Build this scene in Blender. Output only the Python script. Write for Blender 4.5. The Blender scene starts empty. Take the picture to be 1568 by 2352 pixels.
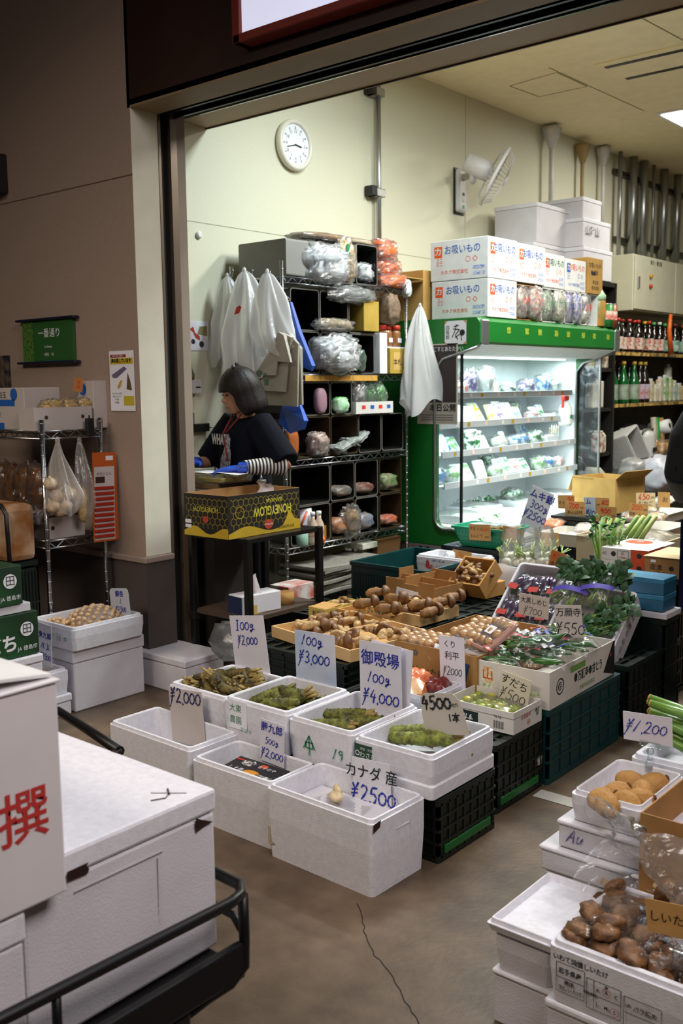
import bpy, bmesh, math, random
from mathutils import Vector, Matrix, Euler, noise
S = bpy.context.scene
COL = S.collection
PI = math.pi
rnd = random.Random(7)

# ---------------------------------------------------------------- camera
FPX, CX, CY = 2275.0, 784.0, 1176.0
CAM = Vector((0, 0, 1.45))
RX = Vector((0.76666761, 0.64194466, -0.01130616))      # camera right
RD = Vector((0.0723483, -0.10387547, -0.99195545))      # camera down
RF = Vector((-0.63795494, 0.75968213, -0.12608156))     # camera forward
cd = bpy.data.cameras.new('camera')
cam = bpy.data.objects.new('camera', cd)
COL.objects.link(cam)
m3 = Matrix((RX, -RD, -RF)).transposed().to_4x4()
m3.translation = CAM
cam.matrix_world = m3
cd.sensor_fit = 'VERTICAL'
cd.sensor_height = 23.4
cd.sensor_width = 15.6
cd.lens = FPX / 2352 * 23.4
cd.clip_start = 0.05
cd.dof.use_dof = True
cd.dof.focus_distance = 3.4
cd.dof.aperture_fstop = 3.6
S.camera = cam

def P(px, py, x=None, y=None, z=None):
    """the point where the line of sight through a photo pixel meets a plane of the room"""
    v = RX * (px - CX) + RD * (py - CY) + RF * FPX
    if x is not None: t = (x - CAM.x) / v.x
    elif y is not None: t = (y - CAM.y) / v.y
    else: t = (z - CAM.z) / v.z
    return CAM + v * t

# ---------------------------------------------------------------- light, world, exposure
S.view_settings.view_transform = 'Standard'
S.view_settings.look = 'None'
S.view_settings.exposure = 0.0
S.view_settings.gamma = 1.0
S.view_settings.use_curve_mapping = False
S.cycles.max_bounces = 8
S.cycles.transparent_max_bounces = 24
S.cycles.caustics_reflective = False
S.cycles.caustics_refractive = False
S.cycles.sample_clamp_indirect = 4.0
wd = bpy.data.worlds.new('hall_world')
wd.use_nodes = True
wd.node_tree.nodes['Background'].inputs[0].default_value = (0.55, 0.52, 0.50, 1)
wd.node_tree.nodes['Background'].inputs[1].default_value = 0.013
S.world = wd

def area(name, loc, size, power, color=(1, 1, 1), rot=(0, 0, 0), spread=PI):
    l = bpy.data.lights.new(name, 'AREA')
    l.shape = 'RECTANGLE'; l.size, l.size_y = size
    l.energy = power; l.color = color; l.spread = spread
    o = bpy.data.objects.new(name, l)
    o.location = loc; o.rotation_euler = rot
    COL.objects.link(o)
    return o
area('hall_light', (-1.3, 1.5, 4.3), (2.4, 0.9), 18, (0.80, 0.89, 1.0), spread=2.1)
area('hall_light', (1.2, 1.2, 3.9), (1.2, 2.0), 60, (1.0, 0.90, 0.87), rot=(0, 0.75, 0), spread=2.2)
area('hall_light', (-3.3, -0.9, 3.6), (2.4, 0.8), 50, (1.0, 0.86, 0.70), rot=(0.5, 0, 0), spread=2.0)  # unseen fill light, added to brighten faces turned towards the viewer
area('shop_lamp', (-2.7, 4.85, 3.70), (1.3, 0.35), 92, (0.80, 0.95, 1.0))
area('shop_lamp', (-1.95, 6.0, 3.70), (1.3, 0.35), 155, (0.98, 0.98, 0.90), spread=2.8)
area('shop_lamp', (-2.6, 9.0, 3.70), (1.3, 0.35), 66, (1.0, 0.96, 0.80))

# ---------------------------------------------------------------- materials
def lin(c):
    return tuple(((v / 12.92) if v <= 0.04045 else ((v + 0.055) / 1.055) ** 2.4) for v in c)
def rgb(h):
    h = h.lstrip('#')
    return lin(tuple(int(h[i:i + 2], 16) / 255 for i in (0, 2, 4)))
MATS = {}
def M(name, col='#808080', rough=0.6, metal=0.0, var=None, bump=None, emit=0.0, spec=0.5, trans=0.0, coat=0.0, sss=0.0):
    """var=(scale, second colour[, contrast]) mottles the colour; bump=(scale, strength)"""
    if name in MATS: return MATS[name]
    m = bpy.data.materials.new(name); m.use_nodes = True
    nt = m.node_tree; b = nt.nodes['Principled BSDF']
    c = rgb(col) + (1,)
    b.inputs['Base Color'].default_value = c
    b.inputs['Roughness'].default_value = rough
    b.inputs['Metallic'].default_value = metal
    b.inputs['Specular IOR Level'].default_value = spec
    b.inputs['Coat Weight'].default_value = coat
    if trans: b.inputs['Transmission Weight'].default_value = trans
    if sss:
        b.inputs['Subsurface Weight'].default_value = sss
        b.inputs['Subsurface Radius'].default_value = (0.01, 0.006, 0.004)
    if emit:
        b.inputs['Emission Color'].default_value = c
        b.inputs['Emission Strength'].default_value = emit
    tc = nt.nodes.new('ShaderNodeTexCoord')
    v = var or (9, col, 0.5)
    n = nt.nodes.new('ShaderNodeTexNoise'); n.inputs['Scale'].default_value = v[0]; n.inputs['Detail'].default_value = 5
    nt.links.new(tc.outputs['Object'], n.inputs['Vector'])
    r = nt.nodes.new('ShaderNodeValToRGB')
    k = v[2] if len(v) > 2 else 0.3
    r.color_ramp.elements[0].position = 0.5 - k / 2; r.color_ramp.elements[1].position = 0.5 + k / 2
    r.color_ramp.elements[0].color = c
    r.color_ramp.elements[1].color = (rgb(v[1]) + (1,)) if var else tuple(x * 0.9 for x in c[:3]) + (1,)
    nt.links.new(n.outputs['Fac'], r.inputs['Fac'])
    nt.links.new(r.outputs['Color'], b.inputs['Base Color'])
    if bump:
        n2 = nt.nodes.new('ShaderNodeTexNoise'); n2.inputs['Scale'].default_value = bump[0]; n2.inputs['Detail'].default_value = 4
        nt.links.new(tc.outputs['Object'], n2.inputs['Vector'])
        bp = nt.nodes.new('ShaderNodeBump'); bp.inputs['Strength'].default_value = bump[1]; bp.inputs['Distance'].default_value = 0.01
        nt.links.new(n2.outputs['Fac'], bp.inputs['Height'])
        nt.links.new(bp.outputs['Normal'], b.inputs['Normal'])
    MATS[name] = m
    return m
def film(name, col='#ffffff', clear=0.8, rough=0.12, milky=0.08):
    """thin plastic film: see-through, with gloss where it creases"""
    if name in MATS: return MATS[name]
    m = bpy.data.materials.new(name); m.use_nodes = True
    nt = m.node_tree; nt.nodes.clear()
    out = nt.nodes.new('ShaderNodeOutputMaterial')
    tr = nt.nodes.new('ShaderNodeBsdfTransparent')
    gl = nt.nodes.new('ShaderNodeBsdfGlossy'); gl.inputs['Roughness'].default_value = rough
    df = nt.nodes.new('ShaderNodeBsdfDiffuse'); tl = nt.nodes.new('ShaderNodeBsdfTranslucent')
    for d in (df, tl): d.inputs['Color'].default_value = rgb(col) + (1,)
    tr.inputs['Color'].default_value = tuple(0.5 + 0.5 * x for x in rgb(col)) + (1,)
    md = nt.nodes.new('ShaderNodeMixShader'); md.inputs[0].default_value = 0.5
    nt.links.new(df.outputs[0], md.inputs[1]); nt.links.new(tl.outputs[0], md.inputs[2])
    fr = nt.nodes.new('ShaderNodeLayerWeight'); fr.inputs['Blend'].default_value = 0.25
    tc = nt.nodes.new('ShaderNodeTexCoord')
    n = nt.nodes.new('ShaderNodeTexNoise'); n.inputs['Scale'].default_value = 14; n.inputs['Detail'].default_value = 6
    nt.links.new(tc.outputs['Object'], n.inputs['Vector'])
    bp = nt.nodes.new('ShaderNodeBump'); bp.inputs['Strength'].default_value = 0.7; bp.inputs['Distance'].default_value = 0.02
    nt.links.new(n.outputs['Fac'], bp.inputs['Height'])
    for x in (gl, fr): nt.links.new(bp.outputs['Normal'], x.inputs['Normal'])
    a = nt.nodes.new('ShaderNodeMixShader'); a.inputs[0].default_value = milky
    nt.links.new(tr.outputs[0], a.inputs[1]); nt.links.new(md.outputs[0], a.inputs[2])
    mx = nt.nodes.new('ShaderNodeMath'); mx.operation = 'MULTIPLY'; mx.inputs[1].default_value = 1 - clear
    nt.links.new(fr.outputs['Fresnel'], mx.inputs[0])
    ad = nt.nodes.new('ShaderNodeMath'); ad.operation = 'ADD'; ad.inputs[1].default_value = 0.05; ad.use_clamp = True
    nt.links.new(mx.outputs[0], ad.inputs[0])
    b = nt.nodes.new('ShaderNodeMixShader')
    nt.links.new(ad.outputs[0], b.inputs[0]); nt.links.new(a.outputs[0], b.inputs[1]); nt.links.new(gl.outputs[0], b.inputs[2])
    nt.links.new(b.outputs[0], out.inputs[0])
    MATS[name] = m
    return m

# ---------------------------------------------------------------- mesh building
class MB:
    def __init__(s): s.v = []; s.f = []; s.mi = []; s.sm = []
    def add(s, vs, fs, mi=0, smooth=False):
        o = len(s.v); s.v += [tuple(v) for v in vs]
        for f in fs: s.f.append([i + o for i in f]); s.mi.append(mi); s.sm.append(smooth)
        return s
    def box(s, x0, x1, y0, y1, z0, z1, mi=0):
        v = [(x, y, z) for z in (z0, z1) for y in (y0, y1) for x in (x0, x1)]
        return s.add(v, [(0, 2, 3, 1), (4, 5, 7, 6), (0, 1, 5, 4), (2, 6, 7, 3), (0, 4, 6, 2), (1, 3, 7, 5)], mi)
    def bbox(s, x0, x1, y0, y1, z0, z1, b=0.004, mi=0, seg=2):
        bm = bmesh.new(); bmesh.ops.create_cube(bm, size=1)
        for v in bm.verts:
            v.co = Vector(((x0 + x1) / 2 + v.co.x * (x1 - x0), (y0 + y1) / 2 + v.co.y * (y1 - y0), (z0 + z1) / 2 + v.co.z * (z1 - z0)))
        b = min(b, (x1 - x0) * .45, (y1 - y0) * .45, (z1 - z0) * .45)
        bmesh.ops.bevel(bm, geom=bm.edges[:], offset=b, segments=seg, affect='EDGES', profile=0.5)
        bm.verts.index_update()
        s.add([v.co for v in bm.verts], [[v.index for v in f.verts] for f in bm.faces], mi); bm.free()
        return s
    def loft(s, rings, mi=0, smooth=False, cap0=True, cap1=True, closed=True):
        n = len(rings[0]); vs = [p for r in rings for p in r]; fs = []
        for k in range(len(rings) - 1):
            for i in range(n if closed else n - 1):
                j = (i + 1) % n
                fs.append((k * n + i, k * n + j, (k + 1) * n + j, (k + 1) * n + i))
        o = len(s.v); s.add(vs, fs, mi, smooth)
        if cap0: s.f.append([o + i for i in range(n)][::-1]); s.mi.append(mi); s.sm.append(False)
        if cap1: s.f.append([o + (len(rings) - 1) * n + i for i in range(n)]); s.mi.append(mi); s.sm.append(False)
        return s
    def tube(s, pts, r=0.01, n=8, mi=0, cap=True, flat=1.0):
        pts = [Vector(p) for p in pts]; rings = []; ref = None
        for i, p in enumerate(pts):
            a = pts[max(i - 1, 0)]; b = pts[min(i + 1, len(pts) - 1)]
            d = (b - a).normalized() if (b - a).length > 1e-9 else Vector((0, 0, 1))
            if ref is None: ref = Vector((0, 0, 1)) if abs(d.z) < .9 else Vector((1, 0, 0))
            u = (ref - d * ref.dot(d))
            u = u.normalized() if u.length > 1e-6 else d.orthogonal().normalized()
            w = d.cross(u); ref = u
            rr = r[i] if isinstance(r, (list, tuple)) else r
            rings.append([p + u * (math.cos(2 * PI * k / n) * rr) + w * (math.sin(2 * PI * k / n) * rr * flat) for k in range(n)])
        return s.loft(rings, mi, True, cap, cap)
    def lathe(s, prof, n=20, c=(0, 0, 0), mi=0, smooth=True, cap0=True, cap1=True, sy=1.0):
        rings = [[(c[0] + r * math.cos(2 * PI * k / n), c[1] + sy * r * math.sin(2 * PI * k / n), c[2] + z) for k in range(n)] for r, z in prof]
        return s.loft(rings, mi, smooth, cap0, cap1)
    def ball(s, c, r, nu=14, nv=9, mi=0, fn=None):
        r = r if isinstance(r, (tuple, list)) else (r, r, r)
        rings = []
        for j in range(nv + 1):
            t = PI * (0.02 + 0.96 * j / nv); ring = []
            for i in range(nu):
                a = 2 * PI * i / nu
                d = Vector((math.sin(t) * math.cos(a), math.sin(t) * math.sin(a), -math.cos(t)))
                q = 1 + (fn(d) if fn else 0)
                ring.append((c[0] + d.x * r[0] * q, c[1] + d.y * r[1] * q, c[2] + d.z * r[2] * q))
            rings.append(ring)
        return s.loft(rings, mi, True)
    def quad(s, a, b, c, d, mi=0): return s.add([a, b, c, d], [(0, 1, 2, 3)], mi)
    def prism(s, poly, z0, z1, mi=0, smooth=False):
        return s.loft([[(x, y, z0) for x, y in poly], [(x, y, z1) for x, y in poly]], mi, smooth)
    def grid(s, fn, nu, nv, mi=0, smooth=True):
        vs = [fn(i / nu, j / nv) for j in range(nv + 1) for i in range(nu + 1)]
        fs = [(j * (nu + 1) + i, j * (nu + 1) + i + 1, (j + 1) * (nu + 1) + i + 1, (j + 1) * (nu + 1) + i) for j in range(nv) for i in range(nu)]
        return s.add(vs, fs, mi, smooth)
    def xf(s, m):
        s.v = [tuple(m @ Vector(v)) for v in s.v]; return s
    def merge(s, o, m=None):
        return s._m(o, m)
    def _m(s, o, m):
        b = len(s.v); s.v += [tuple(m @ Vector(v)) if m else v for v in o.v]
        s.f += [[i + b for i in f] for f in o.f]; s.mi += o.mi; s.sm += o.sm; return s
    def mesh(s, name, mats):
        me = bpy.data.meshes.new(name); me.from_pydata(s.v, [], s.f)
        for m in (mats if isinstance(mats, (list, tuple)) else [mats]): me.materials.append(m)
        me.polygons.foreach_set('material_index', s.mi); me.polygons.foreach_set('use_smooth', s.sm)
        me.update()
        return me

def lump(c, r, amp, q, nu=26, nv=16, smooth=True, sq=.72):
    """a crumpled bag: squarish ellipsoid with folds"""
    mb = MB()
    def fn(d): return amp * noise.noise(d * 2.2 + q) + amp * .9 * (abs(noise.noise(d * 4.5 + q)) - .2) + amp * .4 * noise.noise(d * 11 + q)
    mb.ball((0, 0, 0), 1, nu, nv, fn=fn)
    mb.v = [tuple(c[i] + r[i] * math.copysign(abs(v[i]) ** sq, v[i]) for i in range(3)) for v in mb.v]
    mb.sm = [smooth] * len(mb.sm)
    return mb

def rr(w, d, r, z, n=4, cx=0, cy=0):
    """ring of a rounded rectangle w x d at height z"""
    r = max(min(r, w / 2 - 1e-4, d / 2 - 1e-4), 1e-4); o = []
    for (sx, sy, a0) in ((1, 1, 0), (-1, 1, 90), (-1, -1, 180), (1, -1, 270)):
        for k in range(n + 1):
            a = math.radians(a0 + 90 * k / n)
            o.append((cx + sx * (w / 2 - r) + r * math.cos(a), cy + sy * (d / 2 - r) + r * math.sin(a), z))
    return o

# ---------------------------------------------------------------- objects
def tag(o, label=None, cat=None, group=None, kind=None):
    if label: o['label'] = label
    if cat: o['category'] = cat
    if group: o['group'] = group
    if kind: o['kind'] = kind
    return o
def T(name, label, cat, loc=(0, 0, 0), rz=0.0, group=None, rot=None, mat=None):
    """an Empty at a thing's base that parents its parts"""
    o = bpy.data.objects.new(name, None); COL.objects.link(o); o.empty_display_size = 0.05
    if mat is not None: o.matrix_world = mat
    else:
        o.location = loc; o.rotation_euler = rot if rot else (0, 0, rz)
    return tag(o, label, cat, group)
def O(name, mb, mats, parent=None, label=None, cat=None, group=None, kind=None, loc=None, rz=0.0, rot=None, mat=None):
    me = mb.mesh(name, mats) if isinstance(mb, MB) else mb
    o = bpy.data.objects.new(name, me); COL.objects.link(o)
    if parent is not None: o.parent = parent
    if mat is not None: o.matrix_local = mat
    elif loc is not None or rz or rot:
        o.location = loc or (0, 0, 0); o.rotation_euler = rot if rot else (0, 0, rz)
    return tag(o, label, cat, group, kind)
def ST(name, mb, mats): return O(name, mb, mats, kind='structure')
def dup(root, label=None, group=None, loc=None, rot=None, scale=None, mat=None):
    """a copy of a thing with copies of its parts and sub-parts"""
    c = root.copy(); COL.objects.link(c)
    if mat is not None: c.matrix_world = mat
    if loc is not None: c.location = loc
    if rot is not None: c.rotation_euler = rot
    if scale is not None: c.scale = (scale,) * 3 if isinstance(scale, (int, float)) else scale
    if label: c['label'] = label
    if group: c['group'] = group
    for ch in root.children: dupchild(ch, c)
    return c
def dupchild(ch, par):
    k = ch.copy(); COL.objects.link(k); k.parent = par
    for g in ch.children: dupchild(g, k)

# ---------------------------------------------------------------- writing
FONT_Q = []
def frame(o, u, v):
    """matrix with x along u, y along v, z their normal, origin o; and the lengths"""
    o, u, v = Vector(o), Vector(u), Vector(v)
    x = u.normalized(); z = x.cross(v).normalized(); y = z.cross(x)
    m = Matrix((x, y, z)).transposed().to_4x4(); m.translation = o
    return m, u.length, v.dot(y)
def text(s, x, y, size, mat, parent, m=None, bold=0.0, shear=0.0, name='lettering', align='CENTER', rz=0.0, lift=0.0012, sx=1.0, space=1.0):
    """flat lettering in the parent's (or m's) x-y plane; made into a mesh at the end"""
    cu = bpy.data.curves.new(name, 'FONT')
    cu.body = s; cu.size = size; cu.align_x = align; cu.align_y = 'CENTER'; cu.offset = bold * size; cu.shear = shear
    cu.resolution_u = 3; cu.space_character = space; cu.fill_mode = 'FRONT'
    o = bpy.data.objects.new(name, cu); COL.objects.link(o)
    cu.materials.append(mat)
    o.parent = parent
    loc = Matrix.Translation((x, y, lift)) @ Matrix.Rotation(rz, 4, 'Z') @ Matrix.Diagonal((sx, 1, 1, 1))
    o.matrix_local = (m @ loc) if m else loc
    FONT_Q.append(o)
    return o
def flush_text():
    bpy.context.view_layer.update()
    dg = bpy.context.evaluated_depsgraph_get()
    for o in FONT_Q:
        me = bpy.data.meshes.new_from_object(o.evaluated_get(dg), depsgraph=dg)
        n = bpy.data.objects.new('lettering', me); COL.objects.link(n)
        n.parent = o.parent; n.matrix_local = o.matrix_local.copy()
        cu = o.data; bpy.data.objects.remove(o); bpy.data.curves.remove(cu)
    FONT_Q.clear()

def ell(cx, cy, rx, ry, a0=90, a1=450, n=14):
    return [(cx + rx * math.cos(math.radians(a0 + (a1 - a0) * k / n)), cy + ry * math.sin(math.radians(a0 + (a1 - a0) * k / n))) for k in range(n + 1)]
PEN = {
    '0': [ell(.3, .42, .26, .36, 100, 470)], '1': [[(.42, 1.0), (.3, .5), (.16, .02)]], 'I': [[(.3, 1), (.3, 0)], [(.12, 1), (.48, 1)], [(.12, 0), (.48, 0)]],
    '2': [[(.06, .8), (.2, .98), (.42, .95), (.5, .74), (.36, .45), (.08, .05), (.04, 0), (.3, .06), (.62, .02)]],
    '3': [[(.08, .9), (.28, 1), (.48, .84), (.4, .6), (.22, .52), (.46, .44), (.52, .2), (.32, 0), (.06, .1)]],
    '4': [[(.34, 1), (.06, .4), (.6, .42)], [(.46, .72), (.38, -.05)]],
    '5': [[(.2, .95), (.12, .56), (.36, .6), (.54, .4), (.44, .1), (.22, 0), (.04, .1)], [(.2, .95), (.58, .98)]],
    '6': [[(.44, 1), (.16, .62), (.08, .24), (.26, 0), (.48, .16), (.42, .42), (.14, .3)]],
    '7': [[(.1, .7), (.1, .95), (.56, .92), (.4, .5), (.3, 0)]],
    '8': [[(.46, .84), (.3, 1), (.1, .84), (.2, .6), (.46, .36), (.42, .06), (.2, 0), (.08, .2), (.24, .5), (.48, .78)]],
    '9': [[(.48, .8), (.26, .96), (.08, .72), (.24, .5), (.5, .74), (.46, .3), (.36, 0)]],
    'g': [[(.44, .56), (.22, .62), (.1, .4), (.3, .28), (.46, .56), (.42, .1), (.2, -.16), (.1, -.02), (.5, .12), (.7, .14)]],
    '/': [[(.42, 1), (.05, 0)]], '.': [[(.08, .02), (.12, -.06)]], ',': [[(.1, .04), (.16, -.14)]],
    '¥': [[(.1, 1.02), (.26, .66)], [(.52, 1.08), (.28, .6), (.18, .1), (.0, -.4)], [(.04, .58), (.52, .66)], [(.02, .36), (.5, .44)]],
    'L': [[(.36, 1), (.1, .04), (.56, .1)]], 'K': [[(.12, 1), (.1, 0)], [(.5, .9), (.14, .46), (.54, 0)]],
    'A': [[(.02, 0), (.3, 1), (.56, 0)], [(.12, .38), (.5, .4)]], 'u': [[(.08, .6), (.1, .1), (.3, .05), (.44, .55), (.46, .05)]],
    'y': [[(.08, .6), (.24, .16)], [(.46, .6), (.22, .1), (.04, -.24)]], 'e': [[(.06, .34), (.44, .38), (.28, .62), (.08, .36), (.2, .04), (.46, .14)]],
    'n': [[(.1, .6), (.1, .04)], [(.1, .4), (.3, .62), (.44, .46), (.46, .04)]], 'B': [[(.12, 1), (.1, 0)], [(.12, 1), (.44, .8), (.14, .54), (.5, .28), (.1, 0)]],
}
def hand(s, x, y, size, mat, parent, pen=0.1, slant=0.12, adv=0.66, m=None, rz=0.0, lift=0.0012, sx=1.0):
    """brush-pen strokes, flat, centred on x, y"""
    mb = MB(); px = 0.0; q = 0
    w = sum((0.22 if c in '.,' else 0.4 if c == ' ' else adv) for c in s)
    for c in s:
        for st in PEN.get(c, []):
            pts = [Vector(((px + a + slant * b) * size * sx, b * size, 0)) for a, b in st]
            dn = []
            for k in range(len(pts) - 1):
                for t in range(3): dn.append(pts[k].lerp(pts[k + 1], t / 3))
            dn.append(pts[-1]); L = []; Rr = []
            for k, p in enumerate(dn):
                d = dn[min(k + 1, len(dn) - 1)] - dn[max(k - 1, 0)]
                d = d.normalized() if d.length > 0 else Vector((1, 0, 0))
                nrm = Vector((-d.y, d.x, 0)) * (pen * size / 2 * (0.8 + 0.3 * math.sin(k * 1.3 + q)))
                zz = Vector((0, 0, 0.00004 * q))
                L.append(p + nrm + zz); Rr.append(p - nrm + zz)
            q += 1
            n = len(L)
            mb.add(L + Rr, [(k, n + k, n + k + 1, k + 1) for k in range(n - 1)])
        px += 0.22 if c in '.,' else 0.4 if c == ' ' else adv
    loc = Matrix.Translation((x, y, lift)) @ Matrix.Rotation(rz, 4, 'Z') @ Matrix.Translation((-w * size * sx / 2, -size * 0.45, 0))
    return O('lettering', mb, mat, parent, mat=(m @ loc) if m else loc)
# ================================================================ materials used all over
FOAM = M('polystyrene', '#dfdee4', 0.55, var=(60, '#d2d1d8', 0.4), bump=(260, 0.12), spec=0.35)
FOAM2 = M('aged_polystyrene', '#d5d2d8', 0.6, var=(7, '#c8c4c9', 0.5), bump=(220, 0.15), spec=0.3)
WHITE = M('white_paint', '#e6e6e4', 0.45)
PAPER = M('white_paper', '#e9e7ee', 0.8)
CARD = M('card_paper', '#dcd9e4', 0.75, var=(5, '#d0cdd8', 0.4))
KRAFT = M('kraft_card', '#c79a5c', 0.8, var=(14, '#b98a4c', 0.5))
BROWN = M('brown_cardboard', '#a97c45', 0.85, var=(12, '#94693a', 0.5))
BLACK = M('black_plastic', '#101012', 0.45)
BLACKM = M('black_metal', '#121214', 0.4, metal=0.3)
CHROME = M('chrome', '#b9bcc0', 0.22, metal=1.0)
STEEL = M('galvanised_steel', '#a9abab', 0.35, metal=0.9)
BLUEINK = M('blue_ink', '#1c2c9c', 0.6)
NAVY = M('navy_ink', '#141c5a', 0.6)
BLACKINK = M('black_ink', '#141416', 0.6)
REDINK = M('red_ink', '#d8361e', 0.6)
ORINK = M('orange_ink', '#e0501a', 0.6)
GRINK = M('green_ink', '#157a4e', 0.6)
WOOD = M('pale_wood', '#dcb985', 0.6, var=(6, '#c79f68', 0.6))
CRATE = M('dark_green_plastic', '#061612', 0.42, var=(5, '#04100e', 0.5))
TEAL = M('teal_plastic', '#083c3c', 0.42, var=(5, '#062e30', 0.5))
CLEAR = film('clear_film', clear=0.35, milky=0.05)
CLEAR2 = film('wrinkled_clear_film', clear=0.15, milky=0.14, rough=0.2)
MILK = film('milky_film', '#f2f2f2', clear=0.6, milky=0.86, rough=0.3)
GLASS = film('clear_acrylic', '#f4fbff', clear=0.3, milky=0.02, rough=0.03)

# ================================================================ the setting
def wave_mat(name, c1, c2, scale, dist, rough):
    m = M(name, c1, rough, var=(scale, c2, 0.5), bump=(40, 0.12)); return m
flm = M('concrete_floor', '#74604c', 0.42, var=(2.2, '#443629', 0.34), bump=(60, 0.08), spec=0.4)
# a finer layer of dirt on the concrete
nt = flm.node_tree; b = nt.nodes['Principled BSDF']
r0 = b.inputs['Base Color'].links[0].from_socket
n = nt.nodes.new('ShaderNodeTexNoise'); n.inputs['Scale'].default_value = 11; n.inputs['Detail'].default_value = 8
mx = nt.nodes.new('ShaderNodeMix'); mx.data_type = 'RGBA'; mx.blend_type = 'MULTIPLY'; mx.inputs[0].default_value = 0.55
nt.links.new(r0, mx.inputs[6])
nt.links.new(nt.nodes['Texture Coordinate'].outputs['Object'], n.inputs['Vector'])
cr = nt.nodes.new('ShaderNodeValToRGB'); cr.color_ramp.elements[0].color = (.45, .43, .41, 1); cr.color_ramp.elements[0].position = .35
cr.color_ramp.elements[1].color = (1, 1, 1, 1); cr.color_ramp.elements[1].position = .65
nt.links.new(n.outputs['Fac'], cr.inputs[0]); nt.links.new(cr.outputs[0], mx.inputs[7]); nt.links.new(mx.outputs[2], b.inputs['Base Color'])
ST('floor', MB().box(-9, 3, -2.5, 14, -0.1, 0), flm)
crack = MB()
pts = [P(822, 2075, z=0), P(835, 2110, z=0), P(838, 2150, z=0), P(862, 2195, z=0), P(905, 2245, z=0), P(930, 2300, z=0), P(962, 2352, z=0), P(990, 2420, z=0)]
pp = []
for i in range(len(pts) - 1):
    for k in range(4):
        q = pts[i].lerp(pts[i + 1], k / 4); q.x += rnd.uniform(-.004, .004); q.y += rnd.uniform(-.004, .004); pp.append(q)
for i in range(len(pp) - 1):
    d = (pp[i + 1] - pp[i]).normalized(); nn = Vector((-d.y, d.x, 0)) * .0012; u = Vector((0, 0, .0012))
    crack.quad(pp[i] - nn + u, pp[i + 1] - nn + u, pp[i + 1] + nn + u, pp[i] + nn + u)
ST('trim_floor_crack', crack, M('crack_dark', '#1c1816', 0.9))
ST('trim_floor_line', MB().add([P(1222, 1828, z=.0015), P(1243, 1813, z=.0015), P(1500, 1885, z=.0015), P(1490, 1905, z=.0015)], [(0, 1, 2, 3)]), M('white_line_paint', '#a9a49c', 0.7))

YF, XJ, XW = 3.047, -3.81, -4.6
WALLO = M('outer_wall_panel', '#a08c7e', 0.75, var=(120, '#948072', 0.6), bump=(300, 0.05))
WALLI = M('inner_wall_panel', '#dad7c0', 0.7, var=(90, '#d2cfb6', 0.6))
DADO = M('grey_dado', '#544a45', 0.7, var=(2.5, '#3f3734', 0.5), bump=(120, 0.1))
JOINT = M('joint_dark', '#5c4a3a', 0.9)
ST('wall_front', MB().box(-9, XJ, YF, YF + 0.16, 0.63, 5.2), WALLO)
ST('baseboard_front', MB().box(-9, XJ + .012, YF - .012, YF + 0.17, 0, 0.60), DADO)
ST('trim_jamb_panel', MB().box(XJ, XJ + .002, YF + .001, YF + .158, .632, 2.74), M('jamb_pale_face', '#dcd8c6', .7))  # thin skin over the pillar's side face, paler than its front
ST('trim_dado_cap', MB().bbox(-9, XJ + .022, YF - .022, YF + 0.165, 0.60, 0.63, .006), M('dado_cap', '#97857a', 0.6))
ST('trim_wall_joint', MB().box(-9, XJ + .0015, YF - .0015, YF + .16, 2.438, 2.443), JOINT)
ST('wall_jamb', MB().box(XJ - .5, XJ, YF + 0.27, YF + 0.33, 0, 3.0), M('jamb_panel', '#9a8b7c', 0.6))
trk = MB(); trk.box(XJ - .03, XJ + .004, YF + .16, YF + .175, 0, 2.8); trk.box(XJ - .03, XJ + .004, YF + .235, YF + .275, 0, 2.8)
ST('trim_shutter_track', trk, M('track_aluminium', '#8f7f70', 0.35, metal=0.7))
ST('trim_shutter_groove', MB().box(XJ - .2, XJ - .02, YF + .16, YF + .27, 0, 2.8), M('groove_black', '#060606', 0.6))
# opening head: dark fascia, soffit, shutter slot, polished header, rear beam
ST('wall_fascia', MB().box(XJ - .02, 3, YF, YF + .03, 2.75, 5.2), M('fascia_dark', '#33190f', 0.5, var=(3, '#28130c', 0.5)))
ST('trim_soffit', MB().box(XJ - .02, 3, YF, YF + .16, 2.74, 2.775), M('soffit_tan', '#8d7758', 0.6))
sl = MB(); sl.box(XJ - .02, 3, YF + .16, YF + .27, 2.86, 2.9); sl.box(XJ - .02, 3, YF + .16, YF + .17, 2.75, 2.87); sl.box(XJ - .02, 3, YF + .205, YF + .22, 2.75, 2.87); sl.box(XJ - .02, 3, YF + .26, YF + .275, 2.74, 2.87)
ST('trim_shutter_slot', sl, M('slot_dark', '#1d1916', 0.4, metal=0.5))
ST('beam_header', MB().box(XW, 3, 4.03, 4.25, 3.0, 4.2), M('header_paint', '#9c8363', 0.6))
ST('trim_header_edge', MB().box(XW, 3, 4.245, 4.255, 2.992, 3.02), M('edge_dark', '#3a2a22', 0.6))
ST('trim_header_panel', MB().box(XW, 3, 4.02, 4.03, 3.0, 4.2), M('polished_steel', '#8c8f92', 0.12, metal=1.0))
ST('wall_left', MB().box(XW - .15, XW, YF + .2, 14, 0, 4.2), WALLI)
jn = MB(); jn.box(XW, XW + .0015, YF + .33, 7.1, 2.438, 2.442); jn.box(XW, XW + .0015, 7.1, 7.104, 0, 3.78)
ST('trim_panel_joint', jn, M('joint_pale', '#a9a48c', 0.9))
ST('wall_back', MB().box(XW - .1, 3, 13.5, 13.6, 0, 4.2), WALLI)
CEIL = M('ceiling_board', '#fbeec6', 0.8)
ST('ceiling', MB().box(XW - .1, 3, 4.25, 13.6, 3.78, 3.9), CEIL)
cj = MB()
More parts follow.
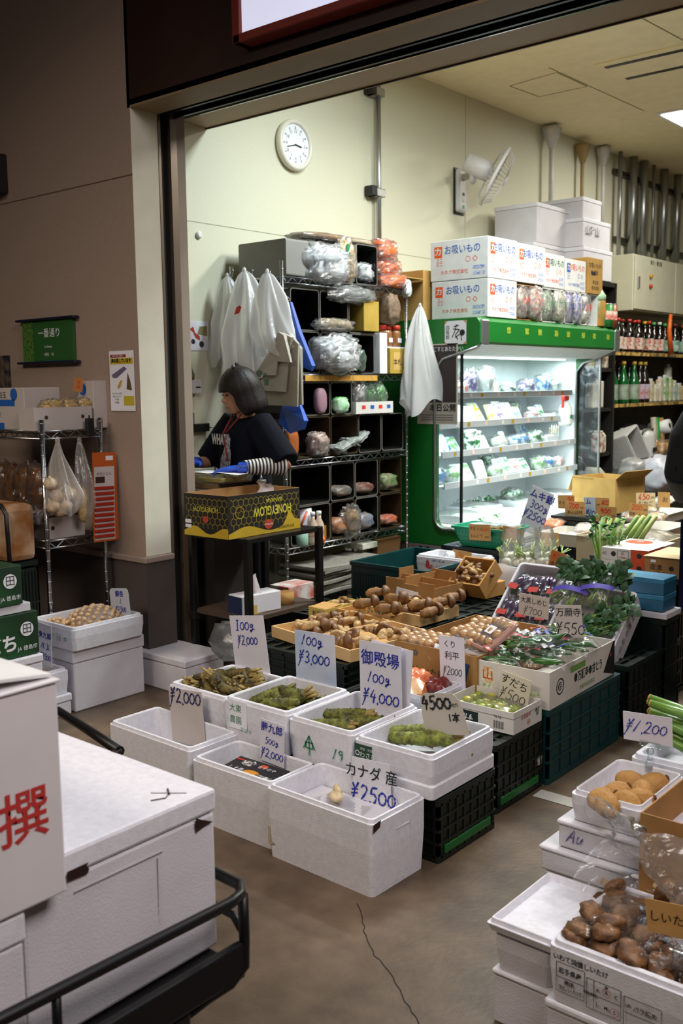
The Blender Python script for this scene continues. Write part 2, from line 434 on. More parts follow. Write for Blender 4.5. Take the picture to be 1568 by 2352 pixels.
def cbox(a, b, w=.004):
    d = (b - a).normalized(); nn = Vector((-d.y, d.x, 0)) * w; z = Vector((0, 0, -.002))
    cj.add([a - nn + z, a + nn + z, b + nn + z, b - nn + z], [(0, 1, 2, 3)])
hat = [P(1170, 197, z=3.78), P(1238, 222, z=3.78), P(1348, 198, z=3.78), P(1278, 166, z=3.78)]
for i in range(4): cbox(hat[i], hat[(i + 1) % 4])
cbox(P(1260, 155, z=3.78), P(1480, 255, z=3.78)); cbox(P(1475, 42, z=3.78), P(1568, 92, z=3.78))
ST('trim_ceiling_joints', cj, M('ceiling_joint', '#8d8668', 0.9))
# recessed slots of the air conditioner in the ceiling
ac = T('ceiling_air_conditioner', 'recessed ceiling air conditioner with two dark long vents', 'air conditioner', (0, 0, 3.78))
a0 = P(1372, 148, z=3.78); a1 = P(1442, 183, z=3.78); y0, y1 = a0.y - .02, a1.y + .02
O('panel', MB().bbox(a0.x - .02, a0.x + 1.3, y0, y1, -.014, 0, .004), CEIL, ac)
for yy in (y0 + .06, y1 - .12):
    O('vent', MB().box(a0.x + .03, a0.x + 1.25, yy, yy + .05, -.017, -.004), BLACK, ac)
lampm = M('lamp_diffuser', '#f4f8ff', 0.5, emit=9.0)
for lab, c in (('recessed square ceiling lamp glowing white above the conduits', (-3.25, 9.1)), ('long recessed ceiling lamp in front of the conduits', (-1.2, 7.2))):
    lt = T('ceiling_lamp', lab, 'lamp', (c[0], c[1], 3.78))
    O('frame', MB().bbox(-.42, .42, -.42, .42, -.012, 0, .004), WHITE, lt)
    O('diffuser', MB().box(-.38, .38, -.38, .38, -.018, -.010), lampm, lt)
# shop sign over the opening: lit white box, red-brown frame (its writing is outside the picture)
sg = T('shop_sign', 'large backlit white shop sign in a red brown frame above the opening', 'sign', (-1.4, 3.0, 2.83))
xa, xb = P(562, 0, y=3.0).x, 1.2
O('light_panel', MB().box(xa + 1.4, xb + 1.4, -.02, .03, 0.03, .9), M('sign_panel_lit', '#e4e6ff', 0.4, emit=0.62), sg)
fr = MB(); fr.bbox(xa + 1.36, xb + 1.44, -.035, .045, 0.0, .034, .004); fr.bbox(xa + 1.355, xa + 1.4, -.035, .045, 0.0, .95, .004)
O('frame', fr, M('sign_frame', '#6e2013', 0.5), sg)
# ================================================================ makers shared by the stalls
def foam_mesh(w, d, h, t=.022, r=.016, rimh=.012, taper=.006):
    mb = MB()
    rings = [rr(w - taper * 2, d - taper * 2, r, 0), rr(w, d, r, h * .55), rr(w, d, r, h - rimh), rr(w - .012, d - .012, r, h - rimh), rr(w - .016, d - .016, r, h - .001), rr(w - .020, d - .020, r, h),
             rr(w - 2 * t + .004, d - 2 * t + .004, r, h), rr(w - 2 * t, d - 2 * t, r, h - .004), rr(w - 2 * t - .008, d - 2 * t - .008, r, t)]
    return mb.loft(rings)
def foam_box(label, x0, x1, y0, y1, z0, z1, rz=0, group=None, mat=None, t=.022, **k):
    mb = foam_mesh(x1 - x0, y1 - y0, z1 - z0, t, **k)
    return O('foam_box', mb, mat or FOAM, None, label, 'box', group, loc=((x0 + x1) / 2, (y0 + y1) / 2, z0), rz=rz)
def lidded_foam(label, x0, x1, y0, y1, z0, z1, rz=0, group=None, lid=.035, mat=None, over=.004, b=.006):
    w, d, h = x1 - x0, y1 - y0, z1 - z0
    o = O('foam_box', MB().bbox(-w / 2, w / 2, -d / 2, d / 2, 0, h - lid, b), mat or FOAM2, None, label, 'box', group, loc=((x0 + x1) / 2, (y0 + y1) / 2, z0), rz=rz)
    O('lid', MB().bbox(-w / 2 - over, w / 2 + over, -d / 2 - over, d / 2 + over, h - lid + .0005, h, b), mat or FOAM, o)
    return o
def open_carton(name, label, x0, x1, y0, y1, z0, z1, mat, rz=0, t=.004, group=None, cat='box', mat4=None):
    w, d, h = x1 - x0, y1 - y0, z1 - z0
    mb = MB()
    mb.loft([rr(w, d, .001, 0, 1), rr(w, d, .001, h, 1), rr(w - 2 * t, d - 2 * t, .001, h, 1), rr(w - 2 * t, d - 2 * t, .001, t, 1)])
    return O(name, mb, mat, None, label, cat, group, **(dict(mat=mat4) if mat4 is not None else dict(loc=((x0 + x1) / 2, (y0 + y1) / 2, z0), rz=rz)))
def side_frame(o, side, w, d, h):
    """matrix on a box face: x to the viewer's right, y up, z outward; origin at lower left of that face"""
    q = {'front': ((-w / 2, -d / 2, 0), (1, 0, 0)), 'right': ((w / 2, -d / 2, 0), (0, 1, 0)), 'left': ((-w / 2, d / 2, 0), (0, -1, 0)), 'back': ((w / 2, d / 2, 0), (-1, 0, 0))}[side]
    return frame(q[0], q[1], (0, 0, 1))[0]
def write(o, m, w, h, lines):
    """lines: (pen or type, string, x, y, size, ink, extras) in fractions of the face"""
    for l in lines:
        kw = l[6] if len(l) > 6 else {}
        if l[0] == 'h': hand(l[1], l[2] * w, l[3] * h, l[4] * h, l[5], o, m=m, **kw)
        else: text(l[1], l[2] * w, l[3] * h, l[4] * h, l[5], o, m=m, **kw)
def patch(name, o, m, x0, x1, y0, y1, mat, lift=.0006, poly=None):
    mb = MB(); p = poly or [(x0, y0), (x1, y0), (x1, y1), (x0, y1)]
    mb.add([m @ Vector((a, b, lift)) for a, b in p], [tuple(range(len(p)))])
    return O(name, mb, mat, o)
def disc(cx, cy, r, n=20, ry=None): return [(cx + r * math.cos(2 * PI * k / n), cy + (ry or r) * math.sin(2 * PI * k / n)) for k in range(n)]
def ringmb(cx, cy, r0, r1, m, lift=.0012, n=24):
    a = [m @ Vector((cx + r0 * math.cos(2 * PI * k / n), cy + r0 * math.sin(2 * PI * k / n), lift)) for k in range(n)]
    b = [m @ Vector((cx + r1 * math.cos(2 * PI * k / n), cy + r1 * math.sin(2 * PI * k / n), lift)) for k in range(n)]
    return MB().add(a + b, [(k, (k + 1) % n, n + (k + 1) % n, n + k) for k in range(n)])

def card(label, tl, tr, bl, lines, y=None, x=None, z=None, mat=None, name='price_card', cat='price card', rnd_c=.0, th=.0015, group=None, pts=None, shape=None, stick=0):
    pl = dict(x=x, y=y, z=z)
    if pts: a, b, c = [Vector(p) for p in pts]
    else: a, b, c = P(*tl, **pl), P(*tr, **pl), P(*bl, **pl)
    m, w, h = frame(c, b - a, a - c)
    o = T(name, label, cat, mat=m, group=group)
    if shape: poly = [(px * w, py * h) for px, py in shape]
    else: poly = [(p[0] + w / 2, p[1] + h / 2) for p in rr(w, h, max(rnd_c * w, .0005), 0, 3)]
    O('card', MB().prism(poly, -th, 0), mat or CARD, o)
    write(o, Matrix.Identity(4), w, h, lines)
    if stick: O('stick', MB().tube([(w / 2, h * .3, -.004), (w / 2, -stick, -.004)], .003, 6), GLASS, o)
    return o, w, h

# wasabi roots: knobbly body, stubs of cut leaf stems at the crown
WAS = [M('wasabi_olive', '#6b5a1e', 0.7, var=(45, '#231a08', 0.3), bump=(130, 0.5)), M('wasabi_green', '#777a26', 0.65, var=(48, '#2c270c', 0.3), bump=(130, 0.5)),
       M('wasabi_light', '#8d9a3e', 0.6, var=(42, '#4d4a18', 0.32), bump=(130, 0.5))]
STUB = [M('stub_straw', '#b39c5c', 0.7, var=(50, '#65501f', 0.5)), M('stub_green', '#8f9a4c', 0.6, var=(40, '#6a5a2a', 0.5)), M('stub_pale', '#c9c79a', 0.6, var=(40, '#8d8650', 0.5))]
def wasabi(seed, L=.13, R=.022, mi=0, si=0, nst=9, stl=.035):
    q = random.Random(seed); mb = MB(); n, k = 14, 26; rings = []
    bend = q.uniform(-.012, .012)
    for j in range(k + 1):
        t = j / k; x = L * (t - .5)
        r = R * (.55 + .55 * t ** .7) * (1 - .9 * max(0, (.08 - t) / .08) ** 2) * (1 - .35 * max(0, (t - .93) / .07))
        ring = []
        for i in range(n):
            a = 2 * PI * i / n
            b = .13 * math.sin(j * 1.9 + (i % 3) * 2.1 + seed) + .16 * noise.noise((x * 70, math.cos(a) * 2 + seed, math.sin(a) * 2))
            ring.append((x, bend * math.cos(PI * (t - .5)) + r * (1 + b) * math.cos(a), r * (1 + b) * math.sin(a)))
        rings.append(ring)
    mb.loft(rings, 0, True)
    st = MB(); h0 = Vector((L * .48, 0, 0))
    for i in range(nst):
        a = 2 * PI * i / nst + q.uniform(-.3, .3); rad = R * q.uniform(.25, .75); l = stl * q.uniform(.6, 1.25)
        s0 = h0 + Vector((0, rad * math.cos(a), rad * math.sin(a))); sp = q.uniform(.15, .5)
        s1 = s0 + Vector((l, math.cos(a) * l * sp, math.sin(a) * l * sp))
        st.tube([s0 - Vector((.01, 0, 0)), s0.lerp(s1, .5), s1], [R * .34, R * .28, R * .2], 6)
    o = O('wasabi_root', mb, WAS[mi], None, 'wasabi root', 'wasabi')
    O('stem_stub', st, STUB[si], o)
    return o
def heap(protos, n, cx, cy, z, sx, sy, label, group, layers=1, lift=.02, yaw=None, tilt=.25, seed=1, first=True, sc=(.85, 1.15), keep=None):
    """lays copies of protos over a patch of a box, each its own thing; the protos are used first"""
    q = random.Random(seed); used = []; per = math.ceil(n / layers); cols = max(1, round(math.sqrt(per * sx / sy))); rows = math.ceil(per / cols); c = 0
    for l in range(layers):
        f = 1 - .22 * l
        for j in range(rows):
            for i in range(cols):
                if c >= n: break
                x = cx + ((i + .5) / cols - .5) * sx * f + q.uniform(-.2, .2) * sx / cols
                y = cy + ((j + .5) / rows - .5) * sy * f + q.uniform(-.2, .2) * sy / rows
                p = protos[c % len(protos)]
                yw = (q.choice(yaw) + q.uniform(-.35, .35)) if yaw else q.uniform(0, 2 * PI)
                rot = (q.uniform(0, 6.28), q.uniform(-tilt, tilt), yw); s = q.uniform(*sc)
                loc = Vector((x, y, z + l * lift + q.uniform(0, lift * .3)))
                if keep:      # keep both ends of the root inside the box mouth
                    ax = Euler(rot).to_matrix() @ Vector((s, 0, 0))
                    for e in (ax * keep[4], -ax * keep[5]):
                        for k in (0, 1):
                            loc[k] += max(0, keep[2 * k] - loc[k] - e[k]) - max(0, loc[k] + e[k] - keep[2 * k + 1])
                o = dup(p, label, group, loc, rot, s); used.append(o); c += 1
    return used
def drop(*roots):
    for r in roots:
        for ch in list(r.children): bpy.data.objects.remove(ch)
        bpy.data.objects.remove(r)

# ================================================================ the boxes at the front of the shop
TR = 0.36
bA = foam_box('tall white foam box on the floor with one mushroom piece, corner taped in dark tape', -2.07, -1.645, 2.085, 2.34, 0, .232, rz=-.02, t=.016)
bB = foam_box('tall white foam box on the floor holding two black packets', -2.45, -2.078, 2.118, 2.338, 0, .222, t=.018)
bC = foam_box('empty white foam box on the floor with a plain card standing in it', -2.935, -2.475, 2.14, 2.37, 0, .235, rz=-.02, t=.018)
bD = foam_box('white foam box heaped with small brown wasabi roots', -2.87, -2.545, 2.378, 2.71, .205, .337, rz=-.02)
bE = foam_box('white foam box heaped with larger green wasabi roots', -2.535, -2.222, 2.348, 2.69, .205, .357)
bF = foam_box('white foam box holding two fat wasabi roots and the highest blue price card', -2.216, -1.938, 2.346, 2.715, .205, .352, t=.018)
bG = foam_box('white foam box holding the biggest bright green wasabi roots', -1.933, -1.628, 2.349, 2.705, .205, .345, t=.018)
for o, w, d, h in ((bG, .305, .356, .14),):
    O('base_step', MB().loft([rr(w - .006, d - .006, .015, -.0), rr(w + .004, d + .004, .015, .004), rr(w + .004, d + .004, .015, .042), rr(w - .004, d - .004, .015, .048)]), FOAM, o)
# dark tape on the corner of the front box, a corner stain, a shallow grip recess
mA = side_frame(bA, 'right', .425, .255, .232)
patch('tape', bA, mA, .0, .0, 0, 0, M('dark_tape', '#2a1014', 0.5), poly=[(.004, .196), (.034, .206), (.038, .226), (.005, .222)], lift=.001)
O('grip_edge', MB().box(.2125, .2145, -.02, .05, .172, .176).box(.2125, .2145, .046, .05, .125, .176), FOAM, bA)
mAf = side_frame(bA, 'front', .425, .255, .232)
patch('stain', bA, mAf, .01, .03, .045, .1, M('tea_stain', '#b3a07c', 0.7), poly=[(.006, .04), (.03, .046), (.03, .052), (.014, .052), (.012, .1), (.006, .1)])
# writing on the box fronts
mE = side_frame(bE, 'front', .313, .342, .152)
patch('label', bE, mE, .03, .12, .045, .148, PAPER)
write(bE, mE, .313, .152, [('t', '大東', .205, .78, .20, GRINK), ('t', '農園', .205, .5, .20, GRINK), ('t', 'マヅマ', .36, .30, .13, M('teal_ink', '#17877f', .6), dict(rz=-.05)), ('t', '真妻', .80, .42, .17, GRINK), ('t', '2', .82, .16, .15, GRINK)])
mF = side_frame(bF, 'front', .278, .369, .147)
write(bF, mF, .278, .147, [('h', '19', .78, .40, .26, GRINK, dict(pen=.12))])
zig = MB()
def stroke(mb, pts, w, m):
    for a, b in zip(pts, pts[1:]):
        a, b = Vector((*a, .0012)), Vector((*b, .0012)); d = (b - a).normalized(); nn = Vector((-d.y, d.x, 0)) * w / 2
        mb.add([m @ (a - nn), m @ (b - nn), m @ (b + nn), m @ (a + nn)], [(0, 1, 2, 3)])
for pl in ([(.07, .052), (.095, .098), (.12, .052)], [(.095, .098), (.095, .03)], [(.078, .074), (.112, .074)], [(.08, .074), (.08, .055), (.11, .055), (.11, .074)]): stroke(zig, pl, .004, mF)
O('emblem', zig, GRINK, bF)
mG = side_frame(bG, 'front', .305, .356, .14)
patch('label', bG, mG, .004, .075, .055, .118, M('dark_green_print', '#1c4a30', .6))
patch('label', bG, mG, .004, .075, .02, .055, PAPER)
write(bG, mG, .305, .14, [('t', 'わさび', .19, .60, .16, PAPER), ('t', '伊豆・天城', .17, .74, .07, PAPER), ('t', '静岡県産', .10, .30, .07, BLACKINK)])
O('emblem', ringmb(.016, .088, .006, .009, mG), PAPER, bG)
patch('label', bG, mG, .06, .072, .035, .05, M('orange_sticker', '#e0682a', .6), lift=.0009)

# price cards of the wasabi boxes
B1 = dict(pen=.13)
card('tall white price card reading 100g ¥2,000 standing behind the wasabi heap', (545, 1414), (624, 1414), (548, 1590), [('h', 'I00g', .42, .87, .13, BLUEINK, B1), ('h', '¥2,000', .46, .68, .12, BLUEINK, dict(pen=.13, sx=.86))], y=2.70)
card('blue smudged price card reading 100g ¥3,000 behind the green wasabi heap', (686, 1447), (779, 1462), (683, 1620), [('h', '100g', .42, .88, .14, BLUEINK, B1), ('h', '¥3,000', .47, .66, .15, BLUEINK, B1)], y=2.675, mat=M('smudged_card', '#d6d6e2', .75, var=(6, '#a9bede', .3)))
card('tall white price card reading 御殿場 100g ¥4,000 standing in a foam box', (838, 1472), (935, 1489), (829, 1662), [('t', '御殿場', .50, .80, .185, BLUEINK, dict(bold=.012)), ('h', '100g', .45, .585, .13, BLUEINK, B1), ('h', '¥4,000', .5, .36, .15, BLUEINK, B1)], y=2.66)
card('second plain card behind the tall 御殿場 price card', (846, 1466), (941, 1494), (843, 1640), [], y=2.68)
card('grey round-shouldered price card reading 4500 yen in black over green wasabi', (968, 1592), (1057, 1592), (978, 1686), [('h', '4500', .40, .76, .33, BLACKINK, dict(pen=.2, slant=.02)), ('h', 'yen', .83, .73, .15, BLACKINK, dict(pen=.1, adv=.5)), ('t', '1本', .80, .40, .24, BLACKINK, dict(bold=.02))], y=2.55, mat=M('grey_card', '#bfb7ab', .75), shape=[(0, 0), (1.12, 0), (1.05, .6), (1.0, .82), (.84, 1.0), (.12, 1.0), (0, .9), (-.02, .5)])
card('plain grey card reading ¥2,000 leaning in the empty foam box', (395, 1579), (471, 1592), (397, 1702), [('h', '¥2,000', .5, .86, .26, NAVY, dict(pen=.13, sx=.9))], y=2.345, mat=M('worn_card', '#c0b5b0', .8, var=(8, '#b5a9a4', .5)))
card('blue price card reading 藤九郎 500g ¥2,000 behind the black packets', (594, 1648), (650, 1667), (596, 1744), [('t', '藤九郎', .5, .82, .23, BLUEINK, dict(bold=.015)), ('h', '500g', .5, .52, .16, BLUEINK, B1), ('h', '¥2,000', .52, .22, .2, BLUEINK, B1)], y=2.31)
card('white paper reading カナダ産 ¥2500 stuck to the box front over the mushroom', (815, 1738), (902, 1758), (813, 1838), [('t', 'カナダ 産', .5, .68, .34, BLACKINK, dict(bold=.008)), ('h', '¥2500', .52, .2, .38, BLUEINK, B1)], y=2.312, mat=FOAM)
# wasabi
pw = [wasabi(i, .105, .021, 0, 0, 10, .032) for i in range(4)] + [wasabi(9, .09, .02, 1, 1, 8, .03)]
heap(pw, 42, -2.705, 2.545, .27, .27, .315, 'small brown wasabi root heaped in the foam box under the ¥2,000 card', 'small wasabi roots', 3, .034, tilt=.7, seed=3, keep=(-2.835, -2.58, 2.42, 2.67, .075, .055))
drop(*pw)
pw = [wasabi(20 + i, .13, .022, 1, 1 if i % 2 else 0, 9, .034) for i in range(4)] + [wasabi(29, .12, .022, 0, 2, 9, .03)]
heap(pw, 40, -2.378, 2.52, .26, .27, .345, 'green wasabi root heaped in the foam box under the ¥3,000 card', 'larger wasabi roots', 3, .036, tilt=.5, keep=(-2.50, -2.255, 2.39, 2.65, .09, .06), seed=5, yaw=(.6, 3.6, 1.0, 2.2))
drop(*pw)
pw = [wasabi(40 + i, .17, .026, 1, 0, 12, .03) for i in range(3)]
for i, (px, py, yw) in enumerate(((790, 1652, .45), (832, 1668, .42), (752, 1668, .5))):
    p = P(px, py, z=.30)
    o = dup(pw[i], ('long wasabi root lying deepest in the box with the 4,000 card', 'thick wasabi root lying nearest in the box with the 4,000 card', 'short wasabi root end behind the two thick ones')[i], 'long wasabi roots', (p.x, p.y, .315 if i < 2 else .30), (.3 * i, 0, yw))
drop(*pw)
pw = [wasabi(50 + i, .19, .025, 2, 1 if i == 1 else 0, 12, .045) for i in range(3)]
for i, (px, py, yw, z) in enumerate(((918, 1682, .5, .31), (960, 1692, .48, .315), (985, 1702, .42, .31), (900, 1692, .5, .295))):
    p = P(px, py, z=z)
    dup(pw[i % 3], 'big bright green wasabi root in the box under the 4500 yen card', 'big wasabi roots', (p.x, p.y, z), (.7 * i, -.06, yw))
drop(*pw)
# two black packets, the lone mushroom piece
PK = M('packet_black', '#19191b', .35)
p = P(594, 1765, z=.185)
pk = T('noodle_packet', 'large black printed packet with orange picture in the foam box', 'packet', (p.x, p.y - .03, .158), .12, rot=(.10, 0, .02))
O('sleeve', MB().bbox(-.115, .115, -.065, .065, 0, .03, .004), PK, pk)
mt = Matrix.Translation((0, 0, .03))
patch('print', pk, mt, 0, 0, 0, 0, M('print_orange', '#e39a2c', .5), poly=[(x * 1.0, y) for x, y in disc(.01, -.018, .036, 12, .02)])
patch('print', pk, mt, .0, .0, 0, 0, M('print_white', '#d9d7d2', .5, var=(70, '#3a3a3a', .2)), poly=disc(-.045, .035, .03, 12, .02))
patch('print', pk, mt, .03, .10, -.045, -.01, MATS['print_white'])
patch('print', pk, mt, -.11, -.075, .04, .048, REDINK)
patch('print', pk, mt, .005, .035, .03, .05, M('print_red_orange', '#d65a24', .5))
text('なすのや', .04, .03, .02, PAPER, pk, m=mt); text('しそ巻', -.06, -.015, .022, PAPER, pk, m=mt)
p = P(690, 1750, z=.185)
pk2 = T('noodle_packet', 'small black packet with a pale label behind the large one', 'packet', (p.x, p.y - .01, .155), .1, rot=(.1, 0, -.05))
O('sleeve', MB().bbox(-.06, .06, -.04, .04, 0, .03, .004), PK, pk2)
patch('label', pk2, mt, -.05, .05, -.028, .03, M('label_grey', '#c9c5bd', .6))
text('♥  ○', 0, 0, .018, BLACKINK, pk2, m=mt)
p = P(765, 1828, y=2.235)
mp = MB()
mp.tube([(-.035, 0, .012), (-.005, .004, .02), (.02, 0, .03)], [.006, .016, .014], 9)
mp.ball((.028, .0, .03), (.026, .022, .016), 12, 7, fn=lambda d: .15 * noise.noise(d * 3))
mp.ball((-.012, .018, .028), (.028, .012, .022), 10, 7, fn=lambda d: .2 * noise.noise(d * 2.4))
O('mushroom_piece', mp, M('mushroom_ivory', '#dfcfa8', .6, var=(30, '#a97f44', .4)), None, 'lone ivory mushroom piece lying in the tall front foam box', 'mushroom', loc=(p.x, p.y, p.z - .022), rz=-.5)
O('filler_sheet', MB().bbox(-2.05, -1.667, 2.107, 2.318, p.z - .032, p.z - .024, .003), FOAM2, bA, loc=(1.8575, -2.2125, 0))
O('tray_film', MB().grid(lambda u, v: (p.x - .07 + u * .2, 2.14 + v * .14, p.z - .018 + .008 * math.sin(9 * u + 5 * v)), 12, 8), CLEAR, None, 'loose clear film lying under the ivory mushroom piece', 'plastic film')

# ================================================================ plastic crates that carry the display
def crate(label, x0, x1, y0, y1, z0, z1, mat=None, rz=0, green=False, group=None, top=False, closed=True, slots=7):
    """open plastic harvest crate: ribbed walls with long slots, thick rims; top=True turns it upside down as a table"""
    w, d, h = x1 - x0, y1 - y0, z1 - z0; mat = mat or CRATE
    mb = MB()
    t = .012
    for sx in (-1, 1):
        mb.box(sx * w / 2 - (t if sx > 0 else 0), sx * w / 2 + (0 if sx > 0 else t), -d / 2, d / 2, .06 * h, h * .95)
        for k in range(slots + 1):
            yy = -d / 2 + .014 + (d - .028) * k / slots
            mb.box(sx * w / 2 - .004, sx * w / 2 + .004, yy - .004, yy + .004, .07 * h, .93 * h)
        for zz in (.30, .5, .7): mb.box(sx * w / 2 - .005, sx * w / 2 + .005, -d / 2, d / 2, zz * h - .004, zz * h + .004)
    for sy in (-1, 1):
        mb.box(-w / 2, w / 2, sy * d / 2 - (t if sy > 0 else 0), sy * d / 2 + (0 if sy > 0 else t), .06 * h, h * .95)
        for k in range(slots + 1):
            xx = -w / 2 + .014 + (w - .028) * k / slots
            mb.box(xx - .004, xx + .004, sy * d / 2 - .004, sy * d / 2 + .004, .07 * h, .93 * h)
        for zz in (.30, .5, .7): mb.box(-w / 2, w / 2, sy * d / 2 - .005, sy * d / 2 + .005, zz * h - .004, zz * h + .004)
    o = O('crate', mb, mat, None, label, 'crate', group, loc=((x0 + x1) / 2, (y0 + y1) / 2, z0), rz=rz)
    e = .008
    for z in (0, h - .022):
        rim = MB().loft([rr(w + e, d + e, .012, z), rr(w + e, d + e, .012, z + .022), rr(w - .03, d - .03, .008, z + .022), rr(w - .03, d - .03, .008, z), rr(w + e, d + e, .012, z)], cap0=False, cap1=False)
        O('rim', rim, mat, o)
    bt = MB()
    zb = h - .010 if top else .008
    for k in range(9):
        xx = -w / 2 + .02 + (w - .04) * k / 8; bt.box(xx - .009, xx + .009, -d / 2 + .012, d / 2 - .012, zb, zb + .008)
    for k in range(7):
        yy = -d / 2 + .02 + (d - .04) * k / 6; bt.box(-w / 2 + .012, w / 2 - .012, yy - .008, yy + .008, zb - .002, zb + .007)
    if top: bt.box(-w / 2 + .012, w / 2 - .012, -d / 2 + .012, d / 2 - .012, zb - .006, zb - .002)
    O('base_grid', bt, mat, o)
    if green:
        O('handle_bar', MB().bbox(w / 2 - .008, w / 2 + .006, -d / 2 + .03, d / 2 - .03, .022, .05, .003), M('bright_green_plastic', '#12602a', .4), o)
    return o
CR2 = M('black_green_plastic', '#08140f', 0.45)
crate('small dark green crate with a bright green bar under the big wasabi box', -1.96, -1.625, 2.375, 2.70, 0, .203, CR2, green=True, top=True)
crate('dark green crate with a bright green bar under the citrus box', -1.99, -1.672, 2.785, 3.105, 0, .243, CR2, green=True, top=True)
crate('teal crate carrying the white pepper carton', -1.99, -1.655, 3.118, 3.72, 0, .278, TEAL, top=True)
crate('dark crate under the green wasabi box', -2.35, -1.98, 2.42, 2.76, 0, .203, top=True)
crate('dark crate under the small wasabi box', -2.80, -2.37, 2.45, 2.78, 0, .203, top=True)
crate('dark crate carrying the brown mushroom carton', -2.40, -2.0, 2.80, 3.72, 0, .278, top=True, slots=14)
crate('lower dark crate under the pine mushroom trays', -3.12, -2.50, 2.98, 3.62, 0, .17, top=True)
crate('upper dark crate under the pine mushroom trays', -3.10, -2.49, 2.985, 3.63, .172, .335, top=True)
crate('dark crate behind the pine mushroom trays', -3.1, -2.42, 3.66, 4.35, 0, .33, top=True, slots=10)
crate('dark crate between the mushroom trays and the brown carton', -2.40, -2.02, 3.75, 4.3, 0, .3, top=True, slots=10)
crate('dark crate under the tilted boxes of greens', -1.98, -1.64, 3.76, 4.32, 0, .30, top=True, slots=10)
patch_w = O('crate_tag', MB().box(-1.671, -1.668, 3.07, 3.10, .085, .125), M('tag_grey', '#b9b4a8', .7, var=(60, '#4a4740', .3)), None, 'torn pale paper tag stuck to the dark crate corner', 'tag')
# ================================================================ pine mushroom trays and cartons
CAPM = M('cap_brown', '#8c5e30', 0.5, var=(36, '#4f2f15', .4), bump=(90, .3))
STEMM = M('stem_tan', '#d6b680', 0.65, var=(44, '#8a6030', .35), bump=(110, .4))
STEMD = M('stem_dark', '#a57742', 0.6, var=(36, '#5a3a1a', .4), bump=(110, .4))
def pine_mushroom(seed, L=.085, r=.013, R=.022, dark=False):
    q = random.Random(seed); mb = MB(); b = q.uniform(-.018, .018)
    mb.tube([(L * (t - .5), b * math.sin(PI * t), 0) for t in [k / 7 for k in range(8)]], [r * f for f in (.55, 1.0, 1.25, 1.3, 1.15, 1.0, .92, .9)], 10)
    for i, v in enumerate(mb.v):
        n = 1 + .28 * noise.noise(Vector(v) * 90 + Vector((seed, 0, 0))); mb.v[i] = (v[0], v[1] * n, v[2] * n)
    cp = MB(); fl = q.uniform(.5, .95)
    prof = [(.001, .02 * fl + .004), (R * .4, .019 * fl + .003), (R * .75, .014 * fl + .002), (R, .004), (R * 1.02, -.004), (R * .9, -.008), (r * .9, -.004)]
    cp.lathe(prof, 14, smooth=True)
    cp.v = [(L * .5 + v[2] * (1.25), v[0] * (1 + .12 * noise.noise(Vector(v) * 40 + Vector((seed, 3, 1)))) , v[1]) for v in cp.v]
    o = O('pine_mushroom', mb, STEMD if dark else STEMM, None, 'pine mushroom', 'mushroom')
    O('cap', cp, CAPM, o)
    return o
def tray(label, x0, x1, y0, y1, z0, h, rz=0, mat=None, group=None, t=.009, name='wooden_tray'):
    return open_carton(name, label, x0, x1, y0, y1, z0, z0 + h, mat or WOOD, rz, t, group, 'tray')
tz = .337
A0 = Vector((-2.49, 3.0, tz)); ux = Vector((math.cos(-.2), math.sin(-.2), 0)); uy = Vector((-ux.y, ux.x, 0))
def ontray(u, v): return A0 - ux * u + uy * v
tA = ontray(.142, .245); tB = ontray(.425, .245)
for c, lab in ((tA, 'pale wooden tray of pine mushrooms nearest the 3,000 card'), (tB, 'pale wooden tray of pine mushrooms beside the banana carton cart')):
    tray(lab, c.x - .138, c.x + .138, c.y - .235, c.y + .235, tz, .05, rz=-.2)
c3 = Vector((-2.775, 3.83, tz))
tray('pale wooden tray of pine mushrooms behind, with the ¥4,000 card', c3.x - .17, c3.x + .17, c3.y - .15, c3.y + .15, tz, .052, rz=-.06)
pm = [pine_mushroom(i, .068 + .012 * (i % 3), .015, .026 + .004 * (i % 2), i % 4 == 2) for i in range(6)]
for c, n, lab, sd in ((tA, 18, 'brown capped pine mushroom in the tray nearest the ¥3,000 card', 1), (tB, 18, 'brown capped pine mushroom in the tray beside the banana carton cart', 2), (c3, 15, 'brown capped pine mushroom in the tray with the ¥4,000 card', 3)):
    w, d = (.23, .40) if sd < 3 else (.29, .25)
    L = heap(pm, n, 0, 0, tz + .035, w, d, lab, 'pine mushrooms in wooden trays', 2, .022, seed=sd, yaw=(.5, 1.1, 2.2, 3.8), tilt=.3)
    r = -.2 if sd < 3 else -.06
    for o in L:
        x, y = o.location.x, o.location.y
        o.location.x = c.x + x * math.cos(r) - y * math.sin(r); o.location.y = c.y + x * math.sin(r) + y * math.cos(r)
# a big dark row on a bed of fern between the trays
big = [pine_mushroom(20 + i, .10, .020, .033, True) for i in range(2)]
for px, py, yw, z in ((835, 1385, .7, .43), (885, 1398, .25, .42), (905, 1374, .15, .44), (862, 1362, .5, .43), (960, 1390, .5, .42), (1010, 1385, .8, .43), (1035, 1372, .9, .43), (985, 1405, 1.2, .41)):
    p = P(px, py, z=z)
    dup(big[int(px) % 2], 'large dark pine mushroom lying on the fern behind the front trays', 'large dark pine mushrooms', (p.x, p.y, z), (0, -.15, yw))
drop(*big)
fern = MB(); q = random.Random(4)
for i in range(160):
    p = P(q.uniform(820, 900), q.uniform(1375, 1412), z=.405); d = Vector((q.uniform(-1, 1), q.uniform(-1, 1), q.uniform(0, .8))) * .03
    s = Vector((-d.y, d.x, 0)) * .1
    fern.add([p - s, p + s, p + d], [(0, 1, 2)])
O('fern', fern, M('fern_green', '#2c4a1e', .7), None, 'dark green fern sprigs under the large pine mushrooms', 'fern', kind='stuff')
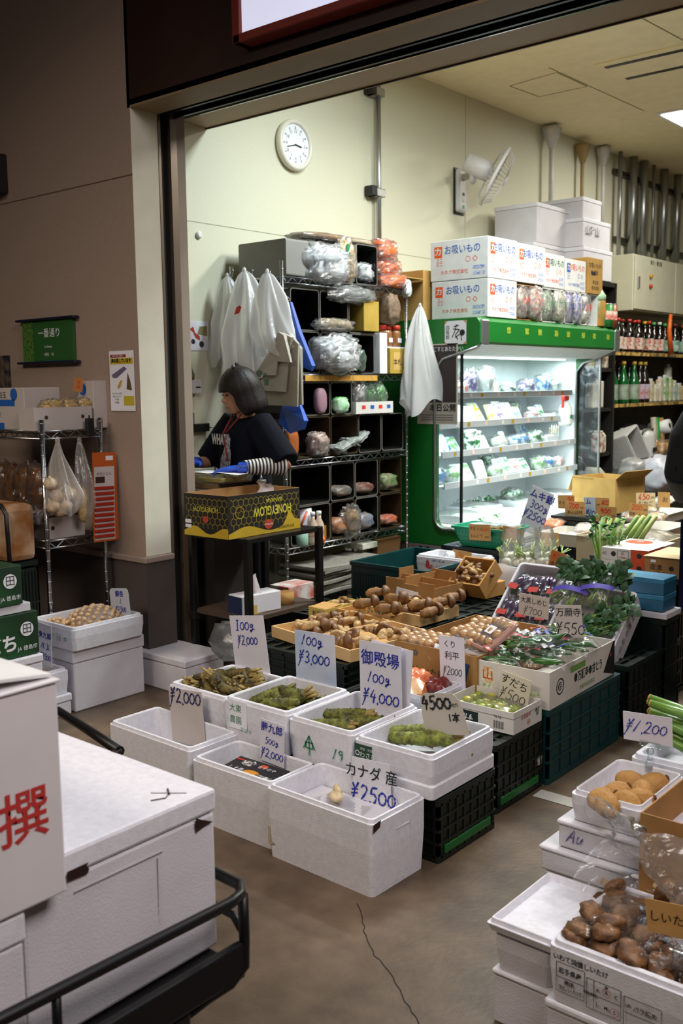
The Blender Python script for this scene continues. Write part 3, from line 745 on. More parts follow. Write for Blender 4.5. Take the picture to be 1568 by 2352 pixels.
tray('bamboo tray holding the large dark pine mushrooms on fern', -3.02, -2.72, 3.545, 3.70, tz, .05, rz=-.12, mat=KRAFT)
O('wooden_slip', MB().bbox(-.08, .08, -.03, .03, 0, .006), KRAFT, None, 'thin wooden slip lying over the mushrooms of the front tray', 'slip', mat=Matrix.Translation(ontray(.10, .20) + Vector((0, 0, .055))) @ Matrix.Rotation(-.1, 4, 'Z') @ Matrix.Rotation(.15, 4, 'Y'))
# small yellow boxes stamped with the mushroom's name
YEL = M('yellow_card_box', '#cfb45c', .7)
p = P(750, 1428, z=tz)
for k, (dx, dy, lab, op) in enumerate(((0, 0, 'small yellow box stamped 松茸 with its lid ajar', 0), (.0, .14, 'small yellow box of mushrooms behind the stamped one', 1), (-.34, -.16, 'small yellow box at the near end of the pine mushroom trays', 1))):
    yb = open_carton('mushroom_box', lab, p.x + dx - .115, p.x + dx, p.y + dy, p.y + dy + .125, tz, tz + .058, YEL, rz=-.1)
    m1 = side_frame(yb, 'front', .115, .125, .058); m2 = side_frame(yb, 'right', .115, .125, .058)
    if k == 0:
        text('松茸', .06, .028, .032, BLACKINK, yb, m=m1); text('松茸', .062, .028, .034, BLACKINK, yb, m=m2)
        O('lid', MB().bbox(-.052, .052, -.055, .05, .057, .063, .002), KRAFT, yb, rot=(.06, 0, .1))
    else:
        for j in range(4):
            dup(pm[j], 'small pine mushroom in a yellow box', 'pine mushrooms in yellow boxes', (p.x + dx - .085 + .05 * (j % 2), p.y + dy + .03 + .055 * (j // 2), tz + .05), (j, .1, .6 + j), .75)
drop(*pm)
m = P(880, 1352, z=.46)
card('small price card reading ¥4,000 leaning among the back mushrooms', (918, 1350), (968, 1364), (908, 1376), [('h', '¥4,000', .5, .45, .5, BLUEINK, dict(pen=.13))], y=4.0)
card('small folded yellow tag on the large pine mushrooms', (900, 1391), (918, 1381), (905, 1404), [], y=3.62, mat=YEL, name='paper_tag', cat='tag')

# brown tray cartons with cut-down flaps behind the mushrooms
def flapped(label, x0, x1, y0, y1, z0, h, rz=0, mat=None):
    o = open_carton('carton', label, x0, x1, y0, y1, z0, z0 + h, mat or BROWN, rz)
    w, d = x1 - x0, y1 - y0; t = .004
    for nm, bx in (('flap', (-w / 2, -w * .12, -d / 2, -d / 2 + t, h, h + .02)), ('flap', (w * .2, w / 2, -d / 2, -d / 2 + t, h, h + .02)), ('flap', (-w / 2, -w / 2 + t, -d * .1, d * .35, h, h + .05)),
                   ('flap', (-w * .2, w * .3, d / 2 - t, d / 2, h, h + .045)), ('divider', (-w * .1, -w * .1 + t, -d / 2 + t, d / 2 - t, .004, h + .035)), ('divider', (-w / 2 + t, w / 2 - t, .0, t, .004, h + .02))):
        O(nm, MB().box(*bx), mat or BROWN, o)
    return o
p = P(1010, 1395, z=.338)
flapped('brown carton with cut flaps and dividers behind the ¥4,000 card', p.x - .36, p.x - .02, p.y + .02, p.y + .27, .338, .09, rz=-.12)
crate('dark crate behind under the brown cut carton', -3.15, -2.4, 4.37, 4.85, 0, .335, top=True, slots=10)

# tilted wooden box of small brown mushrooms
def tilted(px, py, plane, w, L, tilt, yaw=0.0):
    """frame of a tilted box: origin at its lower near right rim corner, x right, y up the slope, z out of the opening"""
    p = P(px, py, **plane)
    return Matrix.Translation(p) @ Matrix.Rotation(yaw, 4, 'Z') @ Matrix.Rotation(tilt, 4, 'X')
mw = tilted(1100, 1346, dict(y=4.28), .2, .18, math.radians(38), -.06)
wb = open_carton('wooden_box', 'light wooden box tilted towards the aisle, full of small clustered mushrooms', 0, 0, 0, 0, 0, .1, M('light_oak', '#c2904f', .55, var=(5, '#a97840', .6)), t=.008, mat4=Matrix.Identity(4), cat='box') if 0 else None
mbx = MB().loft([rr(.2, .19, .001, -.10, 1), rr(.2, .19, .001, 0, 1), rr(.184, .174, .001, 0, 1), rr(.184, .174, .001, -.09, 1)])
OAK = M('light_oak', '#c2904f', .55, var=(5, '#a97840', .6))
wb = O('wooden_box', mbx, OAK, None, 'light wooden box tilted towards the aisle, full of small clustered mushrooms', 'box', mat=mw @ Matrix.Translation((-.1, .095, 0)))
wb2 = O('wooden_box', MB().bbox(-.1, .1, -.09, .09, 0, .075, .003), OAK, None, 'second light wooden box carrying the tilted one', 'box', loc=(mw.translation.x - .1, mw.translation.y + .17, mw.translation.z - .085), rz=-.06)
crate('dark crate under the wooden mushroom boxes', -2.66, -2.25, 4.30, 4.78, 0, mw.translation.z - .087, top=True, slots=8) if False else None
sm = [pine_mushroom(60 + i, .045, .008, .014) for i in range(3)]
q = random.Random(8)
for i in range(26):
    l = mw @ Vector((-.1 + q.uniform(-.075, .075), .095 + q.uniform(-.07, .06), -.03 + q.uniform(0, .025)))
    o = dup(sm[i % 3], 'small clustered brown mushroom in the tilted wooden box', 'mushrooms in the tilted wooden box', l, (q.uniform(0, 6), q.uniform(-.6, .9), q.uniform(0, 6)))
drop(*sm)

# brown carton of packed round mushrooms, black-ink chestnut card
bw = open_carton('carton', 'brown printed carton full of packed brown button mushrooms', -2.33, -1.935, 3.10, 3.68, .29, .435, BROWN, rz=-.03)
mf = side_frame(bw, 'front', .395, .58, .145)
write(bw, mf, .395, .145, [('t', 'さしいたけ', .40, .30, .25, M('dim_ink', '#4a3018', .8)), ('t', '✿', .27, .78, .24, M('dim_blue', '#5a5a5c', .8))])
patch('print', bw, mf, .27, .36, .02, .11, M('print_blue', '#24405e', .6), poly=[(.29, .02), (.345, .03), (.365, .11), (.30, .115)])
BUTT = M('button_brown', '#9a6a3e', .35, var=(30, '#d0a877', .4), coat=.6)
bt = MB().lathe([(.001, .022), (.012, .021), (.019, .014), (.022, .004), (.018, -.005), (.008, -.008), (.007, -.018), (.001, -.019)], 12)
bt0 = O('button_mushroom', bt, BUTT, None, 'm', 'mushroom')
q = random.Random(12)
cellw = [(-2.25, 3.2, 4, 4), (-2.15, 3.42, 4, 4), (-2.02, 3.3, 3, 4), (-2.16, 3.58, 5, 2)]
for cx_, cy_, nx, ny in cellw:
    tr_ = O('mushroom_pack', MB().bbox(-.022 * nx, .022 * nx, -.022 * ny, .022 * ny, 0, .012, .003), PAPER, None, 'white tray of film wrapped button mushrooms in the brown carton', 'pack', 'button mushroom packs', loc=(cx_, cy_, .40), rz=-.05)
    O('wrap', MB().grid(lambda u, v: ((u - .5) * .048 * nx, (v - .5) * .048 * ny, .045 - .03 * (abs(2 * u - 1) ** 6 + abs(2 * v - 1) ** 6) + .002 * math.sin(31 * u + 17 * v)), 12, 12), CLEAR2, tr_)
    for i in range(nx):
        for j in range(ny):
            dup(bt0, 'round brown button mushroom wrapped in a tray in the brown carton', 'wrapped button mushrooms', (cx_ + (i - nx / 2 + .5) * .042 + q.uniform(-.004, .004), cy_ + (j - ny / 2 + .5) * .042 + q.uniform(-.004, .004), .43 + q.uniform(0, .006)), (q.uniform(-.5, .5), q.uniform(-.5, .5), q.uniform(0, 6)))
# pink edged pack leaning on the carton
pl = P(1140, 1470, z=.47)
lp = T('mushroom_pack', 'pink edged pack of brown mushrooms leaning on top of the brown carton', 'pack', mat=Matrix.Translation(pl + Vector((-.02, .03, .0))) @ Matrix.Rotation(-.5, 4, 'Z') @ Matrix.Rotation(.6, 4, 'X'))
O('tray', foam_mesh(.13, .17, .03, .006, .02, .006), M('pink_tray', '#e2b3a4', .4), lp)
O('wrap', MB().grid(lambda u, v: ((u - .5) * .128, (v - .5) * .165, .042 - .014 * (abs(2 * u - 1) ** 4 + abs(2 * v - 1) ** 4)), 10, 10), CLEAR2, lp)
O('sticker', MB().bbox(-.025, .025, -.02, .02, .042, .044, .001), PAPER, lp)
for i in range(9):
    dup(bt0, 'brown mushroom inside the leaning pink edged pack', 'mushrooms in the leaning pack', lp.matrix_world @ Vector((-.04 + .04 * (i % 3), -.05 + .05 * (i // 3), .025)), (.6, .2 * i, i))
drop(bt0)
card('narrow white price card reading くり 利平 ¥2000 in front of the brown carton', (1020, 1460), (1078, 1468), (1012, 1590), [('t', 'くり', .42, .86, .13, BLACKINK), ('t', '利平', .5, .66, .15, BLACKINK), ('h', '¥2000', .5, .40, .15, BLACKINK, dict(pen=.08, sx=.78))], y=3.06)

# ================================================================ white pepper carton, citrus box, orange packet
mc = open_carton('carton', 'white printed carton heaped with bagged green peppers', -1.955, -1.66, 3.112, 3.69, .281, .421, M('white_carton', '#d8d3cb', .8, var=(9, '#cbc5bc', .5)), rz=.03)
mr = side_frame(mc, 'right', .295, .578, .14); mf = side_frame(mc, 'front', .295, .578, .14)
LG = M('lime_print', '#6f9a4a', .7)
write(mc, mr, .578, .14, [('t', '●万願寺●甘とう', .57, .50, .30, M('dark_green_ink', '#1c2c24', .7), dict(bold=.02, sx=.78)), ('t', '京都の伝統野菜', .55, .16, .14, LG), ('t', '●', .93, .62, .16, M('dull_red', '#8a3a2c', .7))])
patch('print', mc, mr, .17, .30, .098, .122, LG)
patch('print', mc, mr, 0, 0, 0, 0, M('print_black', '#17181a', .6), poly=[(.47, .03), (.575, .0), (.578, .03), (.575, .14), (.56, .14)])
O('emblem', ringmb(.085, .07, .026, .031, mr), MATS['print_black'], mc)
O('emblem', ringmb(.085, .07, .0, .017, mr, n=16), MATS['print_black'], mc)
text('@', .085, .07, .03, PAPER, mc, m=mr, lift=.002)
for i, (x, w, yb, c) in enumerate(((.02, .045, .06, '#c98a3a'), (.02, .045, .02, '#8fae6a'), (.215, .04, .03, '#8fae6a'))):
    patch('label', mc, mf, x, x + w, yb, yb + (.06 if i == 0 else .035), M('label_%d' % i, c, .7, var=(80, '#efe6cc', .3)))
text('山', .042, .09, .05, REDINK, mc, m=mf)
GREENP = M('pepper_green', '#3a7024', .3, var=(12, '#244f16', .5), coat=.4)
pp_ = MB().tube([(-.06, 0, 0), (-.04, .004, 0), (0, .008, 0), (.04, .003, .002), (.055, -.004, .004), (.068, -.008, .006)], [.008, .012, .0135, .011, .005, .002], 9)
pep = O('green_pepper', pp_, GREENP, None, 'p', 'pepper'); O('stem', MB().tube([(-.058, 0, 0), (-.075, .004, .002)], [.006, .002], 6), M('stem_green', '#7a9a4a', .6), pep)
BAGP = film('printed_clear_bag', clear=.35, milky=.03, rough=.08)
def bag_mesh(w, d, h, seed, nu=22, nv=16, cr=.16):
    q = Vector((seed * 3.7, seed * 1.3, 0))
    def f(u, v):
        a, b = 2 * u - 1, 2 * v - 1
        e = (1 - abs(a) ** 5) * (1 - abs(b) ** 5)
        n = abs(noise.noise(Vector((a * 2.2, b * 2.2, 0)) + q)) + .5 * abs(noise.noise(Vector((a * 5, b * 5, 1)) + q))
        return (a * w / 2 * (1 + .05 * noise.noise(Vector((b * 3, 0, seed)))), b * d / 2 * (1 + .05 * noise.noise(Vector((a * 3, 5, seed)))), h * e * (.8 + cr * 2 * (n - .3)))
    return MB().grid(f, nu, nv)
q = random.Random(21)
spots = [(-1.87, 3.20, .40, .1), (-1.74, 3.27, .41, .25), (-1.88, 3.36, .43, -.1), (-1.74, 3.46, .42, .2), (-1.86, 3.56, .42, .0), (-1.80, 3.28, .455, .4)]
for i, (x, y, z, rz) in enumerate(spots):
    bo = T('pepper_bag', ('clear printed bag of green peppers at the near corner of the white carton', 'clear printed bag of green peppers along the lettered side of the carton', 'clear printed bag of green peppers in the middle of the carton', 'clear bag of peppers under the ¥550 card', 'clear bag of green peppers at the far end of the carton', 'topmost clear bag of green peppers, red and blue print')[i], 'bag', (x, y, z), rz, 'bagged green peppers in the white carton')
    O('film', bag_mesh(.19, .17, .06, i), BAGP, bo)
    for nm, c, sx, sy, w, h in (('print', '#b32430', -.05, -.05, .09, .016), ('print', '#4456a8', .04, .045, .07, .018), ('print', '#d8d4d8', -.02, .02, .05, .03)):
        O(nm, MB().grid(lambda u, v: (sx + (u - .5) * w, sy + (v - .5) * h, .056 + .006 * math.sin(8 * u + i)), 8, 3), M('bag_print_' + c[1:], c, .3), bo, rz=q.uniform(-.5, .5))
    for k in range(5):
        dup(pep, 'long green pepper inside a printed bag in the white carton', 'green peppers in the white carton', (x + q.uniform(-.03, .03), y - .06 + .03 * k, z + .015 + q.uniform(0, .02)), (q.uniform(0, 6), q.uniform(-.2, .2), rz + q.uniform(-.5, .5)))
drop(pep)
card('white price card reading 万願寺 ¥550 standing on the bagged peppers', (1272, 1389), (1333, 1390), (1280, 1470), [('t', '万願寺', .5, .78, .26, BLACKINK, dict(shear=.1)), ('h', '¥550', .52, .32, .34, BLACKINK, dict(pen=.08))], y=3.47, mat=M('grey_card2', '#c9c0bb', .75))
# citrus box
sb = open_carton('citrus_box', 'small white printed box of green citrus on the dark crate', -1.955, -1.672, 2.90, 3.10, .246, .325, M('white_box_card', '#d5d0ca', .7), rz=.0)
mf = side_frame(sb, 'front', .283, .2, .079); mr = side_frame(sb, 'right', .283, .2, .079)
patch('print', sb, mf, .0, .14, .004, .052, M('print_dark_green', '#14261c', .6))
write(sb, mf, .283, .079, [('t', 'すだち', .30, .40, .30, PAPER, dict(rz=PI, bold=.03)), ('t', '㊉', .05, .35, .35, PAPER), ('t', '㎏ ㎏', .78, .7, .16, BLACKINK)])
bar = MB()
for k in range(12): bar.add([mf @ Vector((.205 + .0035 * k, yy, .0012)) for yy in (.012, .04)] + [mf @ Vector((.205 + .0035 * k + .0009 + .001 * (k % 3 == 0), yy, .0012)) for yy in (.04, .012)], [(0, 1, 2, 3)])
O('barcode', bar, BLACKINK, sb)
write(sb, mr, .2, .079, [('t', 'JA徳島市', .42, .62, .22, M('box_red', '#a8483c', .7), dict(rz=PI)), ('t', '㊞', .52, .25, .3, MATS['box_red']), ('t', 'ル', .82, .6, .42, M('box_green', '#1f5a34', .7), dict(bold=.04, rz=PI))])
O('lid_line', MB().box(-.1425, .1425, -.1012, -.100, .056, .0575).box(.1415, .1427, -.1012, .1, .056, .0575), M('seam_grey', '#8a857f', .8), sb)
LIME = [M('citrus_green', '#7f9426', .35, var=(20, '#a9ad3a', .6), bump=(200, .1), coat=.3), M('citrus_yellow', '#c2ae34', .35, var=(20, '#a3a83a', .6), bump=(200, .1), coat=.3)]
cit = [O('citrus_fruit', MB().ball((0, 0, 0), (.021, .021, .019), 14, 9), mm, None, 'c', 'fruit') for mm in LIME]
for c in cit: O('calyx', MB().ball((0, 0, .0185), (.004, .004, .0015), 8, 4), M('calyx_green', '#4c5f1c', .6), c)
q = random.Random(31)
for i in range(18):
    x, y = -1.91 + .042 * (i % 5) + q.uniform(-.005, .005), 2.945 + .042 * (i // 5) + q.uniform(-.005, .005)
    dup(cit[0 if q.random() < .72 else 1], 'small green citrus fruit in the white printed box', 'green citrus fruit', (x, y, .285 + q.uniform(0, .014)), (q.uniform(-.8, .8), q.uniform(-.8, .8), 0))
drop(*cit)
O('wrap', bag_mesh(.22, .15, .03, 5), CLEAR, None, 'clear film over the green citrus fruit', 'plastic film', loc=(-1.82, 3.0, .295))
card('price card reading すだち ¥500 standing in the citrus box', (1143, 1536), (1210, 1561), (1143, 1606), [('t', 'すだち', .45, .72, .34, BLACKINK, dict(shear=.1, rz=-.12)), ('h', '¥500.', .5, .28, .36, BLACKINK, dict(pen=.07, rz=-.06))], y=3.075, mat=M('cream_card', '#d3c9b4', .75))
# orange packet in a low white box
lb = foam_box('low white foam box holding an orange packet beside the citrus box', -2.24, -1.99, 2.83, 3.07, .281, .335, t=.012)
op = T('dried_food_packet', 'crumpled orange and clear packet in the low foam box', 'packet', (-2.13, 2.93, .33), .5, rot=(.35, .25, .5))
O('film', bag_mesh(.14, .2, .05, 3, cr=.3), M('orange_packet', '#c8502a', .25, var=(9, '#d98a5a', .5)), op)
O('window', MB().grid(lambda u, v: ((u - .5) * .1, -.06 + (v - .5) * .08, .05 + .006 * math.sin(7 * u + 3 * v)), 8, 6), M('packet_window', '#d39a5c', .25, var=(25, '#e0bfa0', .5)), op)
O('dried_chilli', bag_mesh(.1, .1, .04, 8), M('chilli_red', '#6e1c14', .3), None, 'dark red packet behind the orange packet', 'packet', loc=(-2.06, 3.0, .32), rz=.4)
# ================================================================ goods on the middle of the display
def corner_box(px, py, w, d, h, y=None, z=None, x=None):
    """ground rectangle whose near, right-hand bottom corner is seen at the pixel"""
    p = P(px, py, y=y, z=z, x=x); return p.x - w, p.x, p.y, p.y + d, p.z, p.z + h
def stand(label, x0, x1, y0, y1, top, mat=None):
    return crate(label, x0, x1, y0, y1, 0, top - .002, mat, top=True, slots=9)
# tilted foam boxes
def tilted_foam(label, px, py, x, w, L, tilt, depth=.12, yaw=0):
    m = tilted(px, py, dict(x=x), w, L, math.radians(tilt), yaw)
    mb = foam_mesh(w, L, depth, .02, .02)
    o = O('foam_box', mb, FOAM2, None, label, 'box', mat=m @ Matrix.Translation((-w / 2, L / 2, -depth)))
    return o, m @ Matrix.Translation((-w / 2, L / 2, 0))
gb, gm = tilted_foam('white foam box tilted towards the aisle with bunched greens', 1395, 1515, -1.72, .33, .37, 41, .13)
eb, em = tilted_foam('white foam box tilted towards the aisle with bagged purple aubergines', 1268, 1448, -2.06, .33, .37, 41, .13)
write(gb, side_frame(gb, 'right', .33, .37, .13), .37, .13, [('t', '山 形 の 青 菜', .5, .5, .25, M('stencil_green', '#6f7a70', .8))])
LEAF = M('leaf_green', '#24521c', .55, var=(30, '#143511', .5))
STALK = M('stalk_green', '#8fae52', .5, var=(18, '#6f9440', .5))
TAPEP = M('purple_tape', '#4a3a96', .4)
def leaf(mb, p, d, up, L, W, q):
    s = d.cross(up).normalized() * W; n = up * L * .15
    mb.add([p, p + d * L * .4 + s + n, p + d * L, p + d * L * .4 - s + n, p + d * L * .55 + n * 1.8], [(0, 1, 4), (1, 2, 4), (2, 3, 4), (3, 0, 4)], 0, True)
def bunch(label, m, L, n, spread, tape, seed, leaves=70, lw=.022):
    """a tied bunch: stalks along local x, leafy at +x"""
    q = random.Random(seed); st = MB(); lf = MB()
    for i in range(n):
        a, b = q.uniform(-1, 1), q.uniform(-.5, .9)
        pts = []
        for t in (0, .25, .5, .75, 1.0):
            f = spread * (.45 + .9 * abs(t - .45))
            pts.append((L * (t - .5) + q.uniform(-.008, .008), a * f, .02 + b * f * .45))
        st.tube(pts, [.0055, .005, .004, .003, .002], 6)
    for i in range(leaves):
        t = q.uniform(.62, 1.12); f = spread * (.5 + t * .7)
        p = Vector((L * (t - .5), q.uniform(-1, 1) * f, .02 + q.uniform(-.2, .8) * f * .6)); d = Vector((q.uniform(.1, 1), q.uniform(-1, 1), q.uniform(-.1, .8))).normalized()
        leaf(lf, p, d, Vector((q.uniform(-.4, .4), q.uniform(-.4, .4), 1)).normalized(), q.uniform(.03, .06), q.uniform(.5, 1) * lw, q)
    o = T('greens_bunch', label, 'vegetable', mat=m, group='bunched greens in the tilted box')
    O('stalks', st, STALK, o); O('leaves', lf, LEAF, o)
    tp = MB(); tp.tube([(-.02 + .012 * k - .012, 0, 0) for k in range(3)], .001, 4)
    band = MB(); rg = []
    for xx in (tape - .011, tape + .011): rg.append([(xx, 1.08 * spread * .55 * math.cos(2 * PI * k / 16), .024 + .7 * spread * .55 * math.sin(2 * PI * k / 16)) for k in range(16)])
    band.loft(rg, cap0=False, cap1=False)
    O('tape', band, TAPEP, o)
    return o
for i, (x, y, a, lab) in enumerate(((-.02, -.10, .45, 'tied bunch of greens with purple tape nearest the aisle'), (.02, -.035, .4, 'second tied bunch of greens with purple tape, behind the nearest'))):
    bunch(lab, gm @ Matrix.Translation((x, y, -.015)) @ Matrix.Rotation(a + .25, 4, 'Z'), .33, 26, .06, -.02, 40 + i, 48)
for i, (x, y, a, lab) in enumerate(((-.09, .11, 1.3, 'dark leafy bunch in a purple banded bag at the upper corner of the tilted box'), (.01, .135, 1.5, 'dark leafy bunch in a purple banded bag under the blue boxes'))):
    o = bunch(lab, gm @ Matrix.Translation((x, y, .01)) @ Matrix.Rotation(a, 4, 'Z'), .16, 10, .10, -.3, 50 + i, 150, .03)
    O('bag', bag_mesh(.20, .20, .09, 70 + i), CLEAR, o)
    O('label_band', MB().grid(lambda u, v: (-.03 + (v - .5) * .026, (u - .5) * .17, .092 - .03 * (2 * u - 1) ** 2), 8, 2), TAPEP, o, rz=.3)
AUB = M('aubergine_purple', '#2a1430', .25, var=(8, '#3d2048', .5), coat=.5)
au = O('aubergine', MB().lathe([(.002, -.062), (.016, -.055), (.021, -.03), (.02, .0), (.014, .03), (.009, .045), (.003, .05)], 12), AUB, None, 'a', 'vegetable')
O('calyx', MB().lathe([(.012, .036), (.011, .046), (.004, .056), (.003, .07)], 8), M('calyx_dark', '#2f3a20', .5), au)
q = random.Random(61)
for i in range(6):
    x, y = -.10 + .1 * (i % 3), -.1 + .15 * (i // 3)
    bm_ = em @ Matrix.Translation((x, y, -.05)) @ Matrix.Rotation(q.uniform(-.3, .3), 4, 'Z')
    bo = T('aubergine_bag', 'clear bag of purple aubergines, ' + ('lower near', 'lower middle', 'lower far', 'upper near', 'upper middle', 'upper far')[i] + ' one in the tilted foam box', 'bag', mat=bm_, group='bagged aubergines')
    O('film', bag_mesh(.13, .19, .06, 80 + i), BAGP, bo)
    O('print', MB().grid(lambda u, v: (-.02 + (u - .5) * .05, -.03 + (v - .5) * .03, .058), 3, 2), M('bag_print_red', '#b3403a', .35), bo)
    for k in range(4):
        dup(au, 'glossy purple aubergine inside a clear bag in the tilted foam box', 'aubergines in bags', mat=bm_ @ Matrix.Translation((-.045 + .03 * k, q.uniform(-.01, .02), .02)) @ Matrix.Rotation(PI / 2 + q.uniform(-.2, .2), 4, 'X') @ Matrix.Rotation(q.uniform(-.3, .3), 4, 'Y'))
drop(au)
card('grey price card reading 大黒しめじ ¥700 on the aubergine bags', (1193, 1361), (1262, 1374), (1190, 1410), [('t', '大黒しめじ', .5, .70, .30, BLACKINK, dict(sx=.9)), ('h', '¥700.', .5, .25, .36, BLACKINK, dict(pen=.07))], y=3.86, mat=MATS['grey_card2'])
O('card_stand', MB().bbox(-.025, .025, -.004, .004, 0, .03, .002), GLASS, None, 'clear plastic clip holding the ¥700 card', 'card stand', loc=tuple(P(1225, 1412, y=3.865)))

# myoga foam box with torn rim, turnip box beside it
MY0 = P(954, 1313, y=4.88)
o = foam_box('white foam box with torn rim printed in red and blue', MY0.x, MY0.x + .42, 4.88, 5.12, MY0.z, MY0.z + .11, mat=FOAM)
mf = side_frame(o, 'front', .42, .24, .11)
write(o, mf, .42, .11, [('t', 'みょうが', .42, .34, .36, M('box_red_print', '#c03a44', .7), dict(bold=.03, shear=.1)), ('t', '土佐くろしお', .40, .74, .14, M('box_blue_print', '#2a3a94', .7), dict(bold=.03)), ('t', '∴∵∴', .10, .5, .3, MATS['box_blue_print'])])
patch('emblem', o, mf, 0, 0, 0, 0, MATS['box_red_print'], poly=[(.075, .04), (.09, .03), (.105, .04), (.103, .07), (.09, .088), (.077, .07)])
stand('dark crate under the red and blue printed foam box', MY0.x - .02, MY0.x + .44, 4.87, 5.2, MY0.z)
TB = P(1150, 1350, y=4.62)
tb = foam_box('long white foam box of bagged turnips', TB.x - .06, TB.x + .52, 4.62, 4.92, TB.z, TB.z + .12, mat=FOAM2)
stand('dark crate under the turnip box', TB.x - .04, TB.x + .50, 4.64, 4.95, TB.z)
O('cover_sheet', MB().grid(lambda u, v: (TB.x - .05 + .5 * u, 4.612 - .004 * math.sin(23 * u) - .04 * (1 - v), TB.z + .02 + (.105 + .012 * math.sin(14 * u)) * v), 30, 6), MILK, None, 'wrinkled white sheet hanging over the front of the turnip box', 'plastic sheet')
TURN = M('turnip_white', '#e4e2d2', .35, var=(10, '#d9dcc0', .5), coat=.3)
tu = O('turnip', MB().lathe([(.002, -.032), (.006, -.026), (.022, -.016), (.032, .004), (.028, .02), (.012, .03), (.004, .031)], 14), TURN, None, 't', 'turnip')
q = random.Random(71)
tl_ = MB()
for k in range(5): tl_.tube([(0, 0, .028), (q.uniform(-.012, .012), q.uniform(-.012, .012), .06), (q.uniform(-.03, .03), q.uniform(-.03, .03), .10)], [.004, .003, .002], 6)
O('stems', tl_, M('turnip_stem', '#a9c078', .5), tu)
for i in range(15):
    px = 1165 + (i % 8) * 16 + q.uniform(-4, 4); p = P(px, 1294 - 14 * (i // 8), y=4.70 + .09 * (i // 8))
    dup(tu, 'round white turnip in clear bags on the long foam box', 'bagged turnips', (p.x, p.y, p.z), (q.uniform(-.5, .5), q.uniform(-.5, .5), q.uniform(0, 6)))
drop(tu)
for i, px in enumerate((1175, 1215, 1252)):
    p = P(px, 1300, y=4.72)
    mb = MB().grid(lambda u, v: (.075 * (1 - .5 * v ** 1.5) * math.cos(2 * PI * u) * (1 + .16 * noise.noise(Vector((6 * math.cos(6.28 * u), 6 * math.sin(6.28 * u), 4 * v + i)))), .06 * (1 - .5 * v ** 1.5) * math.sin(2 * PI * u) * (1 + .16 * noise.noise(Vector((6 * math.cos(6.28 * u), 6 * math.sin(6.28 * u), 4 * v + 9 + i)))), -.03 + .24 * v), 26, 14)
    O('turnip_bag', mb, CLEAR2, None, ('clear bag standing over turnips beside the orange ¥280 card', 'clear bag standing over the middle turnips', 'clear bag standing over turnips beside the 800 yen card')[i], 'bag', loc=tuple(p))
# green basket
BK = M('mint_plastic', '#17936a', .4, var=(6, '#138560', .5))
b0 = P(1052, 1253, y=5.2); b1 = P(1151, 1263, y=5.2)
w = b1.x - b0.x; hB = .125
bs = T('plastic_basket', 'mint green slotted plastic basket of small packs before the fridge', 'basket', (b0.x + w / 2, 5.32, b0.z), 0)
mb = MB(); W0, D0, W1, D1 = w, .20, w * 1.30, .27
mb.loft([rr(W0, D0, .02, 0), rr(W1, D1, .03, hB), rr(W1 - .012, D1 - .012, .03, hB), rr(W0 - .01, D0 - .01, .02, .006)])
O('shell', mb, BK, bs)
O('rim', MB().loft([rr(W1 + .014, D1 + .014, .03, hB - .012), rr(W1 + .016, D1 + .016, .03, hB + .002), rr(W1 - .006, D1 - .006, .03, hB + .002), rr(W1 - .004, D1 - .004, .03, hB - .012)], cap0=False, cap1=False), BK, bs)
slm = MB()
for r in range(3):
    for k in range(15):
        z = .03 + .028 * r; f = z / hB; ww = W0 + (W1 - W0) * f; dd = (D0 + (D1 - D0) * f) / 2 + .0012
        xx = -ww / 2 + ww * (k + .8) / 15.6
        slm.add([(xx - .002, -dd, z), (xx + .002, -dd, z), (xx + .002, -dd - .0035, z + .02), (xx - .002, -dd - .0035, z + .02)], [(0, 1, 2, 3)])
O('slots', slm, M('slot_shade_green', '#0a3f2e', .7), bs)  # flat dark quads paint the shade inside the slots; the wall is uncut
stand('dark crate under the mint basket', b0.x - .1, b1.x + .1, 5.18, 5.5, b0.z)
for i in range(3):
    pk_ = T('food_pack', ('clear lidded pack of brown nuts on the mint basket', 'second clear pack in the mint basket behind the 280 card', 'clear pack at the far end of the mint basket')[i], 'pack', (b0.x + .10 + .09 * i, 5.3 + .03 * i, b0.z + hB - .02), -.1)
    O('tray', MB().bbox(-.05, .05, -.06, .06, 0, .022, .006), M('pack_fill_brown', '#8a6234', .6, var=(60, '#c9a05c', .4)), pk_)
    O('lid', MB().bbox(-.053, .053, -.063, .063, .023, .034, .006), CLEAR2, pk_)
# price cards of kraft paper over the middle goods
YK = M('kraft_tag', '#c4965a', .75, var=(9, '#b98a4e', .5))
YK2 = M('orange_tag', '#c07a42', .75)
H3 = dict(pen=.13)
card('kraft price card reading すなっぷえんどう 600 yen on the mint basket', (1081, 1204), (1130, 1206), (1078, 1240), [('t', 'すなっぷ', .32, .72, .24, BLACKINK), ('t', 'えんどう', .34, .26, .24, BLACKINK), ('h', '600', .78, .70, .26, ORINK, H3), ('h', 'yen', .82, .25, .2, BLACKINK, dict(adv=.5))], y=5.17, mat=YK)
card('orange price card reading 280 yen clipped over the turnip bag', (1153, 1206), (1197, 1217), (1151, 1240), [('h', '280', .42, .68, .34, ORINK, dict(pen=.16)), ('h', 'yen', .6, .2, .2, BLACKINK, dict(adv=.5))], y=5.0, mat=YK, stick=.53)
card('kraft price card behind the turnip bags reading 500 yen', (1232, 1222), (1286, 1224), (1229, 1254), [('h', '500', .72, .66, .3, ORINK, H3), ('t', 'かぶ', .28, .6, .28, BLACKINK), ('h', 'yen', .74, .2, .2, BLACKINK, dict(adv=.5))], y=4.95, mat=YK, stick=.19)
card('orange price card in the red and blue foam box', (1044, 1262), (1087, 1270), (1038, 1296), [('h', '70', .4, .72, .3, ORINK, H3), ('t', 'いも', .4, .3, .32, BLACKINK)], y=4.97, mat=YK)
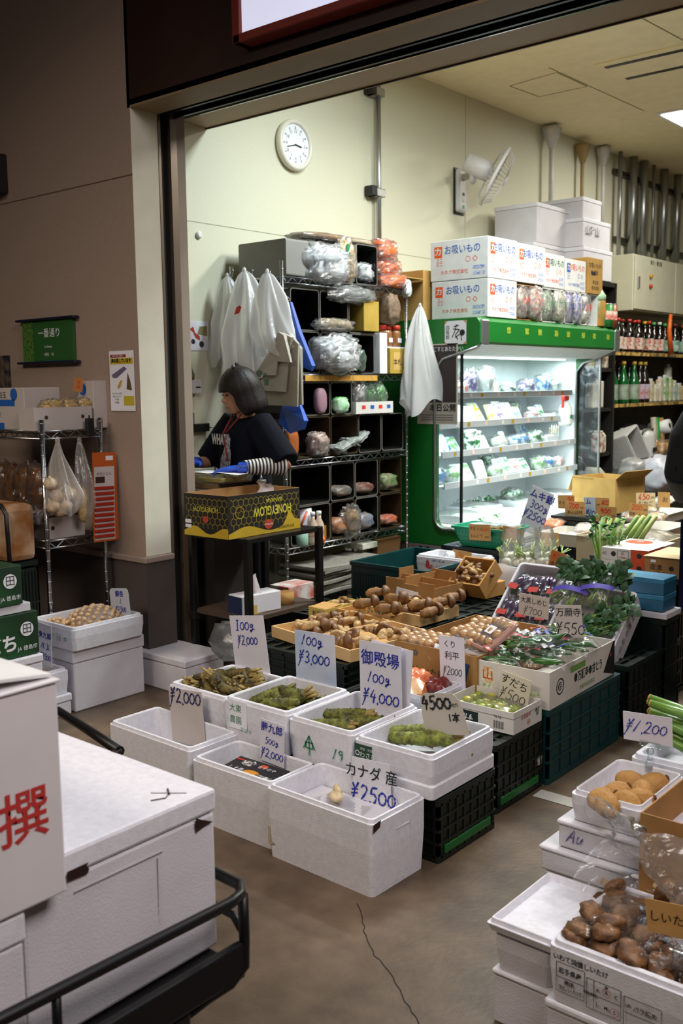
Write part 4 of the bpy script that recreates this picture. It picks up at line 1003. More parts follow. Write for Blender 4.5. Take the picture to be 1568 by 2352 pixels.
card('tilted kraft price card reading 800 yen 金時草 on the turnip box', (1271, 1263), (1313, 1279), (1257, 1302), [('h', '800', .42, .72, .36, ORINK, dict(pen=.16)), ('h', 'yen', .86, .66, .18, BLACKINK, dict(adv=.45)), ('t', '金時草', .5, .25, .32, BLACKINK)], y=4.60, mat=YK2)
card('tall tilted white price card reading ムキ銀 300g ¥2500 before the fridge', (1234, 1119), (1284, 1142), (1190, 1212), [('t', 'ムキ銀', .55, .84, .20, BLUEINK, dict(bold=.02)), ('h', '300g', .55, .62, .17, BLUEINK, H3), ('h', '¥2500', .5, .38, .18, BLUEINK, dict(pen=.13, sx=.95))], y=5.6)
card('kraft price card reading seven hundred yen beside the tall tilted white card', (1298, 1151), (1344, 1153), (1297, 1183), [('h', '700', .45, .7, .4, REDINK, dict(pen=.2)), ('h', 'yen', .86, .6, .2, BLACKINK, dict(adv=.45)), ('t', 'あんぽ柿', .5, .22, .3, BLACKINK)], y=5.85, mat=YK)
card('kraft price card reading すだこ 90 behind the 700 yen card', (1283, 1137), (1321, 1138), (1281, 1168), [('h', '90', .76, .72, .4, ORINK, dict(pen=.18)), ('t', 'すだこ', .36, .42, .3, BLACKINK)], y=5.92, mat=YK)
card('pale blue price card with blue writing behind the 600 yen card', (1342, 1142), (1368, 1142), (1342, 1190), [('t', 'ム', .4, .78, .3, BLUEINK, dict(bold=.02)), ('h', '¥/0', .5, .25, .3, BLUEINK, dict(pen=.14, adv=.5))], y=5.95, mat=M('blue_card', '#b5c2cf', .75))
card('kraft price card reading ゆず 600', (1356, 1142), (1398, 1144), (1356, 1176), [('t', 'ゆず', .3, .42, .32, BLACKINK), ('h', '600', .78, .70, .34, REDINK, dict(pen=.18, adv=.5))], y=5.97, mat=YK)
card('kraft price card reading 400 yen above the celery', (1369, 1161), (1416, 1165), (1368, 1197), [('h', '400', .45, .72, .36, REDINK, dict(pen=.2)), ('h', 'yen', .84, .45, .2, BLACKINK, dict(adv=.45)), ('t', 'まつば', .45, .2, .3, BLACKINK)], y=5.5, mat=YK)
card('pale price card reading 650 yen むかご at the back of the stall', (1463, 1132), (1507, 1132), (1461, 1164), [('h', '650', .42, .72, .42, REDINK, dict(pen=.16)), ('h', 'yen', .86, .7, .2, BLACKINK, dict(adv=.45)), ('t', 'むかご', .5, .22, .36, BLACKINK)], y=6.5, mat=M('buff_card', '#d8c294', .75))
card('kraft price card reading two hundred yen over the dark brown packs', (1446, 1155), (1489, 1159), (1444, 1187), [('h', '200', .40, .72, .4, ORINK, dict(pen=.16)), ('h', 'yen', .84, .62, .22, BLACKINK, dict(adv=.45)), ('t', '国産にんにく', .5, .24, .26, BLACKINK, dict(sx=.9))], y=6.2, mat=YK)
card('kraft price card at the far end beside the person in black', (1512, 1130), (1540, 1131), (1510, 1165), [('t', 'お', .6, .5, .4, BLACKINK)], y=6.4, mat=YK)
# celery, leeks and green-white stalks
CEL = M('celery_green', '#7aa23c', .45, var=(16, '#5d8a2c', .5), coat=.2)
CELW = M('celery_pale', '#c3cf8e', .45, var=(14, '#9fb75c', .5), coat=.2)
c0 = P(1392, 1335, y=4.72); q = random.Random(81)
ce = T('celery', 'tall leafy celery head standing before the white and orange boxes', 'vegetable', tuple(c0))
for k in range(13):
    a = 2 * PI * k / 13; r0, r1 = q.uniform(.02, .045), q.uniform(.04, .085)
    t0 = Vector((r0 * math.cos(a), r0 * .6 * math.sin(a), 0)); t1 = Vector((-.01 + r1 * math.cos(a), r1 * .5 * math.sin(a), q.uniform(.2, .30)))
    O('stalk', MB().tube([t0, t0.lerp(t1, .45) + Vector((0, 0, .02)), t1], [.012, .009, .005], 7, flat=.7), CELW if k % 3 == 0 else CEL, ce)
lf = MB()
for k in range(80):
    p = Vector((q.uniform(-.10, .08), q.uniform(-.05, .05), q.uniform(.2, .32)))
    leaf(lf, p, Vector((q.uniform(-1, 1), q.uniform(-1, 1), q.uniform(0, 1))).normalized(), Vector((0, .2, 1)).normalized(), .035, .014, q)
O('leaves', lf, M('celery_leaf', '#3f7a24', .5, var=(20, '#2a5a1a', .5)), ce)
for i, px in enumerate((1368, 1384, 1400, 1414, 1424, 1438, 1452, 1466)):
    p = P(px, 1260 - (i > 3) * 6, y=5.0 + .03 * (i % 3)); lean = .3 if i < 4 else .75
    bo = O('leek', MB().tube([(0, 0, 0), (.03 * lean, 0, .06), (.12 * lean, .01, .17)], [.013, .014, .011], 9), CELW if i % 2 else M('leek_green', '#6c9448', .45, var=(12, '#95ad5c', .5), coat=.2), None, 'pale green bagged stalk in the bundle nearer the kraft cards' if i < 4 else 'green stalk in the slanting bundle above the white and orange boxes', 'vegetable', 'stalk vegetables', loc=tuple(p))
la, lb_ = P(1360, 1266, y=5.0), P(1475, 1262, y=5.0); stand('dark crate under the slanting stalks', la.x, lb_.x, 4.97, 5.12, min(la.z, lb_.z) - .015)
ka, kb = P(1281, 1186, y=5.9), P(1416, 1186, y=5.9); stand('dark crate under the row of kraft price cards', ka.x, kb.x, 5.80, 6.02, kb.z - .01)
# printed boxes: white and orange, brown, blue
def sided(o, w, d, h, side='front'): return side_frame(o, side, w, d, h)
WB = M('white_print_box', '#dad5cf', .6); ORB = M('orange_print', '#cf4a1e', .6)
c = P(1486, 1352, y=4.62); bw_, bd_, bh_ = .245, .34, .062
stand('dark crate under the white and orange boxes', c.x - .30, c.x, c.y, c.y + .4, c.z)
for k in range(3):
    o = O('fruit_box', MB().bbox(-bw_ / 2, bw_ / 2, -bd_ / 2, bd_ / 2, 0, bh_ - .001, .002), WB, None, ('lowest', 'middle', 'topmost')[k] + ' white and orange printed box of the stack behind the celery', 'box', 'white and orange fruit boxes', loc=(c.x - bw_ / 2, c.y + bd_ / 2, c.z + k * bh_), rz=0)
    mf, mr = sided(o, bw_, bd_, bh_), sided(o, bw_, bd_, bh_, 'right')
    patch('orange_panel', o, mf, .155, .245, 0, bh_, ORB); patch('orange_panel', o, mr, 0, .19, 0, bh_, ORB)
    for x, mm in ((.065, WB), (.20, ORB)):
        patch('hole', o, mf, 0, 0, 0, 0, BLACK, lift=.0012, poly=disc(x, .032, .013, 16))
    write(o, mf, bw_, bh_, [('t', 'EJI', .46, .60, .26, M('grey_ink', '#5c5652', .7)), ('t', '愛媛果実', .46, .26, .14, REDINK), ('t', 'AS', .07, .5, .34, MATS['grey_ink'])])
    fr_ = MB()
    for a, b, cc, dd in ((.085, .145, .012, .014), (.085, .145, .048, .05), (.085, .087, .012, .05), (.143, .145, .012, .05)): fr_.add([mf @ Vector((x, y, .001)) for x, y in ((a, cc), (b, cc), (b, dd), (a, dd))], [(0, 1, 2, 3)])
    O('print_frame', fr_, MATS['grey_ink'], o)
    if k == 2:
        patch('orange_panel', o, Matrix.Translation((0, 0, bh_)), 0, 0, 0, 0, ORB, poly=disc(-.03, .08, .07, 18, .06))
        text('予', -.03, .08, .05, WB, o, m=Matrix.Translation((0, 0, bh_)), lift=.002)
        write(o, mr, bd_, bh_, [('t', '甘平', .78, .5, .4, REDINK)])
c = P(1560, 1332, y=4.45)
o = lab_box = O('carton', MB().bbox(-.17, .0, 0, .3, 0, .095, .003), BROWN, None, 'brown printed carton with a pale top beside the white and orange boxes', 'box', loc=(c.x, c.y, c.z))
O('lid_flap', MB().box(-.172, .002, -.01, .302, .096, .099), M('carton_top', '#c9ae84', .8), o)
mf = frame((-.17, 0, 0), (1, 0, 0), (0, 0, 1))[0]
text('南濃　●', .085, .045, .03, BLACKINK, o, m=mf); text('みかん', .1, .015, .03, BLACKINK, o, m=mf); patch('label', o, mf, .03, .055, .07, .082, PAPER)
stand('dark crate under the brown printed carton', c.x - .17, c.x, c.y, c.y + .3, c.z)
c = P(1522, 1407, y=4.12)
BLU = M('blue_box', '#28607f', .45, var=(4, '#21536f', .5))
for k in range(2):
    o = O('gift_box', MB().bbox(-.27, 0, 0, .14, k * .073, k * .073 + .071, .003), BLU, None, ('lower', 'upper')[k] + ' flat blue box of the stack beside the greens', 'box', 'flat blue boxes', loc=(c.x, c.y, c.z))
    O('lid', MB().bbox(-.272, .002, -.002, .142, k * .073 + .05, k * .073 + .0722, .003), M('blue_box_lid', '#2f7698', .4), o)
text('伊勢志摩 特産品', -.13, .07, .022, M('pale_blue_ink', '#6aa0ba', .5), o, m=Matrix.Translation((0, 0, .1455)))
O('foam_sheet', MB().bbox(-.28, .02, -.01, .16, -.03, -.003, .004), FOAM2, None, 'pale foam lid under the flat blue boxes', 'lid', loc=(c.x, c.y, c.z))
stand('dark crate under the flat blue boxes', c.x - .27, c.x + .01, c.y, c.y + .15, c.z - .032)
# trays and packs further back: orange pack, pale bins, open cardboard box, brown packs
TRAYW = M('pale_tray', '#dcd8cc', .45)
def back_tray(label, px0, px1, py, y, d, h, mat=TRAYW):
    a, b = P(px0, py, y=y), P(px1, py, y=y); w = b.x - a.x
    o = O('tray', MB().loft([rr(w * .92, d * .92, .015, 0), rr(w, d, .02, h), rr(w + .012, d + .012, .02, h), rr(w + .012, d + .012, .02, h + .004), rr(w - .01, d - .01, .02, h + .004), rr(w * .9, d * .9, .015, .005)]), mat, None, label, 'tray', loc=((a.x + b.x) / 2, y + d / 2, a.z))
    stand('dark crate under the ' + label, a.x + .01, b.x - .01, y + .02, y + d - .02, a.z)
    return o, a, w
t1, a1, w1 = back_tray('pale plastic tray with fruit packs behind the turnips', 1240, 1345, 1250, 5.45, .32, .075)
t2, a2, w2 = back_tray('white tray of packs under the ¥700 card', 1255, 1350, 1212, 5.95, .3, .06)
t3, a3, w3 = back_tray('long pale tray under the 200 yen card', 1420, 1530, 1238, 6.05, .4, .08)
t4, a4, w4 = back_tray('white tray under the 650 yen card', 1462, 1530, 1198, 6.6, .4, .06)
PKC = [M('pack_orange', '#d9621c', .3, var=(14, '#e08a3a', .5)), M('pack_straw', '#c7a87a', .5, var=(40, '#8a6a44', .5)), M('pack_brown', '#6e4a34', .45, var=(30, '#a98a6c', .5)), M('pack_salmon', '#d7a58a', .5, var=(30, '#e9dccb', .4)), M('pack_pale', '#dcd8c8', .5, var=(30, '#b9b49a', .4))]
def soft_pack(label, px, py, y, w, h, mi, seed, rz=0, tilt=.5):
    p = P(px, py, y=y)
    o = T('food_pack', label, 'pack', tuple(p), rot=(tilt, 0, rz))
    O('contents', bag_mesh(w * .86, h * .86, .035, seed), PKC[mi], o)
    O('film', bag_mesh(w, h, .045, seed + 5), CLEAR2, o)
    return o
soft_pack('shiny orange pack under the tall 300g card', 1265, 1206, 5.75, .17, .12, 0, 1)
for i, (px, py, y, mi, lab) in enumerate(((1290, 1240, 5.55, 3, 'pale pink pack in the tray behind the turnips'), (1320, 1238, 5.6, 4, 'clear pack of pale roots in the tray behind the turnips'), (1345, 1218, 5.7, 3, 'pack of orange slices right of the shiny orange pack'), (1300, 1195, 6.0, 4, 'clear pack under the 700 yen card'), (1345, 1196, 6.05, 1, 'straw coloured pack behind the 400 yen card'),
                                          (1450, 1190, 6.3, 2, 'dark brown pack under the 200 yen card'), (1480, 1196, 6.35, 2, 'reddish brown pack right of the 200 yen card'), (1505, 1190, 6.5, 1, 'straw pack beside the person in black'), (1490, 1172, 6.75, 1, 'pack of pale sticks under the 650 yen card'), (1525, 1152, 6.8, 4, 'clear pack of pale vegetables under the kraft card at the far end'))):
    soft_pack(lab, px, py, y, .15, .12, mi, 20 + i, rz=.3 * (i % 3 - 1), tilt=.35)
wbin = open_carton('wooden_bin', 'pale brown box with film laid over it behind the white and orange boxes', a3.x + .0, a3.x + .55, 5.45, 5.8, P(1440, 1300, y=5.45).z, P(1440, 1238, y=5.45).z, M('pale_bin', '#b5a585', .7), t=.01)
stand('dark crate under the pale brown bin', a3.x + .02, a3.x + .53, 5.46, 5.79, P(1440, 1300, y=5.45).z)
O('loose_film', bag_mesh(.5, .3, .06, 44), CLEAR2, None, 'crumpled clear film lying over the pale brown bin', 'plastic film', loc=(a3.x + .28, 5.62, P(1440, 1238, y=5.45).z - .01))
c = P(1432, 1180, y=7.0)
cb = open_carton('carton', 'open brown cardboard box with hanging flaps before the sink', c.x - .42, c.x, c.y, c.y + .35, c.z, c.z + .26, M('pale_cardboard', '#bf9a55', .85, var=(12, '#ad8847', .5)), rz=-.25)
O('flap', MB().box(-.21, .0, -.003, .0, -.14, 0), MATS['pale_cardboard'], cb, loc=(0, -.178, .26), rot=(.35, 0, 0))
O('flap', MB().box(.0, .003, -.17, .17, -.13, 0), M('flap_inside', '#d8bd83', .85), cb, loc=(-.213, 0, .26), rot=(0, .35, 0))
O('flap', MB().box(.0, .003, -.17, .17, 0, .1), MATS['pale_cardboard'], cb, loc=(.21, 0, .26), rot=(0, .9, 0))
stand('dark crate under the open cardboard box', c.x - .42, c.x, c.y, c.y + .35, c.z)
# ================================================================ the open showcase fridge
GRN = M('fridge_green', '#0f6b22', .42, var=(3, '#0c5d1d', .5))
FW = M('fridge_white', '#e3e8e8', .45)
FB = M('fridge_trim_black', '#15161a', .4)
F0, F1 = 5.75, 7.86
fz = T('display_fridge', 'tall green open fronted display fridge lit white inside', 'fridge', (-4.2, (F0 + F1) / 2, 0))
def FO(name, mb, mat): return O(name, mb.xf(Matrix.Translation((4.2, -(F0 + F1) / 2, 0))), mat, fz)
FO('back_panel', MB().box(-4.52, -4.42, F0, F1, .25, 1.9), FW)
FO('base', MB().bbox(-4.52, -3.45, F0 + .01, F1 - .01, 0, .33, .01), M('fridge_base_grey', '#8e8d8c', .5))
FO('deck', MB().bbox(-4.45, -3.52, F0 + .04, F1 - .04, .33, .46, .02), FW)
for nm, ya, yb in (('end_panel', F0 - .03, F0 + .02), ('end_panel', F1 - .02, F1 + .03)):
    poly = [(-4.52, .33), (-3.45, .33), (-3.45, .40), (-3.8, .445)] + [(-3.86 + .085 * math.cos(a), .53 + .085 * math.sin(a)) for a in [math.radians(-90 - 15 * k) for k in range(7)]] + [(-3.945, 1.1), (-3.945, 1.55), (-3.9, 1.62), (-3.74, 1.655), (-3.74, 1.66), (-3.62, 1.70), (-3.585, 1.73), (-3.585, 1.86), (-3.61, 1.895), (-4.52, 1.9)]
    m = MB().loft([[(x, ya, z) for x, z in poly], [(x, yb, z) for x, z in poly]])
    FO(nm, m, GRN)
    edge = [(-3.45, yb if ya < 6 else ya, .405), (-3.8, yb if ya < 6 else ya, .45)] + [(-3.86 + .085 * math.cos(a), yb if ya < 6 else ya, .53 + .085 * math.sin(a)) for a in [math.radians(-90 - 15 * k) for k in range(7)]] + [(-3.945, yb if ya < 6 else ya, 1.1), (-3.945, yb if ya < 6 else ya, 1.55), (-3.88, yb if ya < 6 else ya, 1.625), (-3.6, yb if ya < 6 else ya, 1.7)]
    yy = F0 - .032 if ya < 6 else F1 - .022
    FO('trim', MB().tube([(x, yy, z) for x, _, z in edge], .011, 6), STEEL)
    FO('liner', MB().box(-4.42, -3.95, yb + .001 if ya < 6 else ya - .004, yb + .004 if ya < 6 else ya - .001, .46, 1.7), FW)
    FO('glass_end', MB().box(-3.94, -3.745, (ya + yb) / 2 - .003, (ya + yb) / 2 + .003, .5, 1.64), GLASS)
    FO('glass_post', MB().bbox(-3.75, -3.733, (ya + yb) / 2 - .009, (ya + yb) / 2 + .009, .44, 1.66, .003), FB if ya < 6 else STEEL)
cano = [(-4.5, 1.9), (-3.62, 1.9), (-3.585, 1.87), (-3.585, 1.735), (-3.60, 1.72), (-3.62, 1.735), (-4.5, 1.735)]
FO('canopy', MB().loft([[(x, F0 + .02, z) for x, z in cano], [(x, F1 - .02, z) for x, z in cano]]), GRN)
und = [(-3.6, 1.735), (-3.6, 1.715), (-3.75, 1.655), (-3.98, 1.655), (-4.0, 1.735)]
FO('canopy_underside', MB().loft([[(x, F0 + .02, z) for x, z in und], [(x, F1 - .02, z) for x, z in und]]), M('fridge_grey_white', '#c8cac4', .5))
for k, y in enumerate((F0 + .03, F1 - .03)): FO('end_cap', MB().bbox(-3.60, -3.572, y - .045, y + .045, 1.71, 1.885, .012), STEEL)
TUBE = M('fridge_light_tube', '#eefcff', .4, emit=3.0)
FO('light_tube', MB().box(-4.07, -4.02, F0 + .08, F1 - .08, 1.645, 1.665), TUBE)
fl = area('fridge_light', (-4.02, (F0 + F1) / 2, 1.64), (.08, 1.9), 15, (.78, .95, 1.0))
SHZ = [.98, .755, 1.385, 1.18]
SH = {1: 1.39, 2: 1.18, 3: .975, 4: .755}
SX = {1: -3.97, 2: -3.95, 3: -3.93, 4: -3.91}
for k in (1, 2, 3, 4):
    z = SH[k]
    FO('shelf', MB().bbox(-4.42, SX[k] - .01, F0 + .04, F1 - .04, z - .035, z - .02, .004), FW)
    FO('price_rail', MB().bbox(SX[k] - .012, SX[k], F0 + .04, F1 - .04, z - .04, z + .006, .003), M('rail_grey', '#c3c8cb', .4))
    lt = area('fridge_light', (SX[k] - .06, (F0 + F1) / 2, z - .045), (.03, 1.9), 5, (.78, .95, 1.0))
    for j in range(9):
        yy = F0 + .2 + .21 * j + (.03 * ((j * 7 + k) % 3)); c = ('#d8b020', '#e0957a', '#cfcac4')[(j + k) % 3]
        FO('price_tag', MB().box(SX[k] + .0005, SX[k] + .002, yy - .017, yy + .017, z - .032, z - .002), M('tag_' + c[1:], c, .6, var=(120, '#8c6a20' if c == '#d8b020' else '#ffffff', .3)))
for j in range(8):
    yy = F0 + .35 + .22 * j + .03 * (j % 2)
    FO('sticker', MB().box(-3.585, -3.5835, yy - .028, yy + .02, 1.80 - .03 * (j % 2) * 0, 1.842), M('lime_sticker', '#a9ae2a', .6, var=(90, '#4f7a1c', .3)))
FO('fastener', MB().lathe([(.02, 0), (.02, .006)], 14).xf(Matrix.Translation((-3.72, F0 - .03, 1.8)) @ Matrix.Rotation(PI / 2, 4, 'X')), FB)
FO('fastener', MB().lathe([(.02, 0), (.02, .006)], 14).xf(Matrix.Translation((-4.13, F0 - .03, 1.8)) @ Matrix.Rotation(PI / 2, 4, 'X')), FB)
O('air_grille', MB().box(-3.50, -3.449, F0 + .2, F1 - .2, .36, .365), FB, fz, loc=(4.2, -(F0 + F1) / 2, 0))
# goods on its shelves: every pack is a thing
FP = {}
def fcol(c): return M('pack_' + c[1:], c, .35, var=(26, '#e8f0e8', .12))
COLN = {'#2c7a3c': 'green', '#d9e4d8': 'white', '#e8d23a': 'yellow', '#6a4a8a': 'purple', '#4a86c8': 'blue', '#d86a5a': 'red', '#8a5a34': 'brown', '#eef4ee': 'milky white', '#7fb86a': 'pale green', '#e4a8a0': 'pink', '#c8a878': 'straw', '#1f5c34': 'dark green'}
ORD = ['first', 'second', 'third', 'fourth', 'fifth', 'sixth', 'seventh', 'eighth', 'ninth', 'tenth', 'eleventh', 'twelfth', 'thirteenth', 'fourteenth', 'fifteenth', 'sixteenth']
LEVN = {1: 'top fridge shelf', 2: 'second fridge shelf', 3: 'third fridge shelf', 4: 'lowest fridge shelf', 5: 'fridge deck'}
def fridge_item(kind, c, lev, n, y, w, h, d, dx=0.0, seed=0, lean=.5, c2='#eef4ee'):
    z = (SH[lev] - .018) if lev < 5 else .462
    x = (SX[lev] if lev < 5 else -3.72) - .06 - d / 2 + dx
    lab = '%s %s, %s from the near end of the %s' % (COLN.get(c, 'pale'), {'pack': 'leaning food pack', 'bag': 'filled clear bag', 'tub': 'lidded tub', 'tray': 'film covered tray', 'bundle': 'bundle of sticks', 'punnet': 'punnet of greens'}[kind], ORD[n], LEVN[lev])
    o = T({'pack': 'food_pack', 'bag': 'food_bag', 'tub': 'food_tub', 'tray': 'food_tray', 'bundle': 'stick_bundle', 'punnet': 'greens_punnet'}[kind], lab, 'food', (x, y, z), 0, 'goods on the ' + LEVN[lev])
    if kind == 'pack':
        m = Matrix.Rotation(-lean, 4, 'Y')
        O('packet', MB().bbox(-.012, .012, -w / 2, w / 2, 0, h, .01).xf(m), fcol(c2), o)
        O('print', MB().box(.0125, .0135, -w * .44, w * .44, h * .12, h * .9).xf(m), fcol(c), o)
    elif kind == 'bag':
        q = Vector((seed * 1.7, seed, 2))
        O('contents', lump((0, 0, h * .42), (d * .36, w * .40, h * .42), .3, q, 18, 11), fcol(c), o)
        O('film', lump((0, 0, h * .5), (d * .46, w * .46, h * .48), .3, q, 22, 13, False), CLEAR, o)
    elif kind == 'tub':
        O('tub', MB().lathe([(w * .40, 0), (w * .48, h * .85)], 16), fcol(c), o); O('lid', MB().lathe([(w * .5, h * .85), (w * .5, h), (w * .42, h + .004)], 16), fcol(c2), o)
    elif kind == 'tray':
        O('tray', foam_mesh(d, w, h, .008, .015, .004), FW, o)
        O('contents', bag_mesh(d * .8, w * .8, h * .9, seed), fcol(c), o)
        O('film', MB().grid(lambda u, v: ((u - .5) * d * .95, (v - .5) * w * .95, h + .02 - .02 * (abs(2 * u - 1) ** 4 + abs(2 * v - 1) ** 4)), 8, 8), CLEAR2, o)
    elif kind == 'bundle':
        b = MB()
        for k in range(9): b.bbox(.01 * (k % 3), .01 * (k % 3) + .007, -w / 2 + w * k / 9, -w / 2 + w * k / 9 + .009, 0, h * (.85 + .15 * ((k * 5) % 3) / 2), .002)
        O('sticks', b, fcol(c), o); O('band', MB().box(-.003, .034, -w / 2 - .002, w / 2 + .002, h * .3, h * .36), WHITE, o)
    else:
        O('punnet', foam_mesh(d, w, h * .5, .005, .01, .004), CLEAR2, o)
        lm = MB(); q = random.Random(seed)
        for k in range(70):
            p = Vector((q.uniform(-.4, .4) * d, q.uniform(-.4, .4) * w, h * q.uniform(.3, .7)))
            leaf(lm, p, Vector((q.uniform(-1, 1), q.uniform(-1, 1), q.uniform(0, 1.2))).normalized(), Vector((.3, 0, 1)).normalized(), .03, .012, q)
        O('sprouts', lm, fcol(c), o)
    return o
g, dg_, wt, ye, pu, bl, rd, br, mw_, pg, pk_, stw = '#2c7a3c', '#1f5c34', '#d9e4d8', '#e8d23a', '#6a4a8a', '#4a86c8', '#d86a5a', '#8a5a34', '#eef4ee', '#7fb86a', '#e4a8a0', '#c8a878'
ROW = {
 1: [('bag', br, .16, .16), ('bag', rd, .18, .12), ('bag', rd, .15, .12), ('bag', pu, .20, .20), ('bag', wt, .20, .22), ('pack', br, .14, .13), ('bag', dg_, .18, .08), ('pack', wt, .14, .12), ('bag', pu, .2, .12), ('pack', g, .15, .11), ('bag', bl, .15, .16), ('bag', wt, .14, .12)],
 2: [('pack', mw_, .16, .17), ('pack', mw_, .17, .16), ('pack', wt, .17, .17), ('pack', pk_, .13, .15), ('pack', ye, .15, .18), ('pack', ye, .13, .16), ('pack', pu, .13, .18), ('pack', mw_, .14, .17), ('pack', bl, .12, .12), ('bag', pk_, .13, .08), ('pack', g, .11, .12), ('pack', g, .11, .12), ('tray', br, .18, .04)],
 3: [('pack', pg, .15, .15), ('pack', mw_, .15, .15), ('pack', pg, .13, .14), ('tub', dg_, .10, .15), ('tub', g, .10, .15), ('pack', wt, .16, .13), ('bag', mw_, .16, .11), ('pack', rd, .07, .13), ('bag', bl, .14, .10), ('bag', bl, .14, .11), ('bag', g, .16, .13), ('tray', g, .22, .06), ('bundle', stw, .13, .15)],
 4: [('bag', bl, .15, .13), ('bag', pg, .14, .12), ('pack', mw_, .14, .15), ('pack', pg, .14, .15), ('pack', mw_, .13, .15), ('bag', pg, .15, .11), ('pack', bl, .12, .14), ('pack', g, .13, .14), ('pack', rd, .13, .13), ('pack', g, .12, .12), ('bag', pg, .14, .13), ('bag', bl, .15, .13), ('bag', pk_, .14, .11)],
}
q = random.Random(91)
for lev, row in ROW.items():
    tw = sum(r[2] for r in row); y = F0 + .06 if lev > 2 else F0 + .10
    sc = (F1 - .1 - y) / (tw)
    for i, (k, c, w, h) in enumerate(row):
        ww = w * sc
        fridge_item(k, c, lev, i, y + ww / 2, min(ww * .93, w * 1.2), h * q.uniform(.9, 1.05), .16 if k != 'pack' else .06, dx=q.uniform(-.02, .03) - (.06 if k == 'pack' else 0), seed=i + lev * 20, lean=q.uniform(.3, .6), c2=q.choice([mw_, wt, pg if lev > 2 else ye, bl]))
        y += ww
for i in range(7):     # a back row standing deeper on the shelves
    lev = 1 + i % 4
    o = fridge_item('bag' if i % 2 else 'pack', (ye, wt, pg, g, stw, pg, bl)[i], lev, 13 + i // 4, F0 + .5 + .22 * i, .17, .17, .15, dx=-.2, seed=200 + i)
    o['label'] = o['label'].split(',')[0] + ', standing deep ' + ('behind the near bags', 'behind the yellow packs', 'behind the dark tubs', 'behind the leaning packs', 'behind the brown pack', 'behind the purple pack', 'behind the blue bags')[i] + ' of the ' + LEVN[lev]
for i, (k, c, y, w, h, d, dx) in enumerate((('tray', pg, .28, .3, .06, .3, -.05), ('tray', g, .62, .34, .08, .32, -.1), ('punnet', g, .8, .16, .10, .12, -.42), ('punnet', dg_, 1.0, .16, .10, .12, -.42), ('punnet', g, 1.18, .16, .10, .12, -.42), ('tray', wt, 1.5, .5, .05, .4, -.15), ('bag', g, 1.45, .28, .14, .16, -.32), ('tray', wt, 1.9, .35, .07, .35, -.1), ('pack', g, .25, .1, .05, .1, .1), ('pack', g, .5, .12, .05, .1, .08))):
    fridge_item(k, c, 5, i, F0 + y, w, h, d, dx, seed=300 + i)
# spray bottle hooked on the far end of the top shelf
p = P(1318, 945, y=7.7)
sp = T('spray_bottle', 'white spray bottle with red trigger at the far end of the fridge shelf', 'spray bottle', (-3.93, 7.62, 1.10))
O('bottle', MB().lathe([(.05, 0), (.055, .02), (.055, .14), (.03, .19), (.016, .21)], 16), M('bottle_white', '#f0f4f2', .3), sp)
O('trigger_head', MB().bbox(-.02, .02, -.05, .03, .21, .25, .008).bbox(-.01, .01, -.06, -.045, .15, .22, .004).lathe([(.018, .19), (.018, .215)], 10), M('trigger_red', '#c8382c', .4), sp)
O('label_print', MB().box(.0545, .056, -.02, .02, .06, .09), M('green_logo', '#2c8a5a', .5), sp)
# poster, autograph board and dark panel on its green end
def yplate(name, label, cat, px0, py0, px1, py1, y, mat):
    a, b = P(px0, py0, y=y), P(px1, py1, y=y); w, h = b.x - a.x, a.z - b.z
    o = T(name, label, cat, mat=frame((a.x, y, b.z), (1, 0, 0), (0, 0, 1))[0]); O('sheet', MB().box(0, w, 0, h, -.003, 0), mat, o)
    return o, w, h
pm_, w, h = yplate('poster', 'dark brown film poster hung on the green fridge end', 'poster', 958, 792, 1050, 975, F0 - .034, M('poster_border', '#b9ad9c', .6))
I4 = Matrix.Identity(4)
patch('poster_print', pm_, I4, w * .03, w * .97, h * .27, h * .985, M('poster_dark', '#2c1f1e', .5))
patch('poster_print', pm_, I4, w * .03, w * .97, h * .02, h * .27, M('poster_grey', '#a59c90', .6))
text('、みんなで過ごすとあたたかい', w * .5, h * .93, h * .066, PAPER, pm_, m=I4, lift=.0018, sx=.85)
text('本日公開', w * .64, h * .20, h * .10, BLACKINK, pm_, m=I4, lift=.0018, bold=.02)
for k in range(3): patch('fine_print', pm_, I4, w * .1, w * .9, h * (.05 + .03 * k), h * (.06 + .03 * k), M('fine_print', '#6b6259', .7), lift=.0014)
ab, w, h = yplate('autograph_board', 'square white autograph board with brush strokes on the green fridge', 'board', 1021, 738, 1070, 790, F0 - .034, M('board_white', '#dcd8dc', .6))
for x, y in ((0, 0), (1, 0), (0, 1), (1, 1)): patch('corner', ab, I4, 0, 0, 0, 0, M('corner_brown', '#b5845c', .6), poly=[(x * w, y * h), (x * w + (.14 if x == 0 else -.14) * w, y * h), (x * w, y * h + (.14 if y == 0 else -.14) * h)][:: 1 if x == y else -1])
sg_ = MB()
for pl in ([(.55, .85), (.5, .6), (.35, .3)], [(.4, .66), (.7, .62), (.5, .4), (.62, .2)], [(.5, .3), (.75, .45), (.8, .15)], [(.42, .75), (.66, .8)]): stroke(sg_, [(a * w, b * h) for a, b in pl], w * .035, I4)
O('lettering', sg_, BLACKINK, ab); text('四\n阪\n郎', w * .14, h * .5, h * .2, BLACKINK, ab, m=I4)
st_, w, h = yplate('notice_strip', 'grey plastic notice strip with round symbols low on the fridge end', 'sign', 938, 1246, 1012, 1290, F0 - .034, M('strip_grey', '#77726f', .6))
for k, mm in enumerate((M('symbol_red', '#a03a34', .6), BLACKINK, BLACKINK)): patch('symbol', st_, I4, 0, 0, 0, 0, mm, poly=disc(w * (.16 + .22 * k), h * .68, w * .085))
text('08', w * .92, h * .5, h * .3, MATS['symbol_red'], st_, m=I4)

